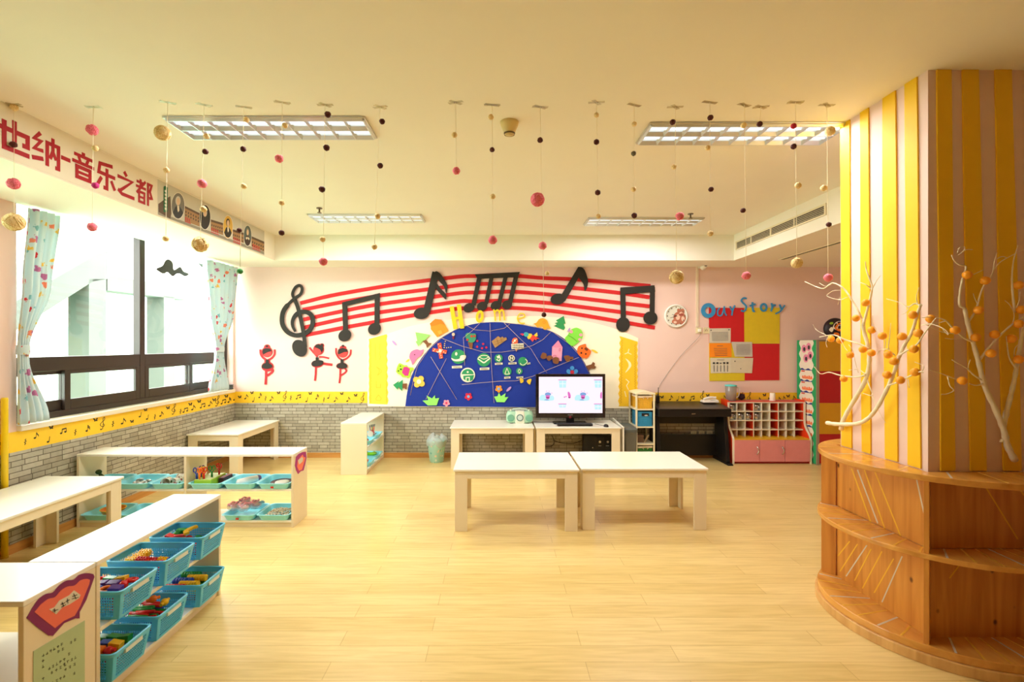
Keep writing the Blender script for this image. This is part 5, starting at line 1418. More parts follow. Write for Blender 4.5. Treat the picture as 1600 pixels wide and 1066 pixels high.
mb.build('bear_picture', [C(196, 122, 96, 'bear brown print'), C(240, 206, 186, 'pale bear print'), C(150, 40, 44, 'dark red print')], CK, True)
mb = MB()
for k in range(12):
    a = k * PI / 6
    mb.prism([(c.x + r0 * 0.74 * math.sin(a) + dx, YB - 0.0145, c.z + r0 * 0.74 * math.cos(a) + dz) for dx, dz in [(-.006, -.008), (.006, -.008), (.006, .008), (-.006, .008)]], (0, 0.0004, 0))
mb.build('hour_mark', C(110, 96, 80, 'brown numeral print'), CK, True)
for a, l, w in ((-1.9, 0.085, 0.006), (-1.2, 0.06, 0.008)):
    d = Vector((math.sin(a), 0, math.cos(a))); e = Vector((d.z, 0, -d.x)) * w / 2
    o = Vector((c.x, YB - 0.0175, c.z))
    MB().prism([o - e - d * .012, o + e - d * .012, o + e * .4 + d * l, o - e * .4 + d * l], (0, 0.001, 0)).build('hand', BLACKP, CK, True)
p = W(1095.5, 421)
CV = thing('security_camera', 'small white security camera above the notice board', 'camera', (p.x, YB, p.z - 0.05))
MB().box(p.x - 0.045, p.x + 0.02, YB - 0.03, YB, p.z + 0.01, p.z + 0.055).build('bracket', WHITEP, CV, True, bevel=0.004)
b = MB().lathe([(0.028, 0.0), (0.034, 0.01), (0.034, 0.09), (0.028, 0.1)], n=20)
m3 = Euler((-PI / 2 - 0.3 + PI, 0, 0)).to_matrix()
b.v = [m3 @ q + Vector((p.x + 0.006, YB - 0.03, p.z + 0.01)) for q in b.v]
hs = b.build('housing', WHITEP, CV, True)
b = MB().lathe([(0.022, 0.098), (0.022, 0.104), (0.012, 0.106)], n=18)
b.v = [m3 @ q + Vector((p.x + 0.006, YB - 0.03, p.z + 0.01)) for q in b.v]
b.build('lens', BLACKP, hs, True)
x0, zt, zb_ = W(1089, 420).x, W(1089, 417).z, W(1089, 511).z
solo('cable_duct', 'white plastic cable duct running down from the security camera', 'cable duct', MB().box(x0 - 0.016, x0 + 0.016, YB - 0.014, YB, zb_, zt), C(238, 222, 196, 'cream duct plastic', rough=0.4))
SKM = C(232, 220, 180, 'cream socket plastic', rough=0.35)
for (u, v, lb, plug) in ((1091.5, 516.5, 'wall socket with a plug under the cable duct', 1), (1103.3, 516.5, 'empty cream wall socket beside the notice board', 0)):
    p = W(u, v)
    s = thing('wall_socket', lb, 'socket', (p.x, YB, p.z - 0.04))
    MB().box(p.x - 0.04, p.x + 0.04, YB - 0.01, YB, p.z - 0.04, p.z + 0.04).build('plate', SKM, s, True, bevel=0.003)
    MB().box(p.x - 0.012, p.x - 0.008, YB - 0.011, YB - 0.0095, p.z - 0.01, p.z + 0.01).box(p.x + 0.008, p.x + 0.012, YB - 0.011, YB - 0.0095, p.z - 0.01, p.z + 0.01).box(p.x - 0.003, p.x + 0.003, YB - 0.011, YB - 0.0095, p.z + 0.014, p.z + 0.02).build('slots', BLACKP, s, True)
    if plug:
        g = thing('power_cord', 'thin grey power cord with a white plug slanting down to the router', 'cord', (p.x, YB - 0.012, p.z - 0.02))
        MB().box(p.x - 0.015, p.x + 0.018, YB - 0.05, YB - 0.0115, p.z - 0.02, p.z + 0.018).build('plug', C(240, 238, 228, 'white plug', rough=0.3), g, True, bevel=0.004)
        e1 = W(1031, 601)
        q = [Vector((p.x + 0.002, YB - 0.045, p.z - 0.018)), Vector((p.x - 0.01, YB - 0.03, p.z - 0.09)), Vector((p.x * 0.5 + e1.x * 0.5, YB - 0.01, (p.z + e1.z) / 2)), Vector((e1.x + 0.02, YB - 0.01, e1.z + 0.03)), Vector((e1.x - 0.02, YB - 0.02, e1.z - 0.06))]
        MB().tube([Vector(t) for t in cr(q, 6)], 0.0022, 6).build('cable', C(160, 150, 140, 'grey cable'), g, True)
for i, u in enumerate((1083.5, 1096, 1108.5)):
    p = W(u, 676.5)
    s = thing('wall_socket', 'low white wall socket behind the piano, %s of three' % ('left', 'middle', 'right')[i], 'socket', (p.x, YB - 0.003, p.z - 0.025))
    MB().box(p.x - 0.038, p.x + 0.038, YB - 0.012, YB - 0.003, p.z - 0.028, p.z + 0.028).build('plate', SKM, s, True, bevel=0.003)
    MB().box(p.x - 0.012, p.x - 0.009, YB - 0.0125, YB - 0.0115, p.z - 0.01, p.z + 0.008).box(p.x + 0.009, p.x + 0.012, YB - 0.0125, YB - 0.0115, p.z - 0.01, p.z + 0.008).build('slots', BLACKP, s, True)

# ================================================================== furniture
def rr(hx, hy, r, z, n=5):
    r = min(r, hx, hy)
    out = []
    for cx, cy, a0 in ((hx - r, hy - r, 0), (-hx + r, hy - r, PI / 2), (-hx + r, -hy + r, PI), (hx - r, -hy + r, 3 * PI / 2)):
        for k in range(n + 1):
            a = a0 + PI / 2 * k / n
            out.append((cx + r * math.cos(a), cy + r * math.sin(a), z))
    return out
def rrloft(mb, levels, c=(0, 0, 0), mi=0, sm=False):
    """stack of rounded rectangles (half width, half depth, corner radius, z), capped at both ends"""
    c = Vector(c)
    L = [[c + Vector(p) for p in rr(*l)] for l in levels]
    n = len(L[0])
    vs = [p for l in L for p in l]
    fs = [(k * n + i, k * n + (i + 1) % n, (k + 1) * n + (i + 1) % n, (k + 1) * n + i) for k in range(len(L) - 1) for i in range(n)]
    fs += [tuple(reversed(range(n))), tuple((len(L) - 1) * n + i for i in range(n))]
    return mb.add(vs, fs, mi, sm)

def table(label, x0, x1, y0, y1, h=0.5, group=None):
    T = thing('table', label, 'table', ((x0 + x1) / 2, (y0 + y1) / 2, 0), 0, group)
    hx, hy = (x1 - x0) / 2, (y1 - y0) / 2
    MB().box(-hx, hx, -hy, hy, h - 0.018, h).build('tabletop', WHITEL, T, bevel=0.004)
    i = 0.012
    for sx in (-1, 1):
        for sy in (-1, 1):
            ax, ay = sx * (hx - i), sy * (hy - i)
            lw, t = 0.1, 0.02
            m = MB()
            m.box(*sorted((ax, ax - sx * lw)), *sorted((ay, ay - sy * t)), 0, h - 0.018)
            m.box(*sorted((ax, ax - sx * t)), *sorted((ay - sy * t, ay - sy * lw)), 0, h - 0.018)
            m.build('leg', CREAML, T, bevel=0.002)
    for sy in (-1, 1):
        MB().box(-hx + i + 0.1, hx - i - 0.1, *sorted((sy * (hy - i), sy * (hy - i - 0.018))), h - 0.078, h - 0.018).build('apron', CREAML, T, bevel=0.002)
    for sx in (-1, 1):
        MB().box(*sorted((sx * (hx - i), sx * (hx - i - 0.018))), -hy + i + 0.1, hy - i - 0.1, h - 0.078, h - 0.018).build('apron', CREAML, T, bevel=0.002)
    return T
table('low white table in the middle of the floor, on the window side of the pair', -0.352, 0.655, 3.88, 4.50)
table('low white table in the middle of the floor, on the column side of the pair', 0.675, 1.70, 3.91, 4.53)
table('low white table against the back wall carrying the radio', -0.57, 0.446, 5.84, 6.42)
table('low white table against the back wall carrying the television', 0.462, 1.49, 5.84, 6.42)
table('low white table in the far window corner', -3.455, -2.87, 5.40, 6.42)
table('low white table under the window beside the yellow post, nearest the camera', -3.425, -2.83, 2.66, 3.69)

def shelf_unit(label, loc, rz, length, depth, bays, h=0.6, back=False):
    T = thing('shelf_unit', label, 'shelf', loc, rz)
    t = 0.02
    MB().box(0, length, 0, depth, h - t, h).build('top', WHITEL, T, bevel=0.003)
    for k in range(bays + 1):
        x = k * (length - t) / bays
        MB().box(x, x + t, 0.001, depth, 0, h - t).build('side_panel' if k in (0, bays) else 'divider', CREAML, T, bevel=0.002)  # same laminate as the top; shade of the sides put into the colour
    for k in range(bays):
        a, b = k * (length - t) / bays + t, (k + 1) * (length - t) / bays
        for z in (0.04, 0.296):
            MB().box(a, b, 0.003, depth - 0.002, z, z + 0.018).build('shelf_board', WHITEL, T, bevel=0.002)
        MB().box(a, b, 0.014, 0.03, 0, 0.04).build('plinth', CREAML, T)
    return T
SH = 0.3148
LOWZ = 0.0588
S2 = shelf_unit('long low white double shelf of pale blue trays facing the camera', (-3.44, 3.975, 0), 0, 1.775, 0.285, 2)
S1 = shelf_unit('low white shelf of blue mesh baskets opening to the floor', (-1.657, 2.012, 0), PI / 2, 0.905, 0.285, 1)
SA = shelf_unit('low white shelf at the near corner, with the purple fan sign on its end', (-2.56, 1.70, 0), 0, 0.903, 0.306, 1)
S3 = shelf_unit('low white shelf standing end-on at the brick back wall', (-1.495, 5.575, 0), PI / 2, 0.845, 0.30, 1)

# signs on the shelf ends
pe = -1.657 + 0.0005
PF = lambda k: onplane(0, pe + k)
zfan = zm(0, 860, 5.175)
T = thing('fan_sign', 'purple and coral fan shaped paper sign on the near shelf end', 'sign', PF(0.0)(95, 960))
FANO = [(218, 548)] + cr([(262, 470), (310, 400), (370, 355), (430, 340), (480, 285), (540, 245), (600, 238), (640, 200), (700, 185), (755, 192)], 3) + [(765, 215), (700, 400), (646, 500), (645, 552), (610, 552), (520, 590), (430, 692), (395, 690), (300, 620)]
FANI = [(280, 500)] + cr([(330, 440), (390, 395), (445, 380), (490, 330), (545, 295), (605, 285), (650, 245), (700, 232), (728, 240)], 3) + [(722, 275), (650, 450), (605, 530), (520, 570), (446, 630), (360, 565)]
draw(MB(), [('p', FANO)], PF(0.002), (-0.002, 0, 0), 0, zfan).build('purple_border', C(128, 26, 92, 'purple card', rough=0.6), T, True)
draw(MB(), [('p', FANI)], PF(0.003), (-0.001, 0, 0), 0, zfan).build('coral_panel', C(232, 110, 90, 'coral card', rough=0.6), T, True)
draw(MB(), [('p', [(398, 478), (440, 462), (480, 408), (560, 365), (600, 325), (652, 362), (640, 388), (560, 440), (505, 462), (455, 518)])], PF(0.004), (-0.001, 0, 0), 0, zfan).build('white_tag', GREYP, T, True)
draw(MB(), [('r', [(425, 485), (460, 485)], 6), ('r', [(440, 470), (445, 505)], 6), ('r', [(425, 500), (470, 478)], 5), ('r', [(490, 440), (525, 425)], 6), ('r', [(500, 420), (515, 455)], 6), ('r', [(495, 462), (530, 440)], 5), ('r', [(530, 418), (560, 400)], 6), ('r', [(545, 390), (550, 430)], 6), ('r', [(585, 375), (625, 360)], 6), ('r', [(595, 350), (615, 395)], 6), ('r', [(580, 395), (635, 380)], 5)], PF(0.0044), (-0.0004, 0, 0), 0, zfan).build('writing', INKD, T, True)
T = thing('green_notice', 'pale green notice sheet with small dark writing on the near shelf end', 'paper', PF(0)(95, 1050))
draw(MB(), [('p', [(272, 818), (686, 568), (686, 1100), (268, 1300)])], PF(0.0015), (-0.0015, 0, 0), 0, zfan).build('sheet', C(176, 196, 150, 'pale green paper', rough=0.7), T, True)
mb = MB()
r2 = random.Random(5)
for row, (x, y, n, dx) in enumerate([(350, 850, 6, 30), (575, 745, 2, 34), (475, 820, 2, 34), (350, 940, 1, 0), (400, 955, 5, 30), (560, 840, 1, 0), (420, 990, 4, 36), (520, 920, 4, 30), (530, 965, 3, 36), (350, 1040, 1, 0), (600, 995, 1, 0), (350, 895, 1, 0), (400, 1090, 5, 30)]):
    for k in range(n):
        cx, cy = x + k * dx, y - k * dx * 0.58
        for q in range(3):
            a = r2.uniform(-9, 9)
            draw(mb, [('r', [(cx - 9, cy + a + 5), (cx + 9, cy + a - 5)], 3.2)] if q < 2 else [('r', [(cx + a * .5, cy - 12), (cx + a * .5, cy + 12)], 3.2)], PF(0.0019), (-0.0004, 0, 0), 0, zfan)
mb.build('writing', C(60, 60, 44, 'dark ink strokes'), T, True)
z9 = zm(290, 690, 7.615)
pe2 = -3.44 + 1.775 + 0.0005
PS = lambda k: onplane(0, pe2 + k)
T = thing('paper_sign', 'small purple and coral paper sign on the end of the double shelf', 'sign', PS(0)(471, 737))
draw(MB(), [('p', [(1315, 185), (1345, 150), (1395, 125), (1432, 122), (1440, 190), (1425, 270), (1405, 345), (1370, 355), (1340, 388), (1318, 345), (1303, 285)])], PS(0.002), (-0.002, 0, 0), 0, z9).build('purple_border', C(170, 50, 130, 'magenta card', rough=0.6), T, True)
draw(MB(), [('p', [(1335, 230), (1372, 178), (1395, 155), (1405, 185), (1428, 190), (1405, 270), (1385, 335), (1350, 350), (1328, 300)])], PS(0.003), (-0.001, 0, 0), 0, z9).build('coral_panel', C(246, 130, 104, 'light coral card', rough=0.6), T, True)
draw(MB(), [('p', [(1338, 222), (1385, 185), (1400, 200), (1392, 240), (1352, 275), (1345, 250)])], PS(0.004), (-0.001, 0, 0), 0, z9).build('white_tag', GREYP, T, True)

# ---------------------------------------------------------------- mesh baskets and their toys
def basket(label, cx, cy, z, lx=0.30, ly=0.235, h=0.13):
    T = thing('basket', label, 'basket', (cx, cy, z), 0, 'blue mesh baskets on the near shelf')
    return T
def basket_mesh(lx, ly, h):
    hx, hy = lx / 2, ly / 2
    bx_, by_ = hx - 0.028, hy - 0.024
    body = MB()
    rrloft(body, [(bx_, by_, 0.02, 0.0), (bx_ + 0.001, by_ + 0.001, 0.02, 0.004)])
    def wall(A, B, Ct, D):
        """A,B bottom corners, Ct,D top corners (above B, A)"""
        A, B, Ct, D = map(Vector, (A, B, Ct, D))
        nrm = (B - A).cross(D - A).normalized() * 0.0016
        pt = lambda s, t: (A + (B - A) * s) * (1 - t) + (D + (Ct - D) * s) * t
        def quad(s0, s1, t0, t1):
            p = [pt(s0, t0), pt(s1, t0), pt(s1, t1), pt(s0, t1)]
            body.hexa([q - nrm for q in p] + [q + nrm for q in p])
        L = (B - A).length
        n = int(L / 0.0115)
        e = 0.1
        quad(0, e, 0, 1); quad(1 - e, 1, 0, 1)
        quad(e, 1 - e, 0, 0.1); quad(e, 1 - e, 0.78, 1)
        for k in range(1, n):
            s = e + (1 - 2 * e) * k / n
            quad(s - 0.13 / n, s + 0.13 / n, 0.1, 0.78)
        for k in range(1, 7):
            t = 0.1 + 0.68 * k / 7
            quad(e, 1 - e, t - 0.017, t + 0.017)
    P0 = [(-bx_, -by_), (bx_, -by_), (bx_, by_), (-bx_, by_)]
    P1 = [(-hx + .006, -hy + .006), (hx - .006, -hy + .006), (hx - .006, hy - .006), (-hx + .006, hy - .006)]
    for i in range(4):
        j = (i + 1) % 4
        wall(P0[i] + (0.002,), P0[j] + (0.002,), P1[j] + (h,), P1[i] + (h,))
    rim = MB()
    lv = [(hx - 0.007, hy - 0.007, 0.02, h - 0.012), (hx, hy, 0.022, h - 0.012), (hx + 0.001, hy + 0.001, 0.022, h), (hx - 0.004, hy - 0.004, 0.02, h + 0.003), (hx - 0.0095, hy - 0.0095, 0.018, h)]
    L = [[Vector(p) for p in rr(*l)] for l in lv] 
    n = len(L[0])
    k = len(L)
    rim.add([p for l in L for p in l], [(a * n + i, a * n + (i + 1) % n, ((a + 1) % k) * n + (i + 1) % n, ((a + 1) % k) * n + i) for a in range(k) for i in range(n)], 0, False)
    handle = MB()
    for q in (-1, 1):
        handle.box(-0.0, 0.003, -0.05, 0.05, -0.003, 0.003)
        break
    return body, rim
BODY, RIM = basket_mesh(0.30, 0.235, 0.13)
b0 = basket('blue mesh basket of curved foam and small red toys, far end of the upper shelf', -1.752, 2.762, SH)
BODY.build('mesh_wall', BASKB, b0)
rm0 = RIM.build('rim', C(96, 200, 240, 'light blue basket rim', rough=0.3), b0)
slot = MB().box(0.137, 0.1505, -0.05, 0.05, 0.098, 0.116)
slot.build('handle', C(214, 224, 218, 'pale handle strip', rough=0.4), rm0)
BK = [b0]
for lb, x, y, z in (('blue mesh basket with pink stud bricks, middle of the upper shelf', -1.755, 2.475, SH), ('blue mesh basket of red rings and purple sticks, upper shelf nearest the camera', -1.750, 2.185, SH),
                    ('blue mesh basket of striped rolls, far end of the lower shelf', -1.752, 2.755, LOWZ), ('blue mesh basket of shiny red green blue sticks, middle of the lower shelf', -1.775, 2.45, LOWZ),
                    ('blue mesh basket of green and red blocks, lower shelf nearest the camera', -1.765, 2.165, LOWZ)):
    BK.append(dup(b0, (x, y, z), 0, lb))
SHAPES = {}
def toy(shape, col):
    mb = MB()
    if shape == 'stud brick':
        mb.box(-.026, .026, -.017, .017, -.014, .010)
        for i in (-1.5, -.5, .5, 1.5):
            for j in (-.5, .5):
                mb.lathe([(.0048, .010), (.0048, .016)], (i * .013, j * .016, 0), 8)
    elif shape == 'stick':
        mb.lathe([(.003, -.05), (.009, -.046), (.009, .046), (.003, .05)], n=8)
        mb.v = [Vector((p.z, p.y, p.x)) for p in mb.v]
    elif shape == 'ring':
        k, m = 14, 6
        mb.add([((.021 + .007 * math.cos(b)) * math.cos(a), (.021 + .007 * math.cos(b)) * math.sin(a), .008 * math.sin(b)) for a in [2 * PI * i / k for i in range(k)] for b in [2 * PI * j / m for j in range(m)]],
               [(i * m + j, ((i + 1) % k) * m + j, ((i + 1) % k) * m + (j + 1) % m, i * m + (j + 1) % m) for i in range(k) for j in range(m)], 0, True)
    elif shape == 'roll':
        for i in range(-3, 4):
            mb.lathe([(.0165, i * .015 - .0072), (.018, i * .015 - .005), (.018, i * .015 + .005), (.0165, i * .015 + .0072)], n=14)
        mb.v = [Vector((p.z, p.y, p.x)) for p in mb.v]
    elif shape == 'curved piece':
        P = cr([(-.05, -.012, 0), (-.02, .012, 0), (.02, .012, 0), (.05, -.006, 0)], 4)
        L, R_ = ribbon([(p[0], p[1]) for p in P], .026)
        mb.strip([(a, b, .006) for a, b in L], [(a, b, .006) for a, b in R_], (0, 0, -.012))
    elif shape == 'block':
        mb.box(-.025, .025, -.017, .017, -.015, .015)
    elif shape == 'knob':
        mb.ball((0, 0, 0), .018, 12, 8)
        mb.lathe([(.008, -.03), (.008, .03)], n=8)
        mb.v = [Vector((p.z, p.y, p.x)) for p in mb.v]
    return mb
def place_toy(shape, col, loc, rot, bname):
    key = (shape, col)
    lb = '%s plastic %s in %s' % (col, shape, bname)
    nm = {'stud brick': 'toy_brick', 'stick': 'toy_stick', 'ring': 'toy_ring', 'roll': 'toy_roll', 'curved piece': 'curved_toy', 'block': 'toy_block', 'knob': 'toy_connector'}[shape]
    if key not in SHAPES:
        o = solo(nm, lb, 'toy', toy(shape, col), TOY[col], 'toys in ' + bname, origin=(0, 0, 0), bevel=0.002 if shape in ('block', 'stud brick') else 0)
        SHAPES[key] = o
    else:
        o = SHAPES[key].copy()
        COL.objects.link(o)
        o['label'] = lb
        o['group'] = 'toys in ' + bname
    o.location = loc
    o.rotation_euler = rot
    return o
FILL = [
    ('the far basket of the upper shelf', [('knob', 'red', 4), ('block', 'green', 2), ('knob', 'green', 3), ('knob', 'blue', 2), ('block', 'red', 3), ('curved piece', 'yellow', 1)], 2),
    ('the middle basket of the upper shelf', [('stud brick', 'blue', 3), ('stud brick', 'yellow', 3), ('stud brick', 'pink', 5), ('stud brick', 'red', 3)], 2),
    ('the near basket of the upper shelf', [('block', 'green', 3), ('block', 'blue', 2), ('ring', 'orange', 3), ('ring', 'red', 5), ('block', 'purple', 4), ('block', 'yellow', 3), ('knob', 'red', 4)], 2),
    ('the far basket of the lower shelf', [('roll', 'yellow', 3), ('roll', 'red', 2), ('roll', 'green', 2), ('roll', 'blue', 3)], 1),
    ('the middle basket of the lower shelf', [('stick', 'red', 12), ('stick', 'green', 10), ('stick', 'blue', 10), ('knob', 'orange', 2), ('knob', 'yellow', 1)], 1),
    ('the near basket of the lower shelf', [('block', 'green', 7), ('block', 'yellow', 5), ('block', 'blue', 4), ('knob', 'red', 6), ('block', 'orange', 2)], 2)]
r3 = random.Random(21)
for bi, (bn, items, mode) in enumerate(FILL):
    base = BK[bi].location
    lst = [(s, c) for s, c, n in items for _ in range(n)]
    if bi != 3 and bi != 4:
        r3.shuffle(lst)
        cells = [(i, j, k) for k in range(3) for i in range(4) for j in range(3)]
        lst = [t for t in lst if t[0] != 'curved piece'] * 2
        lst = lst[:36 - (1 if bi == 0 else 0)]
        r3.shuffle(lst)
        lst += [('curved piece', 'yellow')] if bi == 0 else []
        for (s, c), (i, j, k) in zip(lst, cells):
            px, py = (i - 1.5) * 0.048 + r3.uniform(-.003, .003), (j - 1) * 0.044 + r3.uniform(-.003, .003)
            if s == 'curved piece':
                px, py = 0.01, 0.0
            a = r3.choice([0, PI / 2, PI]) + r3.uniform(-.25, .25)
            if s in ('block', 'stud brick'):
                a = r3.choice([0, PI]) + r3.uniform(-.12, .12)
            z = base.z + 0.026 + k * 0.039 + (0.026 if s == 'curved piece' else 0)
            place_toy(s, c, (base.x + px, base.y + py, z), (r3.uniform(-.15, .15), r3.uniform(-.2, .2), a), bn)
    elif bi == 3:
        order = ['yellow', 'red', 'green', 'blue', 'yellow', 'blue', 'yellow', 'red', 'green', 'blue', 'red', 'yellow', 'blue', 'yellow', 'green']
        for k, c in enumerate(order):
            ly = k // 5
            col_ = k % 5
            place_toy('roll', c, (base.x + (-0.055 if k % 2 else 0.055) * 0 + 0.0 + (0.05 if col_ % 2 else -0.045) * 0.6, base.y - 0.074 + col_ * 0.037, base.z + 0.026 + ly * 0.037), (0, 0, r3.uniform(-.06, .06)), bn)
    else:
        sticks = [t for t in lst if t[0] == 'stick']
        r3.shuffle(sticks)
        for k, (s, c) in enumerate(sticks):
            row = k // 8
            place_toy(s, c, (base.x + r3.uniform(-.03, .03), base.y - 0.076 + (k % 8) * 0.0215, base.z + 0.02 + row * 0.026), (0, r3.uniform(-.1, .1), r3.uniform(-.1, .1)), bn)
        for k, (s, c) in enumerate([t for t in lst if t[0] == 'knob']):
            place_toy(s, c, (base.x - 0.06 + 0.08 * k, base.y + 0.06 - k * 0.03, base.z + 0.142), (0, 0, k * 0.8), bn)

# ---------------------------------------------------------------- pale blue trays
def tray_mesh(hx, hy, h):
    mb = MB()
    rrloft(mb, [(hx - .028, hy - .028, .03, 0), (hx - .01, hy - .01, .035, h - .006), (hx, hy, .036, h - .004), (hx, hy, .036, h), (hx - .013, hy - .013, .033, h - .001), (hx - .03, hy - .03, .028, .005)])
    return mb
TR = thing('tray', '', 'tray', (0, 0, 0), 0, 'pale blue trays')
tray_mesh(0.138, 0.155, 0.05).build('dish', TRAYB, TR)
tray_count = [0]
def tray(label, x, y, z, rz=0, tagged=False):
    if tray_count[0] == 0:
        TR.location = (x, y, z); TR['label'] = label; t = TR; TR.rotation_euler = (0, 0, rz)
    else:
        t = dup(TR, (x, y, z), rz, label)
        for c in list(t.children):
            if c.name.startswith('red_tag'):
                bpy.data.objects.remove(c)
    tray_count[0] += 1
    if tagged:
        MB().box(-0.012, 0.012, -0.1515, -0.1475, 0.012, 0.027).build('red_tag', C(190, 60, 40, 'red tag'), t)
    return t
TY = 4.105
tz = SH + 0.0005
tl = LOWZ + 0.0005
tray('pale blue tray of dark green plant pieces, window end of the double shelf', -3.275, TY, tz)
tray('pale blue tray of crumpled silver foil on the double shelf', -2.99, TY, tz)
tray('pale blue tray of printed paper cups on the double shelf', -2.705, TY, tz)
tray('pale blue tray holding the green scissors box on the double shelf', -2.39, TY, tz)
tray('pale blue tray holding a white printed packet on the double shelf', -2.112, TY, tz)
tray('pale blue tray with a black rimmed plate on the double shelf', -1.832, TY, tz, 0, True)
tray('pale blue tray holding an orange bowl, lower window end of the double shelf', -3.265, TY, tl)
tray('empty pale blue tray low on the double shelf beside the orange bowl tray', -2.98, TY, tl)
tray('pale blue tray piled with pink packed bags low on the double shelf', -2.115, TY, tl, 0, True)
tray('pale blue tray full of shells low on the double shelf', -1.832, TY, tl)
# plants
for k, (x, lb) in enumerate(((-3.33, 'dark green toy plant stub leaning in the window end tray'), (-3.22, 'smaller dark green toy plant lying in the window end tray'))):
    T = thing('toy_plant', lb, 'toy plant', (x, TY + 0.02, tz + 0.006))
    gm = C(66, 84, 44, 'dark olive foliage', rough=0.8, bump=0.5, scale=60)
    mb = MB().tube([(0, 0, 0.012), (-0.02, 0, 0.05 - 0.02 * k), (-0.045, 0, 0.085 - 0.05 * k)], [0.014, 0.02, 0.008], 9)
    mb.build('stem', gm, T)
    MB().ball((-0.05, 0.0, 0.095 - 0.055 * k), (0.024, 0.022, 0.02), 12, 8).build('leaf_head', gm, T)
    MB().ball((0.03, 0.0, 0.02), (0.02, 0.03, 0.016), 12, 8).build('leaf_head', gm, T)
# foil
FOIL = C(200, 196, 188, 'crumpled foil', rough=0.3, metal=0.8, bump=0.8, scale=80)
for k in range(7):
    mb = MB().ball((0, 0, 0), (0.03, 0.016, 0.012), 9, 6)
    for p in mb.v:
        p *= 1 + 0.3 * rnd.uniform(-1, 1)
    a = rnd.uniform(0, PI)
    mb.v = [Matrix.Rotation(a, 3, 'Z') @ p + Vector((-2.99 + (k % 3 - 1) * 0.05, TY - 0.03 + (k // 3) * 0.03, tz + 0.02 + (0.012 if k > 4 else 0))) for p in mb.v]
    solo('foil_piece', 'crumpled silver foil piece in a pale blue tray', 'foil', mb, FOIL, 'foil pieces in the tray')
# cups
for k, (dx, dy, a, lb) in enumerate(((-0.05, -0.045, 0.3, 'red and white printed paper cup lying at the front left of its tray'), (0.04, -0.035, -0.4, 'paper cup lying with its tan mouth towards the camera'), (0.0, 0.075, 1.3, 'printed paper cup lying at the back of the cup tray'))):
    T = thing('paper_cup', lb, 'cup', (-2.705 + dx, TY + dy, tz + 0.042), 0, None)
    m3 = Matrix.Rotation(a, 3, 'Z') @ Matrix.Rotation(PI / 2, 3, 'X')
    b = MB().lathe([(0.026, -0.045), (0.034, 0.045), (0.0355, 0.047), (0.033, 0.047), (0.025, -0.04)], n=24, cap=False)
    b.v = [m3 @ p for p in b.v]
    b.build('wall', CLOTHP, T)
    b = MB().lathe([(0.0255, -0.043), (0.0255, -0.040)], n=24)
    b.v = [m3 @ p for p in b.v]
    b.build('bottom', C(200, 176, 140, 'tan card'), T)
# scissors box
gx_, gy_ = -2.415, TY - 0.01
T = thing('tool_holder', 'lime green box holding children scissors', 'holder', (gx_, gy_, tz + 0.006))
GB = C(168, 206, 60, 'lime green plastic', rough=0.4)
mb = MB().box(-0.072, 0.068, -0.108, 0.112, 0, 0.065)
mb.build('box', GB, T, bevel=0.004)
MB().box(-0.067, 0.063, -0.103, 0.107, 0.0655, 0.0675).build('lid_panel', C(206, 222, 150, 'pale lime plastic', rough=0.5), T)
def scissors(col, x, y, lean, lb):
    T = thing('scissors', lb, 'scissors', (x, y, tz + 0.0745), lean)
    m = TOY[col]
    for s in (-1, 1):
        mb = MB()
        P = [Vector((s * 0.013 + 0.011 * math.cos(a), 0, 0.075 + 0.018 * math.sin(a))) for a in [2 * PI * i / 14 for i in range(15)]]
        mb.tube(P, 0.0042, 6)
        mb.tube([(s * 0.013, 0, 0.057), (-s * 0.003, 0, 0.03), (-s * 0.004, 0, 0.0)], [0.0045, 0.0055, 0.004], 6)
        mb.build('handle', m, T)
    MB().box(-0.006, 0.006, -0.002, 0.002, 0, 0.022).build('blade', STEEL, T)
for col, dx, dy, a, lb in (('blue', -0.06, -0.09, 0.5, 'blue handled scissors at the window end of the green box'), ('yellow', -0.025, -0.06, 0.2, 'yellow handled scissors standing in the green box'), ('orange', -0.03, -0.1, -0.3, 'orange handled scissors at the front of the green box'),
                           ('red', 0.0, -0.09, 0.9, 'red handled scissors beside the orange pair in the green box'), ('green', 0.03, -0.03, 0.3, 'green handled scissors standing in the green box'), ('purple', -0.055, -0.03, 1.2, 'purple handled scissors at the back of the green box'), ('red', 0.045, 0.05, -0.2, 'red handled scissors at the far end of the green box')):
    scissors(col, gx_ + dx, gy_ + dy, a, lb)
T = thing('small_box', 'dark maroon open box beside the green scissors box', 'box', (-2.318, TY + 0.045, tz + 0.006))
mb = MB().box(-0.022, 0.022, -0.07, 0.07, 0, 0.055)
mb.build('box', C(70, 20, 34, 'dark maroon plastic', rough=0.35), T, bevel=0.003)
MB().box(-0.019, 0.019, -0.066, 0.066, 0.0552, 0.0562).build('lining', C(120, 40, 56, 'maroon lining'), T)
# packet
T = thing('packet', 'white printed plastic packet rolled in its tray', 'packet', (-2.10, TY - 0.01, tz + 0.006))
mb = MB().lathe([(0.004, -0.1), (0.026, -0.085), (0.03, 0), (0.028, 0.08), (0.02, 0.1)], n=14)
m3 = Matrix.Rotation(0.9, 3, 'Z') @ Matrix.Rotation(PI / 2, 3, 'Y')
mb.v = [m3 @ p + Vector((0, 0.01, 0.03)) for p in mb.v]
mb.build('roll', C(240, 236, 232, 'white packet film', rough=0.3), T)
mb = MB().lathe([(0.0205, 0.072), (0.0295, 0.074), (0.0275, 0.086), (0.0215, 0.1005)], n=14, cap=False)
mb.v = [m3 @ p + Vector((0, 0.01, 0.03)) for p in mb.v]
mb.build('purple_print', C(120, 90, 140, 'purple print'), T)
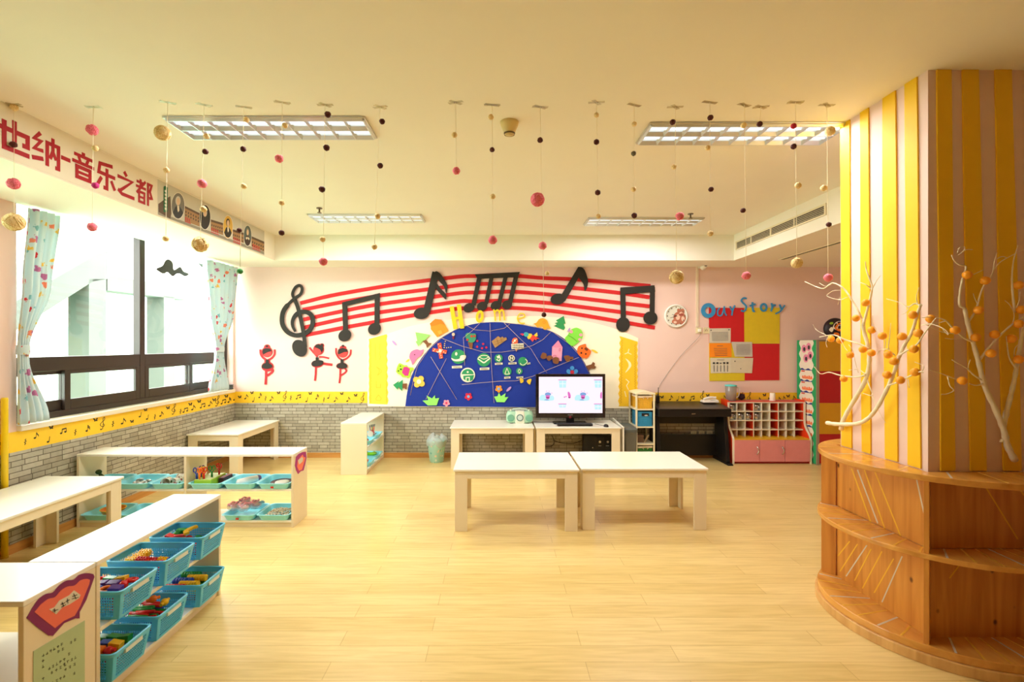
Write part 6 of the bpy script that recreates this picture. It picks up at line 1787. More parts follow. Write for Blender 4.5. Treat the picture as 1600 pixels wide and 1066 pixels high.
# plate
T = thing('plate', 'black rimmed plate of white paste in its tray', 'plate', (-1.815, TY + 0.0, tz + 0.006))
MB().lathe([(0.05, 0), (0.085, 0.018), (0.092, 0.02), (0.09, 0.023), (0.055, 0.008), (0.0, 0.007)], n=32).build('rim', C(34, 40, 56, 'dark navy glaze', rough=0.25), T)
MB().lathe([(0.058, 0.011), (0.056, 0.02), (0.03, 0.024), (0.0, 0.025)], n=28).build('filling', C(240, 236, 228, 'white paste', rough=0.6), T)
# orange bowl
T = thing('bowl', 'orange plastic bowl in a pale blue tray', 'bowl', (-3.225, TY - 0.02, tl + 0.006))
MB().lathe([(0.06, 0), (0.085, 0.05), (0.09, 0.055), (0.082, 0.053), (0.056, 0.006), (0.0, 0.005)], n=32).build('shell', C(252, 140, 10, 'orange bowl plastic', rough=0.3), T)
MB().lathe([(0.086, 0.05), (0.092, 0.056), (0.09, 0.06), (0.082, 0.056)], n=32, cap=False).build('yellow_rim', C(252, 190, 30, 'amber rim', rough=0.3), T)
# pink bags
PKB = C(252, 160, 186, 'pink plastic strip', rough=0.35)
for k, (dx, dy, dz, a, lb) in enumerate(((-0.09, -0.03, 0.0, 0.3, 'clear bag of pink pieces at the window end of its pile'), (0.005, -0.06, 0.005, -0.2, 'clear bag of pink pieces at the front of its pile'), (0.06, 0.02, 0.0, 0.5, 'clear bag of pink pieces at the wall panel end of its pile'), (-0.04, 0.05, 0.012, 0.1, 'clear bag of pink pieces at the back of its pile'))):
    T = thing('plastic_bag', lb, 'bag', (-2.115 + dx, TY + dy, tl + 0.052 + dz))
    mb = MB().ball((0, 0, 0.03), (0.056, 0.043, 0.036), 14, 9)
    for p in mb.v:
        p += Vector((rnd.uniform(-.003, .003), rnd.uniform(-.003, .003), rnd.uniform(-.003, .003)))
    mb.build('film', CLEARP, T)
    for q in range(2):
        P = [Vector((0.034 * math.cos(t + q) + (q - .5) * 0.02, 0.02 * math.sin(t + q), 0.045 + 0.012 * math.sin(2 * t) + q * 0.008)) for t in [2 * PI * i / 16 for i in range(17)]]
        P = [Matrix.Rotation(a + q, 3, 'Z') @ p for p in P]
        MB().tube(P, 0.007, 7).build('pink_loop', PKB, T)
    MB().ball((0.01, 0, 0.03), (0.035, 0.028, 0.02), 10, 7).build('contents', C(246, 206, 212, 'pale pink contents'), T)
T = thing('clip', 'pale blue plastic clip on top of the pink bags', 'clip', (-2.01, TY + 0.03, tl + 0.09))
MB().box(-0.03, 0.03, -0.012, 0.012, 0.0, 0.012).build('bar', C(130, 196, 226, 'sky plastic', rough=0.3), T, bevel=0.003)
MB().lathe([(0.012, 0.012), (0.016, 0.016), (0.012, 0.02)], (0.01, 0, 0), 14).build('knob', C(130, 196, 226, 'sky plastic', rough=0.3), T)
# shells
sh = None
for k in range(60):
    i, j = k % 10, (k // 10) % 6
    x = -1.832 + (i - 4.5) * 0.0185 + rnd.uniform(-.006, .006)
    y = TY + (j - 2.5) * 0.027 + rnd.uniform(-.008, .008)
    z = tl + 0.016 + 0.026 * max(0, 1 - ((i - 4.5) / 5) ** 2) * max(0, 1 - ((j - 2.5) / 3.4) ** 2)
    if sh is None:
        mb = MB().lathe([(0.0005, 0.0), (0.012, 0.001), (0.0135, 0.004), (0.008, 0.0095), (0.0005, 0.012)], (0, 0, 0), 12, sx=1.15, sy=0.85)
        sh = solo('shell', 'small brown and white shell heaped in the low pale blue tray', 'shell', mb, SHELLM, 'shells in the tray', origin=(0, 0, 0))
        o = sh
    else:
        o = sh.copy()
        COL.objects.link(o)
    o.location = (x, y, z)
    o.rotation_euler = (rnd.uniform(-.5, .5), rnd.uniform(-.5, .5), rnd.uniform(0, 6))

# ---------------------------------------------------------------- things on the end-on shelf
tx = -1.495 - 0.145
for lb, y, z in (('pale blue tray of pens and a pink roll on the end-on shelf', 6.20, tz), ('pale blue tray of tan and pink felt on the end-on shelf', 5.84, tz), ('pale blue tray with a green bowl low on the end-on shelf', 6.2, tl), ('pale blue tray of red and white cloth low on the end-on shelf', 5.84, tl)):
    tray(lb, tx, y, z, PI / 2)
for k, (col, a) in enumerate((('blue', -0.5), ('yellow', -0.15), ('green', 0.0), ('red', 0.2), ('orange', 0.45))):
    T = thing('pen', '%s pen standing in the pen cup on the end-on shelf' % col, 'pen', (tx + 0.04 + 0.003 * k, 6.20 + (k - 2) * 0.011, tz + 0.012))
    d = Vector((0.1 * (k - 2) * 0.5, 0.35 * a, 1)).normalized()
    MB().tube([Vector((0, 0, 0)), d * 0.12], 0.0045, 7).build('barrel', TOY[col], T)
    MB().tube([d * 0.12, d * 0.15], 0.0052, 7).build('cap', C(40, 40, 50, 'dark pen cap'), T)
T = thing('pen_cup', 'small white pen cup on the end-on shelf', 'cup', (tx + 0.045, 6.20, tz + 0.006))
MB().lathe([(0.035, 0), (0.038, 0.075), (0.0365, 0.075), (0.0345, 0.003), (0.0, 0.003)], n=24).build('wall', C(226, 230, 226, 'white cup plastic', rough=0.3), T)
T = thing('tape_roll', 'pink roll with white ends lying on the end-on shelf tray', 'roll', (tx + 0.06, 6.09, tz + 0.07))
b = MB().lathe([(0.034, -0.03), (0.034, 0.03)], n=20); b.v = [Vector((p.x, p.z, p.y)) for p in b.v]; b.build('pink_wrap', C(236, 80, 110, 'pink wrap', rough=0.4), T)
b = MB().lathe([(0.0375, -0.042), (0.0375, -0.0305)], n=20); b.v = [Vector((p.x, p.z, p.y)) for p in b.v]; b.build('white_end', WHITEP, T)
T = thing('brush', 'dark brown brush lying in the pen tray', 'brush', (tx + 0.07, 6.22, tz + 0.02))
MB().tube([(0, -0.06, 0.01), (0, 0.02, 0.01), (0, 0.09, 0.012)], [0.012, 0.009, 0.006], 8).build('handle', C(110, 50, 40, 'brown handle', rough=0.4), T)
MB().box(-0.016, 0.016, -0.09, -0.06, 0.0, 0.02).build('bristles', C(70, 36, 30, 'dark bristles'), T)
for k, (dx, dy, col, nm, lb) in enumerate(((0.03, 0.03, (150, 110, 70), 'tan felt', 'folded tan felt piece on the end-on shelf tray'), (0.06, -0.06, (224, 160, 160), 'pink felt piece', 'folded pink felt piece on the end-on shelf tray'))):
    mb = MB(); rrloft(mb, [(0.05, 0.045, 0.02, 0), (0.054, 0.05, 0.025, 0.014), (0.045, 0.04, 0.02, 0.034)], (tx + dx, 5.84 + dy, tz + 0.006))
    solo('felt_piece', lb, 'felt', mb, C(*col, nm, rough=0.9))
T = thing('bowl', 'lime green bowl low on the end-on shelf', 'bowl', (tx + 0.03, 6.17, tl + 0.006))
MB().lathe([(0.04, 0), (0.07, 0.045), (0.074, 0.048), (0.067, 0.046), (0.038, 0.006), (0.0, 0.005)], n=28).build('shell', C(130, 206, 50, 'lime bowl plastic', rough=0.3), T)
for lb, dx, dy in (('green toy fruit beside the lime bowl', 0.05, 0.13), ('yellow green toy fruit behind the lime bowl', -0.03, 0.1)):
    T = thing('toy_fruit', lb, 'toy fruit', (tx + dx, 6.17 + dy * 0.9, tl + 0.01))
    MB().ball((0, 0, 0.022), (0.035, 0.022, 0.02), 14, 9).build('body', C(150, 200, 70, 'toy lime', rough=0.4), T)
    MB().lathe([(0.004, 0.04), (0.003, 0.05)], n=8).build('stem', BRN, T)
mb = MB().ball((tx + 0.03, 5.83, tl + 0.042), (0.07, 0.08, 0.03), 16, 10)
for p in mb.v: p += Vector((rnd.uniform(-.006, .006), rnd.uniform(-.006, .006), rnd.uniform(-.005, .005)))
solo('cloth', 'crumpled red and white cloth low on the end-on shelf', 'cloth', mb, mat_speckle('red white cloth', (240, 226, 210), [(206, 40, 40), (40, 40, 44), (220, 80, 70)], 30, 0.42))

# ================================================================== things along the back wall
# waste basket with a bag
bx0 = W(684, 700).x * 0.985
T = thing('waste_basket', 'pale teal patterned waste basket with a white bag', 'bin', (bx0, 6.22, 0))
MB().lathe([(0.085, 0), (0.088, 0.004), (0.118, 0.27), (0.122, 0.276), (0.115, 0.276), (0.084, 0.01), (0.0, 0.008)], n=36).build('shell', BAGM, T)
mb = MB()
n, k = 40, 6
vs = []
for j in range(k):
    for i in range(n):
        a = 2 * PI * i / n
        rr_ = [0.124, 0.13, 0.125, 0.10, 0.075, 0.05][j] * (1 + 0.07 * math.sin(5 * a + j) + 0.05 * math.sin(9 * a + 2 * j))
        z = [0.21, 0.262, 0.292, 0.32, 0.335, 0.325][j] + 0.018 * math.sin(3 * a + 1) + 0.01 * math.sin(7 * a + j)
        vs.append((rr_ * math.cos(a), rr_ * math.sin(a), z))
mb.add(vs, [(j * n + i, j * n + (i + 1) % n, (j + 1) * n + (i + 1) % n, (j + 1) * n + i) for j in range(k - 1) for i in range(n)], 0, True)
mb.build('bag', mat_clear('white thin bag film', (0.95, 0.95, 0.93), 0.1, 0.25, 0.55), T, recalc=False)

# radio
P = lambda u, y: onplane(1, y)(u, 600).x
T = thing('radio', 'pale green and cream portable radio on the back table', 'radio', (P(812, 6.2), 6.2, 0.5))
MG = C(172, 212, 182, 'pale green radio shell', rough=0.35); MC = C(226, 226, 206, 'cream radio shell', rough=0.3)
mb = MB()
rrloft(mb, [(0.15, 0.06, 0.05, 0.008), (0.17, 0.075, 0.06, 0.03), (0.172, 0.075, 0.06, 0.10), (0.155, 0.065, 0.05, 0.148)])
rs = mb.build('shell', MG, T, bevel=0.004)
mb = MB(); rrloft(mb, [(0.06, 0.08, 0.02, 0.0), (0.062, 0.084, 0.02, 0.1), (0.056, 0.07, 0.02, 0.155)])
fp = mb.build('front_panel', MC, T, bevel=0.003)
b = MB().lathe([(0.044, 0), (0.044, 0.006), (0.038, 0.008)], n=28); b.v = [Vector((p.x, -0.082 - p.z, p.y + 0.075)) for p in b.v]; b.build('dial_ring', C(90, 120, 116, 'dark teal ring', rough=0.3), fp)
b = MB().lathe([(0.034, 0.006), (0.03, 0.01)], n=28); b.v = [Vector((p.x, -0.082 - p.z, p.y + 0.075)) for p in b.v]; b.build('dial', C(200, 214, 204, 'pale dial', rough=0.3), fp)
for s in (-1, 1):
    b = MB().lathe([(0.045, 0), (0.045, 0.004), (0.04, 0.007)], n=24); b.v = [Vector((p.x + s * 0.115, -0.0725 - p.z, p.y + 0.07)) for p in b.v]; b.build('speaker', C(116, 176, 146, 'green speaker mesh', rough=0.6), rs)
    MB().lathe([(0.013, 0.146), (0.013, 0.164), (0.010, 0.167)], (s * 0.115, 0, 0), 16).build('knob', MC, T)
mb = MB(); mb.tube([(-0.1, 0, 0.148), (-0.085, 0, 0.172), (0, 0, 0.18), (0.085, 0, 0.172), (0.1, 0, 0.148)], 0.008, 8)
mb.build('handle', C(196, 214, 204, 'pale green handle', rough=0.3), T)
for s in (-1, 1):
    MB().box(s * 0.1 - 0.02, s * 0.1 + 0.02, -0.05, 0.05, 0, 0.009).build('foot', BLACKP, T)

# television
ty = 6.14
PT = onplane(1, ty)
A, B = PT(837, 584.5), PT(946, 653.5)
T = thing('television', 'black flat television showing a pink cartoon picture', 'television', ((A.x + B.x) / 2, ty, 0.5))
fr = BLACKP
MB().box(A.x, B.x, ty, ty + 0.045, B.z, A.z).build('casing', C(26, 22, 24, 'glossy black casing', rough=0.15, coat=0.5), T, True, bevel=0.006)
a, b = PT(842, 589), PT(941.3, 645.6)
SCR = C(255, 238, 252, 'pale pink screen', emit=0.56, lit=0.06, var=0.03, scale=5, rough=0.2)
MB().box(a.x, b.x, ty - 0.002, ty, b.z, a.z).build('screen', SCR, T, True)
zt2 = zm(780, 570, 7.273)
PSC = lambda k: onplane(1, ty - 0.0022 - 0.0003 * k)
pic = MB()
CY_, BL_, MG_, DK_, WH_ = 0, 1, 2, 3, 4
for (x, y, w, h, hh) in ((675, 172, 92, 90, 1), (1080, 172, 88, 90, 1), (675, 445, 90, 42, 0), (1080, 445, 88, 66, 1)):
    draw(pic, [('p', [(x + 2, y + 6), (x + w - 4, y + 6), (x + w - 8, y + h), (x + 8, y + h)])], PSC(1), (0, 0.0002, 0), 0, zt2)
    draw(pic, [('p', [(x - 4, y - 3), (x + w, y - 3), (x + w, y + 5), (x - 4, y + 5)])], PSC(2), (0, 0.0002, 0), 2, zt2)
    draw(pic, [('r', [(x + w * .5, y + 10), (x + w * .5, y + h - 4)], 5), ('r', [(x + 10, y + h * .5), (x + w - 10, y + h * .5)], 6)], PSC(2), (0, 0.0002, 0), 4, zt2)
for x in (550, 950):
    draw(pic, [('p', cr([(x - 90, 405), (x - 80, 350), (x - 40, 340), (x - 10, 360), (x + 60, 350), (x + 75, 400), (x + 20, 412)], 2, True))], PSC(1), (0, 0.0002, 0), 0, zt2)
    draw(pic, [('p', cr([(x - 26, 350), (x - 28, 325), (x, 315), (x + 32, 322), (x + 38, 345), (x + 10, 352)], 2, True)), ('p', cr([(x - 40, 402), (x - 10, 392), (x + 18, 405)], 2, True))], PSC(2), (0, 0.0002, 0), 1, zt2)
    draw(pic, [('p', cr([(x - 20, 350), (x + 24, 350), (x + 18, 388), (x - 14, 388)], 2, True)), ('r', [(x - 18, 304), (x - 8, 298)], 6), ('r', [(x + 12, 298), (x + 22, 302)], 6), ('r', [(x + 42, 320), (x + 54, 324)], 6)], PSC(3), (0, 0.0002, 0), 2, zt2)
    draw(pic, [('r', [(x - 14, 376), (x + 18, 376)], 12)], PSC(4), (0, 0.0002, 0), 3, zt2)
draw(pic, [('p', cr([(778, 312), (795, 310), (812, 345), (810, 378), (790, 382), (782, 350)], 2, True)), ('e', 742, 368, 9, 8, 0, 12), ('e', 760, 362, 7, 8, 0, 12), ('p', cr([(1150, 325), (1166, 310), (1168, 380), (1148, 378)], 2, True))], PSC(2), (0, 0.0002, 0), 2, zt2)
draw(pic, [('r', [(785, 374), (808, 374)], 8)], PSC(3), (0, 0.0002, 0), 3, zt2)
pic.build('picture', [C(190, 236, 244, 'cyan screen print', emit=0.55, lit=0.06, var=0), C(130, 170, 224, 'blue screen print', emit=0.5, lit=0.06, var=0), C(232, 110, 200, 'magenta screen print', emit=0.5, lit=0.06, var=0), C(130, 40, 110, 'plum screen print', emit=0.5, lit=0.06, var=0), C(250, 250, 255, 'white screen print', emit=0.55, lit=0.06, var=0)], T, True)
c = PT(891, 652)
b = MB().lathe([(0.018, 0), (0.018, 0.004), (0.012, 0.006)], n=20); b.v = [Vector((p.x + c.x, ty - p.z - 0.0005, p.y + c.z)) for p in b.v]; b.build('emblem', C(110, 30, 44, 'dark red ring', rough=0.2), T, True)
MB().box(c.x - 0.03, c.x + 0.03, ty - 0.001, ty, c.z + 0.026, c.z + 0.031).build('maker_mark', C(150, 150, 150, 'grey lettering'), T, True)
MB().box(c.x - 0.05, c.x + 0.05, ty + 0.01, ty + 0.04, 0.515, B.z + 0.01).build('neck', fr, T, True)
mb = MB(); rrloft(mb, [(0.215, 0.1, 0.03, 0.5), (0.215, 0.1, 0.03, 0.508), (0.2, 0.09, 0.03, 0.516)], (c.x, ty + 0.02, 0)); mb.build('stand', C(20, 20, 22, 'glossy black stand', rough=0.12), T, True)
a, b = onplane(1, 5.93)(871, 664), onplane(1, 5.93)(926, 664)
T = thing('media_box', 'flat black box lying in front of the television stand', 'media box', ((a.x + b.x) / 2, 5.965, 0.5))
hw = (b.x - a.x) / 2
MB().box(-hw, hw, -0.045, 0.05, 0.004, 0.03).build('case', C(34, 34, 38, 'dark grey box', rough=0.3), T, bevel=0.004)
MB().box(-hw + .02, hw - .02, -0.0465, -0.045, 0.012, 0.02).build('front_strip', C(14, 14, 16, 'black strip', rough=0.1), T)
for s in (-1, 1):
    MB().box(s * (hw - .03) - .015, s * (hw - .03) + .015, -0.03, 0.03, 0, 0.0045).build('foot', BLACKP, T)
p = onplane(2, 0.5)(947, 667)
T = thing('computer_mouse', 'small black computer mouse on the television table', 'mouse', (p.x, p.y, 0.5))
mb = MB().ball((0, 0, 0.004), (0.03, 0.045, 0.03), 18, 12); mb.v = [Vector((q.x, q.y, max(0.0005, q.z))) for q in mb.v]; mb.build('shell', BLACKP, T)
MB().tube([(-0.004, 0.0, 0.034), (-0.004, -0.02, 0.03)], 0.003, 7).build('wheel', C(90, 90, 90, 'grey rubber'), T)
MB().tube([Vector(q) for q in cr([(0, 0.045, 0.006), (-0.03, 0.08, 0.004), (-0.06, 0.12, 0.004), (-0.1, 0.2, 0.004)], 5)], 0.0025, 6).build('cable', BLACKP, T)
mb = MB().box(p.x - 0.05, p.x + 0.06, p.y - 0.06, p.y + 0.05, 0.5, 0.5008)
p2 = None
# speakers under the table
PA = onplane(1, 6.17)
a, b = PA(912, 681), PA(957, 681)
T = thing('amplifier', 'black amplifier box with two silver knobs under the television table', 'amplifier', ((a.x + b.x) / 2, 6.23, 0))
hw = (b.x - a.x) / 2
MB().box(-hw, hw, -0.06, 0.06, 0.004, a.z).build('case', C(30, 28, 28, 'black amplifier vinyl', rough=0.5), T, bevel=0.006)
for u in (937, 949):
    x = PA(u, 690).x - (a.x + b.x) / 2
    md = MB().box(x - 0.042, x + 0.042, -0.066, -0.06, a.z - 0.15, a.z - 0.015).build('module', BLACKP, T, bevel=0.002)
    q = MB().lathe([(0.017, 0), (0.014, 0.016)], n=18); q.v = [Vector((v.x + x, -0.066 - v.z, v.y + a.z - 0.075)) for v in q.v]; q.build('knob', C(200, 196, 190, 'silver knob', rough=0.25, metal=0.9), md)
    MB().box(x - 0.02, x + 0.02, -0.067, -0.066, a.z - 0.13, a.z - 0.125).build('mark', C(170, 170, 170, 'pale mark'), md)
for dx, dz in ((-0.14, -0.2), (-0.11, -0.15), (-0.08, -0.24)):
    q = MB().lathe([(0.006, 0), (0.006, 0.012)], n=10); q.v = [Vector((v.x + dx + 0.04, -0.06 - v.z, v.y + a.z + dz)) for v in q.v]; q.build('jack', C(200, 196, 190, 'silver knob', rough=0.25, metal=0.9), T)
for i, pts in enumerate(([(862, 680), (866, 690), (862, 697), (852, 698)], [(864, 688), (876, 692), (895, 693), (910, 688)])):
    q = [onplane(1, 6.38 + 0.01 * i)(*t) for t in cr(pts, 5)]
    solo('cable', ('short black cable curling down under the television table', 'long black cable running to the amplifier under the table')[i], 'cable', MB().tube(q, 0.005, 6), BLACKP)
# leaning board and grey bin
mb = MB().hexa([(1.512, 5.86, 0), (1.53, 5.86, 0), (1.53, 6.40, 0), (1.512, 6.40, 0), (1.512, 5.86, 0.50), (1.53, 5.86, 0.50), (1.53, 6.40, 0.53), (1.512, 6.40, 0.53)])
solo('white_board', 'plain white board standing against the side of the television table', 'board', mb, WHITEL, bevel=0.002)
T = thing('storage_bin', 'grey lidded storage bin between the television table and basket tower', 'bin', (1.635, 6.13, 0))
GRB = C(104, 104, 96, 'grey bin plastic', rough=0.45)
mb = MB(); rrloft(mb, [(0.062, 0.18, 0.02, 0), (0.075, 0.2, 0.025, 0.42)]); mb.build('body', GRB, T)
mb = MB(); rrloft(mb, [(0.079, 0.206, 0.026, 0.42), (0.08, 0.207, 0.026, 0.455), (0.07, 0.195, 0.026, 0.475)]); mb.build('lid', C(92, 96, 92, 'dark grey lid', rough=0.4), T)
# tower of baskets
tx0, tx1, ty0, ty1 = 1.735, 1.975, 6.09, 6.42
T = thing('basket_tower', 'narrow cream rack of pull-out wicker baskets beside the piano', 'rack', ((tx0 + tx1) / 2, (ty0 + ty1) / 2, 0))
CRW = C(240, 230, 196, 'cream painted wood', rough=0.4)
for x in (tx0, tx1 - 0.02):
    for y in (ty0, ty1 - 0.02):
        MB().box(x, x + 0.02, y, y + 0.02, 0, 0.885).build('post', CRW, T, True, bevel=0.002)
for z in (0.03, 0.235, 0.452, 0.672):
    MB().box(tx0 + 0.0, tx1 - 0.0, ty0 + 0.001, ty1 - 0.001, z, z + 0.016).build('shelf_board', CRW, T, True)
mb = MB()
nn = 10
vs = []
for y in (ty0 - 0.006, ty1):
    for i in range(nn + 1):
        x = tx0 - 0.004 + (tx1 - tx0 + 0.008) * i / nn
        vs += [(x, y, 0.87), (x, y, 0.886 + 0.022 * math.sin(PI * i / nn))]
m = 2 * (nn + 1)
for i in range(nn):
    p_ = 2 * i
    mb.f += [(p_, p_ + 2, p_ + 3, p_ + 1), (m + p_, m + p_ + 1, m + p_ + 3, m + p_ + 2), (p_ + 1, p_ + 3, m + p_ + 3, m + p_ + 1), (p_, m + p_, m + p_ + 2, p_ + 2)]
mb.f += [(0, 1, m + 1, m), (2 * nn, m + 2 * nn, m + 2 * nn + 1, 2 * nn + 1)]
mb.v = [Vector(v) for v in vs]; mb.mi = [0] * len(mb.f); mb.sm = [False] * len(mb.f)
mb.build('top', CRW, T, True, bevel=0.002)
def wicker(label, z, h, m, liner, hole):
    W_ = thing('wicker_basket', label, 'basket', ((tx0 + tx1) / 2, ty0 + 0.15, z))
    mb = MB()
    hx, hy = 0.089, 0.14
    rows = int(h / 0.012)
    for k in range(rows):
        o = 0.003 * (k % 2)
        rrloft(mb, [(hx - 0.002, hy - 0.002, 0.01, k * 0.012), (hx + 0.002, hy + 0.002, 0.012, k * 0.012 + 0.006), (hx - 0.002, hy - 0.002, 0.01, k * 0.012 + 0.0118)])
    mb.build('weave', m, W_)
    if hole:
        MB().box(-0.045, 0.045, -hy - 0.004, -hy - 0.0025, h - 0.055, h - 0.02).build('hand_hole', C(30, 26, 22, 'dark hole'), W_)
        mb = MB().ball((0.01, -hy - 0.004, h - 0.048), (0.022, 0.002, 0.008), 10, 6); mb.build('contents', C(210, 200, 190, 'pale contents'), W_)
    if liner:
        mb = MB()
        rrloft(mb, [(hx + 0.003, hy + 0.003, 0.014, h - 0.014), (hx + 0.006, hy + 0.006, 0.016, h - 0.004), (hx + 0.003, hy + 0.003, 0.014, h + 0.006)])
        for p in mb.v: p += Vector((0, 0, 0.004 * math.sin(p.x * 90)))
        mb.build('liner', C(236, 220, 196, 'cream cloth liner', rough=0.9), W_)
        q = MB()
        for s in (-1, 1):
            q.tube([Vector(t) for t in cr([(0, -hy - 0.008, h - 0.005), (s * 0.02, -hy - 0.014, h + 0.008), (s * 0.034, -hy - 0.012, h - 0.01), (s * 0.02, -hy - 0.01, h - 0.03)], 4)], 0.004, 6)
        q.build('bow', C(232, 210, 180, 'cream ribbon'), W_)
WK = lambda c, n: mat_wood(n, c, tuple(int(x * .82) for x in c), vec=(60, 60, 8), knots=False, rough=0.6)
wicker('yellow wicker basket with cream cloth liner, top of the rack', 0.689, 0.155, WK((240, 186, 40), 'yellow wicker'), True, False)
wicker('blue wicker basket with a dark hand hole in the rack', 0.469, 0.185, WK((40, 150, 196), 'blue wicker'), False, True)
wicker('green wicker basket with cream cloth liner, bottom of the rack', 0.047, 0.165, WK((50, 140, 44), 'green wicker'), True, False)
T = thing('clutter_box', 'small dull brown box on the open tier of the rack', 'box', (1.81, 6.22, 0.2515))
MB().box(-0.045, 0.045, -0.06, 0.06, 0, 0.085).build('carton', C(110, 84, 66, 'dull brown card'), T, bevel=0.002)
MB().box(-0.047, 0.047, -0.062, 0.062, 0.0855, 0.093).build('lid', C(130, 104, 84, 'pale brown card'), T)
mb = MB().bar((1.86, 6.16, 0.256), (1.93, 6.2, 0.34), 0.02, 0.008)
solo('ruler', 'pale wooden ruler leaning on the open tier of the rack', 'ruler', mb, C(206, 180, 140, 'pale ruler wood'))

# digital piano
px0, px1 = 2.0, 2.91
T = thing('digital_piano', 'black digital piano against the back wall', 'piano', ((px0 + px1) / 2, 6.25, 0))
PB_ = C(24, 21, 20, 'black piano veneer', rough=0.35, var=0.1)
PB2 = C(44, 40, 38, 'satin black lid', rough=0.32, var=0.08)
mb = MB().hexa([(px0, 6.02, 0.60), (px1 - 0.01, 6.02, 0.60), (px1 - 0.01, 6.42, 0.60), (px0, 6.42, 0.60), (px0, 6.02, 0.69), (px1 - 0.01, 6.02, 0.69), (px1 - 0.01, 6.42, 0.73), (px0, 6.42, 0.73)])
mb.build('keyboard_body', PB_, T, True, bevel=0.006)
mb = MB().hexa([(px0 + .005, 6.015, 0.69), (px1 - .015, 6.015, 0.69), (px1 - .015, 6.425, 0.731), (px0 + .005, 6.425, 0.731), (px0 + .005, 6.015, 0.7), (px1 - .015, 6.015, 0.7), (px1 - .015, 6.425, 0.748), (px0 + .005, 6.425, 0.748)])
ld = mb.build('lid', PB2, T, True, bevel=0.004)
for x in (px0 + 0.12, px1 - 0.2):
    MB().hexa([(x, 6.30, 0.7315), (x + 0.08, 6.30, 0.7315), (x + 0.08, 6.315, 0.733), (x, 6.315, 0.733), (x, 6.30, 0.7365), (x + 0.08, 6.30, 0.7365), (x + 0.08, 6.315, 0.738), (x, 6.315, 0.738)]).build('hinge', C(110, 100, 90, 'dull hinge', rough=0.3, metal=0.6), ld, True)
for x in (px0, px1 - 0.055):
    m = MB().hexa([(x, 6.06, 0.03), (x + 0.045, 6.06, 0.03), (x + 0.045, 6.40, 0.03), (x, 6.40, 0.03), (x, 6.14, 0.60), (x + 0.045, 6.14, 0.60), (x + 0.045, 6.40, 0.60), (x, 6.40, 0.60)])
    lg = m.build('leg', PB_, T, True, bevel=0.004)
    m = MB().hexa([(x - 0.012, 5.99, 0), (x + 0.057, 5.99, 0), (x + 0.057, 6.42, 0), (x - 0.012, 6.42, 0), (x - 0.006, 6.0, 0.022), (x + 0.051, 6.0, 0.022), (x + 0.051, 6.42, 0.05), (x - 0.006, 6.42, 0.05)])
    m.build('foot', PB_, lg, True, bevel=0.004)
MB().box(px0 + 0.045, px1 - 0.055, 6.34, 6.358, 0.05, 0.325).build('back_panel', PB_, T, True)
MB().box(px0 + 0.045, px1 - 0.055, 6.34, 6.358, 0.47, 0.60).build('upper_panel', PB_, T, True)
zmk = zm(970, 590, 7.617)
draw(MB(), [('r', [(848, 428), (848, 440)], 3), ('r', [(856, 428), (849, 434), (856, 440)], 3), ('r', [(862, 440), (867, 428), (872, 440)], 3), ('r', [(864, 436), (870, 436)], 2), ('r', [(876, 429), (888, 429)], 3), ('r', [(882, 429), (882, 440)], 3)], onplane(1, 6.0145), (0, 0.0006, 0), 0, zmk).build('maker_mark', C(206, 170, 130, 'pale gold lettering'), T, True)
# telephone, router on the piano
def pz(y): return 0.7 + (0.748 - 0.7) * (y - 6.015) / 0.41 + 0.002
a, b = onplane(1, 6.32)(1096, 624), onplane(1, 6.32)(1121, 624)
T = thing('telephone', 'white telephone lying on the black piano', 'telephone', ((a.x + b.x) / 2, 6.32, pz(6.40)))
WT = C(236, 230, 222, 'white phone plastic', rough=0.3)
MB().hexa([(-0.1, -0.06, 0), (0.1, -0.06, 0), (0.1, 0.06, 0), (-0.1, 0.06, 0), (-0.095, -0.055, 0.014), (0.095, -0.055, 0.03), (0.095, 0.055, 0.045), (-0.095, 0.055, 0.025)]).build('base', WT, T, bevel=0.004)
MB().tube([Vector(q) for q in cr([(-0.07, 0.01, 0.035), (-0.03, 0.01, 0.052), (0.03, 0.01, 0.062), (0.085, 0.01, 0.056)], 5)], [0.018] + [0.014] * 14 + [0.02], 10).build('handset', WT, T)
MB().box(0.0, 0.06, -0.05, -0.015, 0.0285, 0.0305).build('keypad', C(150, 150, 150, 'grey keys'), T)
x = onplane(1, 6.3)(1027.5, 620).x
T = thing('router', 'small black router with an upright antenna on the piano end', 'router', (x, 6.3, pz(6.33)))
MB().box(-0.022, 0.022, -0.03, 0.03, 0, 0.1).build('case', BLACKP, T, bevel=0.01)
MB().tube([(0.012, 0.01, 0.1), (0.013, 0.01, 0.2)], [0.006, 0.004], 8).build('antenna', BLACKP, T)
for k in range(3):
    MB().tube([(-0.015 + 0.012 * k, -0.005, 0.1), (-0.018 + 0.014 * k, -0.008, 0.118)], 0.004, 7).build('lead', C(40, 36, 40, 'dark lead'), T)

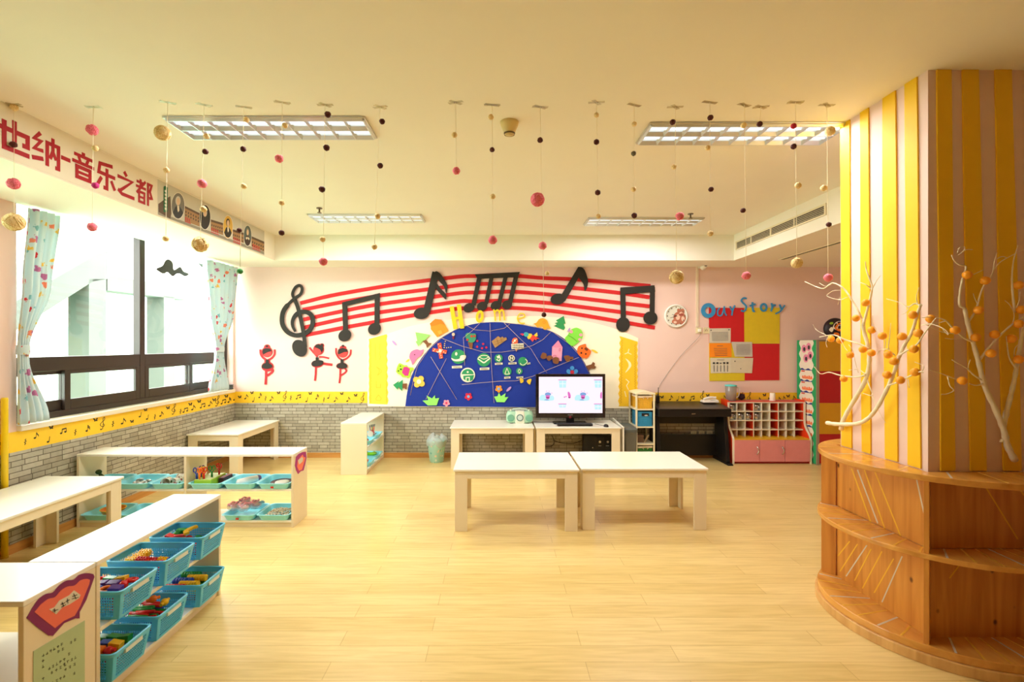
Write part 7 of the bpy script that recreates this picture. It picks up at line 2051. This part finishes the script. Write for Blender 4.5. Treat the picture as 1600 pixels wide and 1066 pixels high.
# pigeonhole cabinet
cx0, cx1 = 2.945, 3.935
T = thing('pigeonhole_cabinet', 'pink and red cup cabinet with white pigeonholes and pink doors', 'cabinet', ((cx0 + cx1) / 2, 6.26, 0))
REDS = C(226, 62, 24, 'orange red laminate', rough=0.4); PNKD = C(222, 140, 140, 'dusty pink laminate', rough=0.4); WHE = C(236, 228, 206, 'white edging', rough=0.4); LILB = C(206, 160, 164, 'lilac pink back panel', rough=0.5)
prof = [(6.09, 0.0), (6.09, 0.315)] + [(p[0], p[1]) for p in cr([(6.09, 0.315), (6.12, 0.36), (6.19, 0.44), (6.215, 0.53), (6.215, 0.76)], 4)[1:]] + [(6.25, 0.785), (6.41, 0.785), (6.41, 0.0)]
for x in (cx0, cx1 - 0.02):
    MB().prism([(x, y, z) for y, z in prof], (0.02, 0, 0)).build('side_panel', REDS, T, True)
    e = MB()
    pr = prof[:-3]
    for (y0_, z0_), (y1_, z1_) in zip(pr, pr[1:]):
        e.hexa([(x - 0.002, y0_ - 0.005, z0_), (x + 0.022, y0_ - 0.005, z0_), (x + 0.022, y0_ + 0.002, z0_), (x - 0.002, y0_ + 0.002, z0_), (x - 0.002, y1_ - 0.005, z1_), (x + 0.022, y1_ - 0.005, z1_), (x + 0.022, y1_ + 0.002, z1_), (x - 0.002, y1_ + 0.002, z1_)])
    e.build('edging', WHE, T, True)
MB().box(cx0 + .02, cx1 - .02, 6.40, 6.41, 0.02, 0.77).build('back_panel', LILB, T, True)
MB().box(cx0 + .02, cx1 - .02, 6.092, 6.40, 0.30, 0.315).build('seat_board', C(226, 176, 40, 'yellow laminate', rough=0.35), T, True)
MB().box(cx0 + .02, cx1 - .02, 6.12, 6.40, 0.0, 0.03).build('plinth', C(190, 50, 50, 'red plinth'), T, True)
iw = cx1 - cx0 - 0.04
hz = [0.402, 0.520 - 0.0, 0.637, 0.755]
zl_ = [0.405, 0.522, 0.638, 0.752]
for z in zl_:
    MB().box(cx0 + .02, cx1 - .02, 6.225, 6.40, z - 0.006, z + 0.006).build('shelf_board', WHE, T, True)
for k in range(1, 9):
    x = cx0 + 0.02 + iw * k / 9
    if k % 3:
        MB().box(x - 0.004, x + 0.004, 6.228, 6.40, 0.3155, 0.746).build('divider', WHE, T, True)
    else:
        MB().box(x - 0.004, x + 0.004, 6.232, 6.40, 0.3155, 0.746).build('divider', REDS, T, True)
        MB().box(x - 0.005, x + 0.005, 6.226, 6.2315, 0.3155, 0.746).build('edging', WHE, T, True)
for k in range(3):
    a, b = cx0 + .02 + (iw) * k / 3 + 0.002, cx0 + .02 + iw * (k + 1) / 3 - 0.002
    d = MB().box(a, b, 6.08, 6.0915, 0.03, 0.299).build('door', PNKD, T, True, bevel=0.003)
    if k < 2:
        hx = b - 0.035
        q = [Vector((hx + 0.012 * math.sin(t * PI), 6.079 - 0.02 * math.sin(t * PI), 0.12 + 0.1 * t)) for t in [i / 10 for i in range(11)]]
        MB().tube(q, 0.006, 8).build('handle', C(206, 206, 200, 'chrome handle', rough=0.15, metal=1.0), d, True)
        d['label'] = 'pink cabinet door with curved chrome handle'
rown = ['top', 'second']
for row, colk in ((0, 0), (0, 3), (1, 0), (1, 1), (1, 2), (1, 3)):
    x = cx0 + 0.02 + iw * (colk + 0.5) / 9
    z = (zl_[2] if row == 0 else zl_[1]) + 0.0065
    t = thing('steel_cup', 'steel cup in the %s row of pigeonholes, compartment %s from the piano' % (rown[row], ['first', 'second', 'third', 'fourth'][colk]), 'cup', (x, 6.28, z), 0, 'steel cups in the pigeonholes')
    MB().lathe([(0.03, 0), (0.034, 0.004), (0.036, 0.075), (0.034, 0.077), (0.032, 0.006), (0.0, 0.005)], n=22).build('wall', STEEL, t)
    MB().tube([(0.012, -0.033, 0.06), (0.018, -0.05, 0.055), (0.018, -0.05, 0.03), (0.012, -0.033, 0.022)], 0.0035, 6).build('handle', STEEL, t)
# on top of it: board, jug, dark ball, white cup
MB().box(cx0 + .02, cx1 - .02, 6.225, 6.40, 0.758, 0.766).build('top_board', C(216, 90, 80, 'red top board'), T, True)
x = onplane(1, 6.31)(1142, 610).x
T = thing('jug', 'cloudy clear plastic jug with an aqua lid on the cabinet', 'jug', (x, 6.31, 0.7665))
MB().lathe([(0.056, 0), (0.06, 0.004), (0.07, 0.185), (0.068, 0.188), (0.058, 0.006), (0.0, 0.005)], n=28).build('body', JUGP, T)
MB().lathe([(0.056, 0.007), (0.0605, 0.08), (0.0, 0.081)], n=28).build('drink', C(150, 96, 60, 'brown drink', rough=0.2), T)
MB().lathe([(0.07, 0.189), (0.074, 0.192), (0.072, 0.205), (0.03, 0.212), (0.0, 0.213)], n=28).build('lid', C(90, 206, 206, 'aqua plastic lid', rough=0.3), T)
MB().tube([Vector(q) for q in cr([(0.068, 0, 0.17), (0.105, 0, 0.165), (0.108, 0, 0.1), (0.09, 0, 0.05), (0.062, 0, 0.045)], 5)], 0.008, 8).build('handle', C(236, 232, 222, 'white handle plastic', rough=0.3), T)
x = onplane(1, 6.35)(1152, 620).x
T = thing('fabric_flower', 'dark plum ball ornament with red tips behind the jug', 'ornament', (x + 0.05, 6.345, 0.772))
mb = MB().ball((0, 0, 0.042), (0.045, 0.045, 0.04), 16, 10)
for p in mb.v: p += p.normalized() * rnd.uniform(-.004, .006)
mb.build('body', C(50, 26, 34, 'dark plum cloth', rough=0.9), T)
for dx, dz in ((-0.022, 0.086), (0.012, 0.092), (0.03, 0.078)):
    MB().ball((dx, -0.012, dz), 0.009, 8, 6).build('tip', C(170, 30, 50, 'dark red tip'), T)
x = onplane(1, 6.31)(1207, 620).x
T = thing('paper_cup', 'white paper cup upside down on the pigeonhole cabinet', 'cup', (x, 6.31, 0.7665))
MB().lathe([(0.034, 0), (0.035, 0.003), (0.031, 0.098), (0.029, 0.1)], n=24).build('wall', C(244, 236, 222, 'white paper cup', rough=0.6), T)
MB().lathe([(0.0345, 0.0), (0.037, 0.002), (0.0345, 0.006)], n=24, cap=False).build('lip', C(250, 244, 232, 'white cup lip', rough=0.5), T)

# tall cupboard: decorated side, red and yellow square front
ux0, ux1, uy0, uy1, uz = 3.958, 4.75, 6.03, 6.42, 1.555
T = thing('tall_cupboard', 'tall cupboard with red and mustard square front panels behind the column', 'cupboard', ((ux0 + ux1) / 2, (uy0 + uy1) / 2, 0))
MB().box(ux0, ux1, uy0 + 0.016, uy1, 0, uz).build('carcass', C(150, 130, 110, 'grey brown carcass', rough=0.5), T, True, bevel=0.003)
MB().box(ux0, ux0 + 0.035, uy0, uy0 + 0.016, 0, uz).build('front_edge', C(150, 136, 116, 'pale grey edge', rough=0.5), T, True)
zz_ = [0.02, 0.385, 0.77, 1.165, 1.535]
pw = (ux1 - ux0 - 0.035) / 2
for k in range(4):
    for j in range(2):
        red = (k + j) % 2 == 0
        MB().box(ux0 + 0.036 + j * pw, ux0 + 0.034 + (j + 1) * pw, uy0 + 0.002, uy0 + 0.016, zz_[k] + 0.001, zz_[k + 1] - 0.001).build('red_panel' if red else 'mustard_panel', C(176, 16, 22, 'deep red panel', rough=0.5) if red else C(206, 150, 10, 'mustard panel', rough=0.5), T, True)
# the decorated sheet on its side
GS = thing('growth_chart', 'tall white chart with green scalloped edges on the cupboard side', 'chart', (ux0 - 0.001, 6.22, 0.01))
S = lambda k: (lambda a, b: Vector((ux0 - 0.001 - 0.0015 * k, uy1 - 0.003 - a * (uy1 - uy0 - 0.008), 0.01 + b * 1.54)))
draw(MB(), [('p', [(0, 0), (1, 0), (1, 1), (0, 1)])], S(1), (0.0015, 0, 0)).build('sheet', C(232, 224, 206, 'chart paper', rough=0.6), GS, True)
def scal(a0, a1, sgn):
    e = [(a1 + sgn * 0.05 * math.sin(i / 60 * 2 * PI * 11), i / 60) for i in range(61)]
    return [(a0, 0)] + e + [(a0, 1)]
draw(MB(), [('p', scal(0, 0.16, 1)), ('p', scal(1, 0.84, -1))], S(2), (0.0015, 0, 0)).build('green_border', C(40, 160, 96, 'green felt border', rough=0.8), GS, True)
mb = MB()
for q in range(7):
    zc_ = 0.755 - q * 0.093
    draw(mb, [('p', [(0.2, zc_ - 0.004)] + [(0.2 + 0.64 * i / 16, zc_ + 0.007 + 0.006 * math.sin(i * PI / 4 + q)) for i in range(17)] + [(0.84, zc_ - 0.004)])], S(2), (0.0015, 0, 0))
mb.build('wave_line', C(36, 56, 130, 'navy wave paper'), GS, True)
mb = MB()
for q in range(7):
    zc_ = 0.755 - q * 0.093 - 0.07
    for j in range(5):
        draw(mb, [('e', 0.32 + j * 0.11, zc_ + 0.009 + 0.004 * (j % 2), 0.045, 0.012, 0, 10)], S(2), (0.0015, 0, 0))
    draw(mb, [('p', [(0.3, zc_ - 0.004), (0.84, zc_ - 0.004), (0.8, zc_ + 0.006), (0.3, zc_ + 0.006)])], S(3), (0.0015, 0, 0))
    draw(mb, [('p', [(0.24, zc_ + 0.052), (0.42, zc_ + 0.052), (0.42, zc_ + 0.062), (0.24, zc_ + 0.062)])], S(2), (0.0015, 0, 0), 1)
mb.build('picture_row', [C(236, 120, 70, 'orange boat paper'), C(206, 60, 40, 'red caption paper')], GS, True)
mb = MB(); m2 = MB()
for (a, b, rt) in ((0.38, 0.93, 10), (0.62, 0.945, -15), (0.70, 0.875, 10), (0.48, 0.85, -10)):
    mb.prism([S(2)(a + 0.13 * math.cos(t), b + 0.034 * math.sin(t)) for t in [2 * PI * i / 16 for i in range(16)]], (0.0015, 0, 0))
    m2.prism([S(3)(a + 0.06 * math.cos(t) + 0.02, b + 0.018 * math.sin(t) - 0.004) for t in [2 * PI * i / 10 for i in range(10)]], (0.0015, 0, 0))
mb.build('pink_petal', C(226, 140, 170, 'pink petal paper'), GS, True)
m2.build('dark_mark', C(50, 50, 46, 'dark mark paper'), GS, True)
# painted mask on the cupboard
c = onplane(1, 6.12)(1305, 519)
T = thing('painted_mask', 'round black orange and white painted mask on the tall cupboard', 'mask', (c.x, 6.12, uz))
rm = 0.145
b = MB().ball((0, 0, 0), (rm, 0.07, rm * 0.95), 28, 18); b.v = [p + Vector((0, 0, rm * 0.95)) for p in b.v]; b.build('shell', C(36, 24, 34, 'black purple paint', rough=0.4), T)
def patch(pts, m, nm, k=0):
    q = MB()
    def pr(x, z):
        rr_ = min(0.97, math.hypot(x, z))
        return Vector((x * rm, -0.07 * math.sqrt(1 - rr_ * rr_) - 0.002 - 0.002 * k, rm * 0.95 + z * rm * 0.95))
    q.prism([pr(*p) for p in pts], (0, 0.006, 0))
    q.build(nm, m, T)
OR_, WH2, GR_, YE_ = C(240, 130, 30, 'mask orange'), C(240, 232, 214, 'mask white'), C(150, 190, 50, 'mask lime'), C(236, 200, 70, 'mask yellow')
patch(cr([(-.5, .1), (-.3, .5), (.1, .7), (.45, .55), (.2, .35), (-.1, .2), (-.2, -.1)], 3, True), WH2, 'white_patch')
patch(cr([(-.35, .05), (-.15, .4), (.2, .55), (.55, .35), (.75, .0), (.6, -.4), (.2, -.25), (-.1, -.2)], 3, True), OR_, 'orange_patch', 1)
patch(ell(.12, .15, .2, .16, 20, 16), C(30, 24, 26, 'mask black'), 'eye', 2)
patch(ell(.5, .1, .14, .13, 0, 14), C(30, 24, 26, 'mask black'), 'eye', 2)
patch(cr([(-.1, -.05), (.15, .02), (.4, -.1), (.2, -.14)], 3, True), YE_, 'stripe', 2)
patch(ell(-.55, .5, .14, .1, 30, 12), GR_, 'lime_spot', 1)
patch(cr([(-.75, -.1), (-.6, .15), (-.45, .0), (-.55, -.3)], 3, True), WH2, 'white_patch')
patch(cr([(-.4, -.4), (-.1, -.35), (.1, -.6), (-.2, -.7)], 3, True), OR_, 'orange_patch')
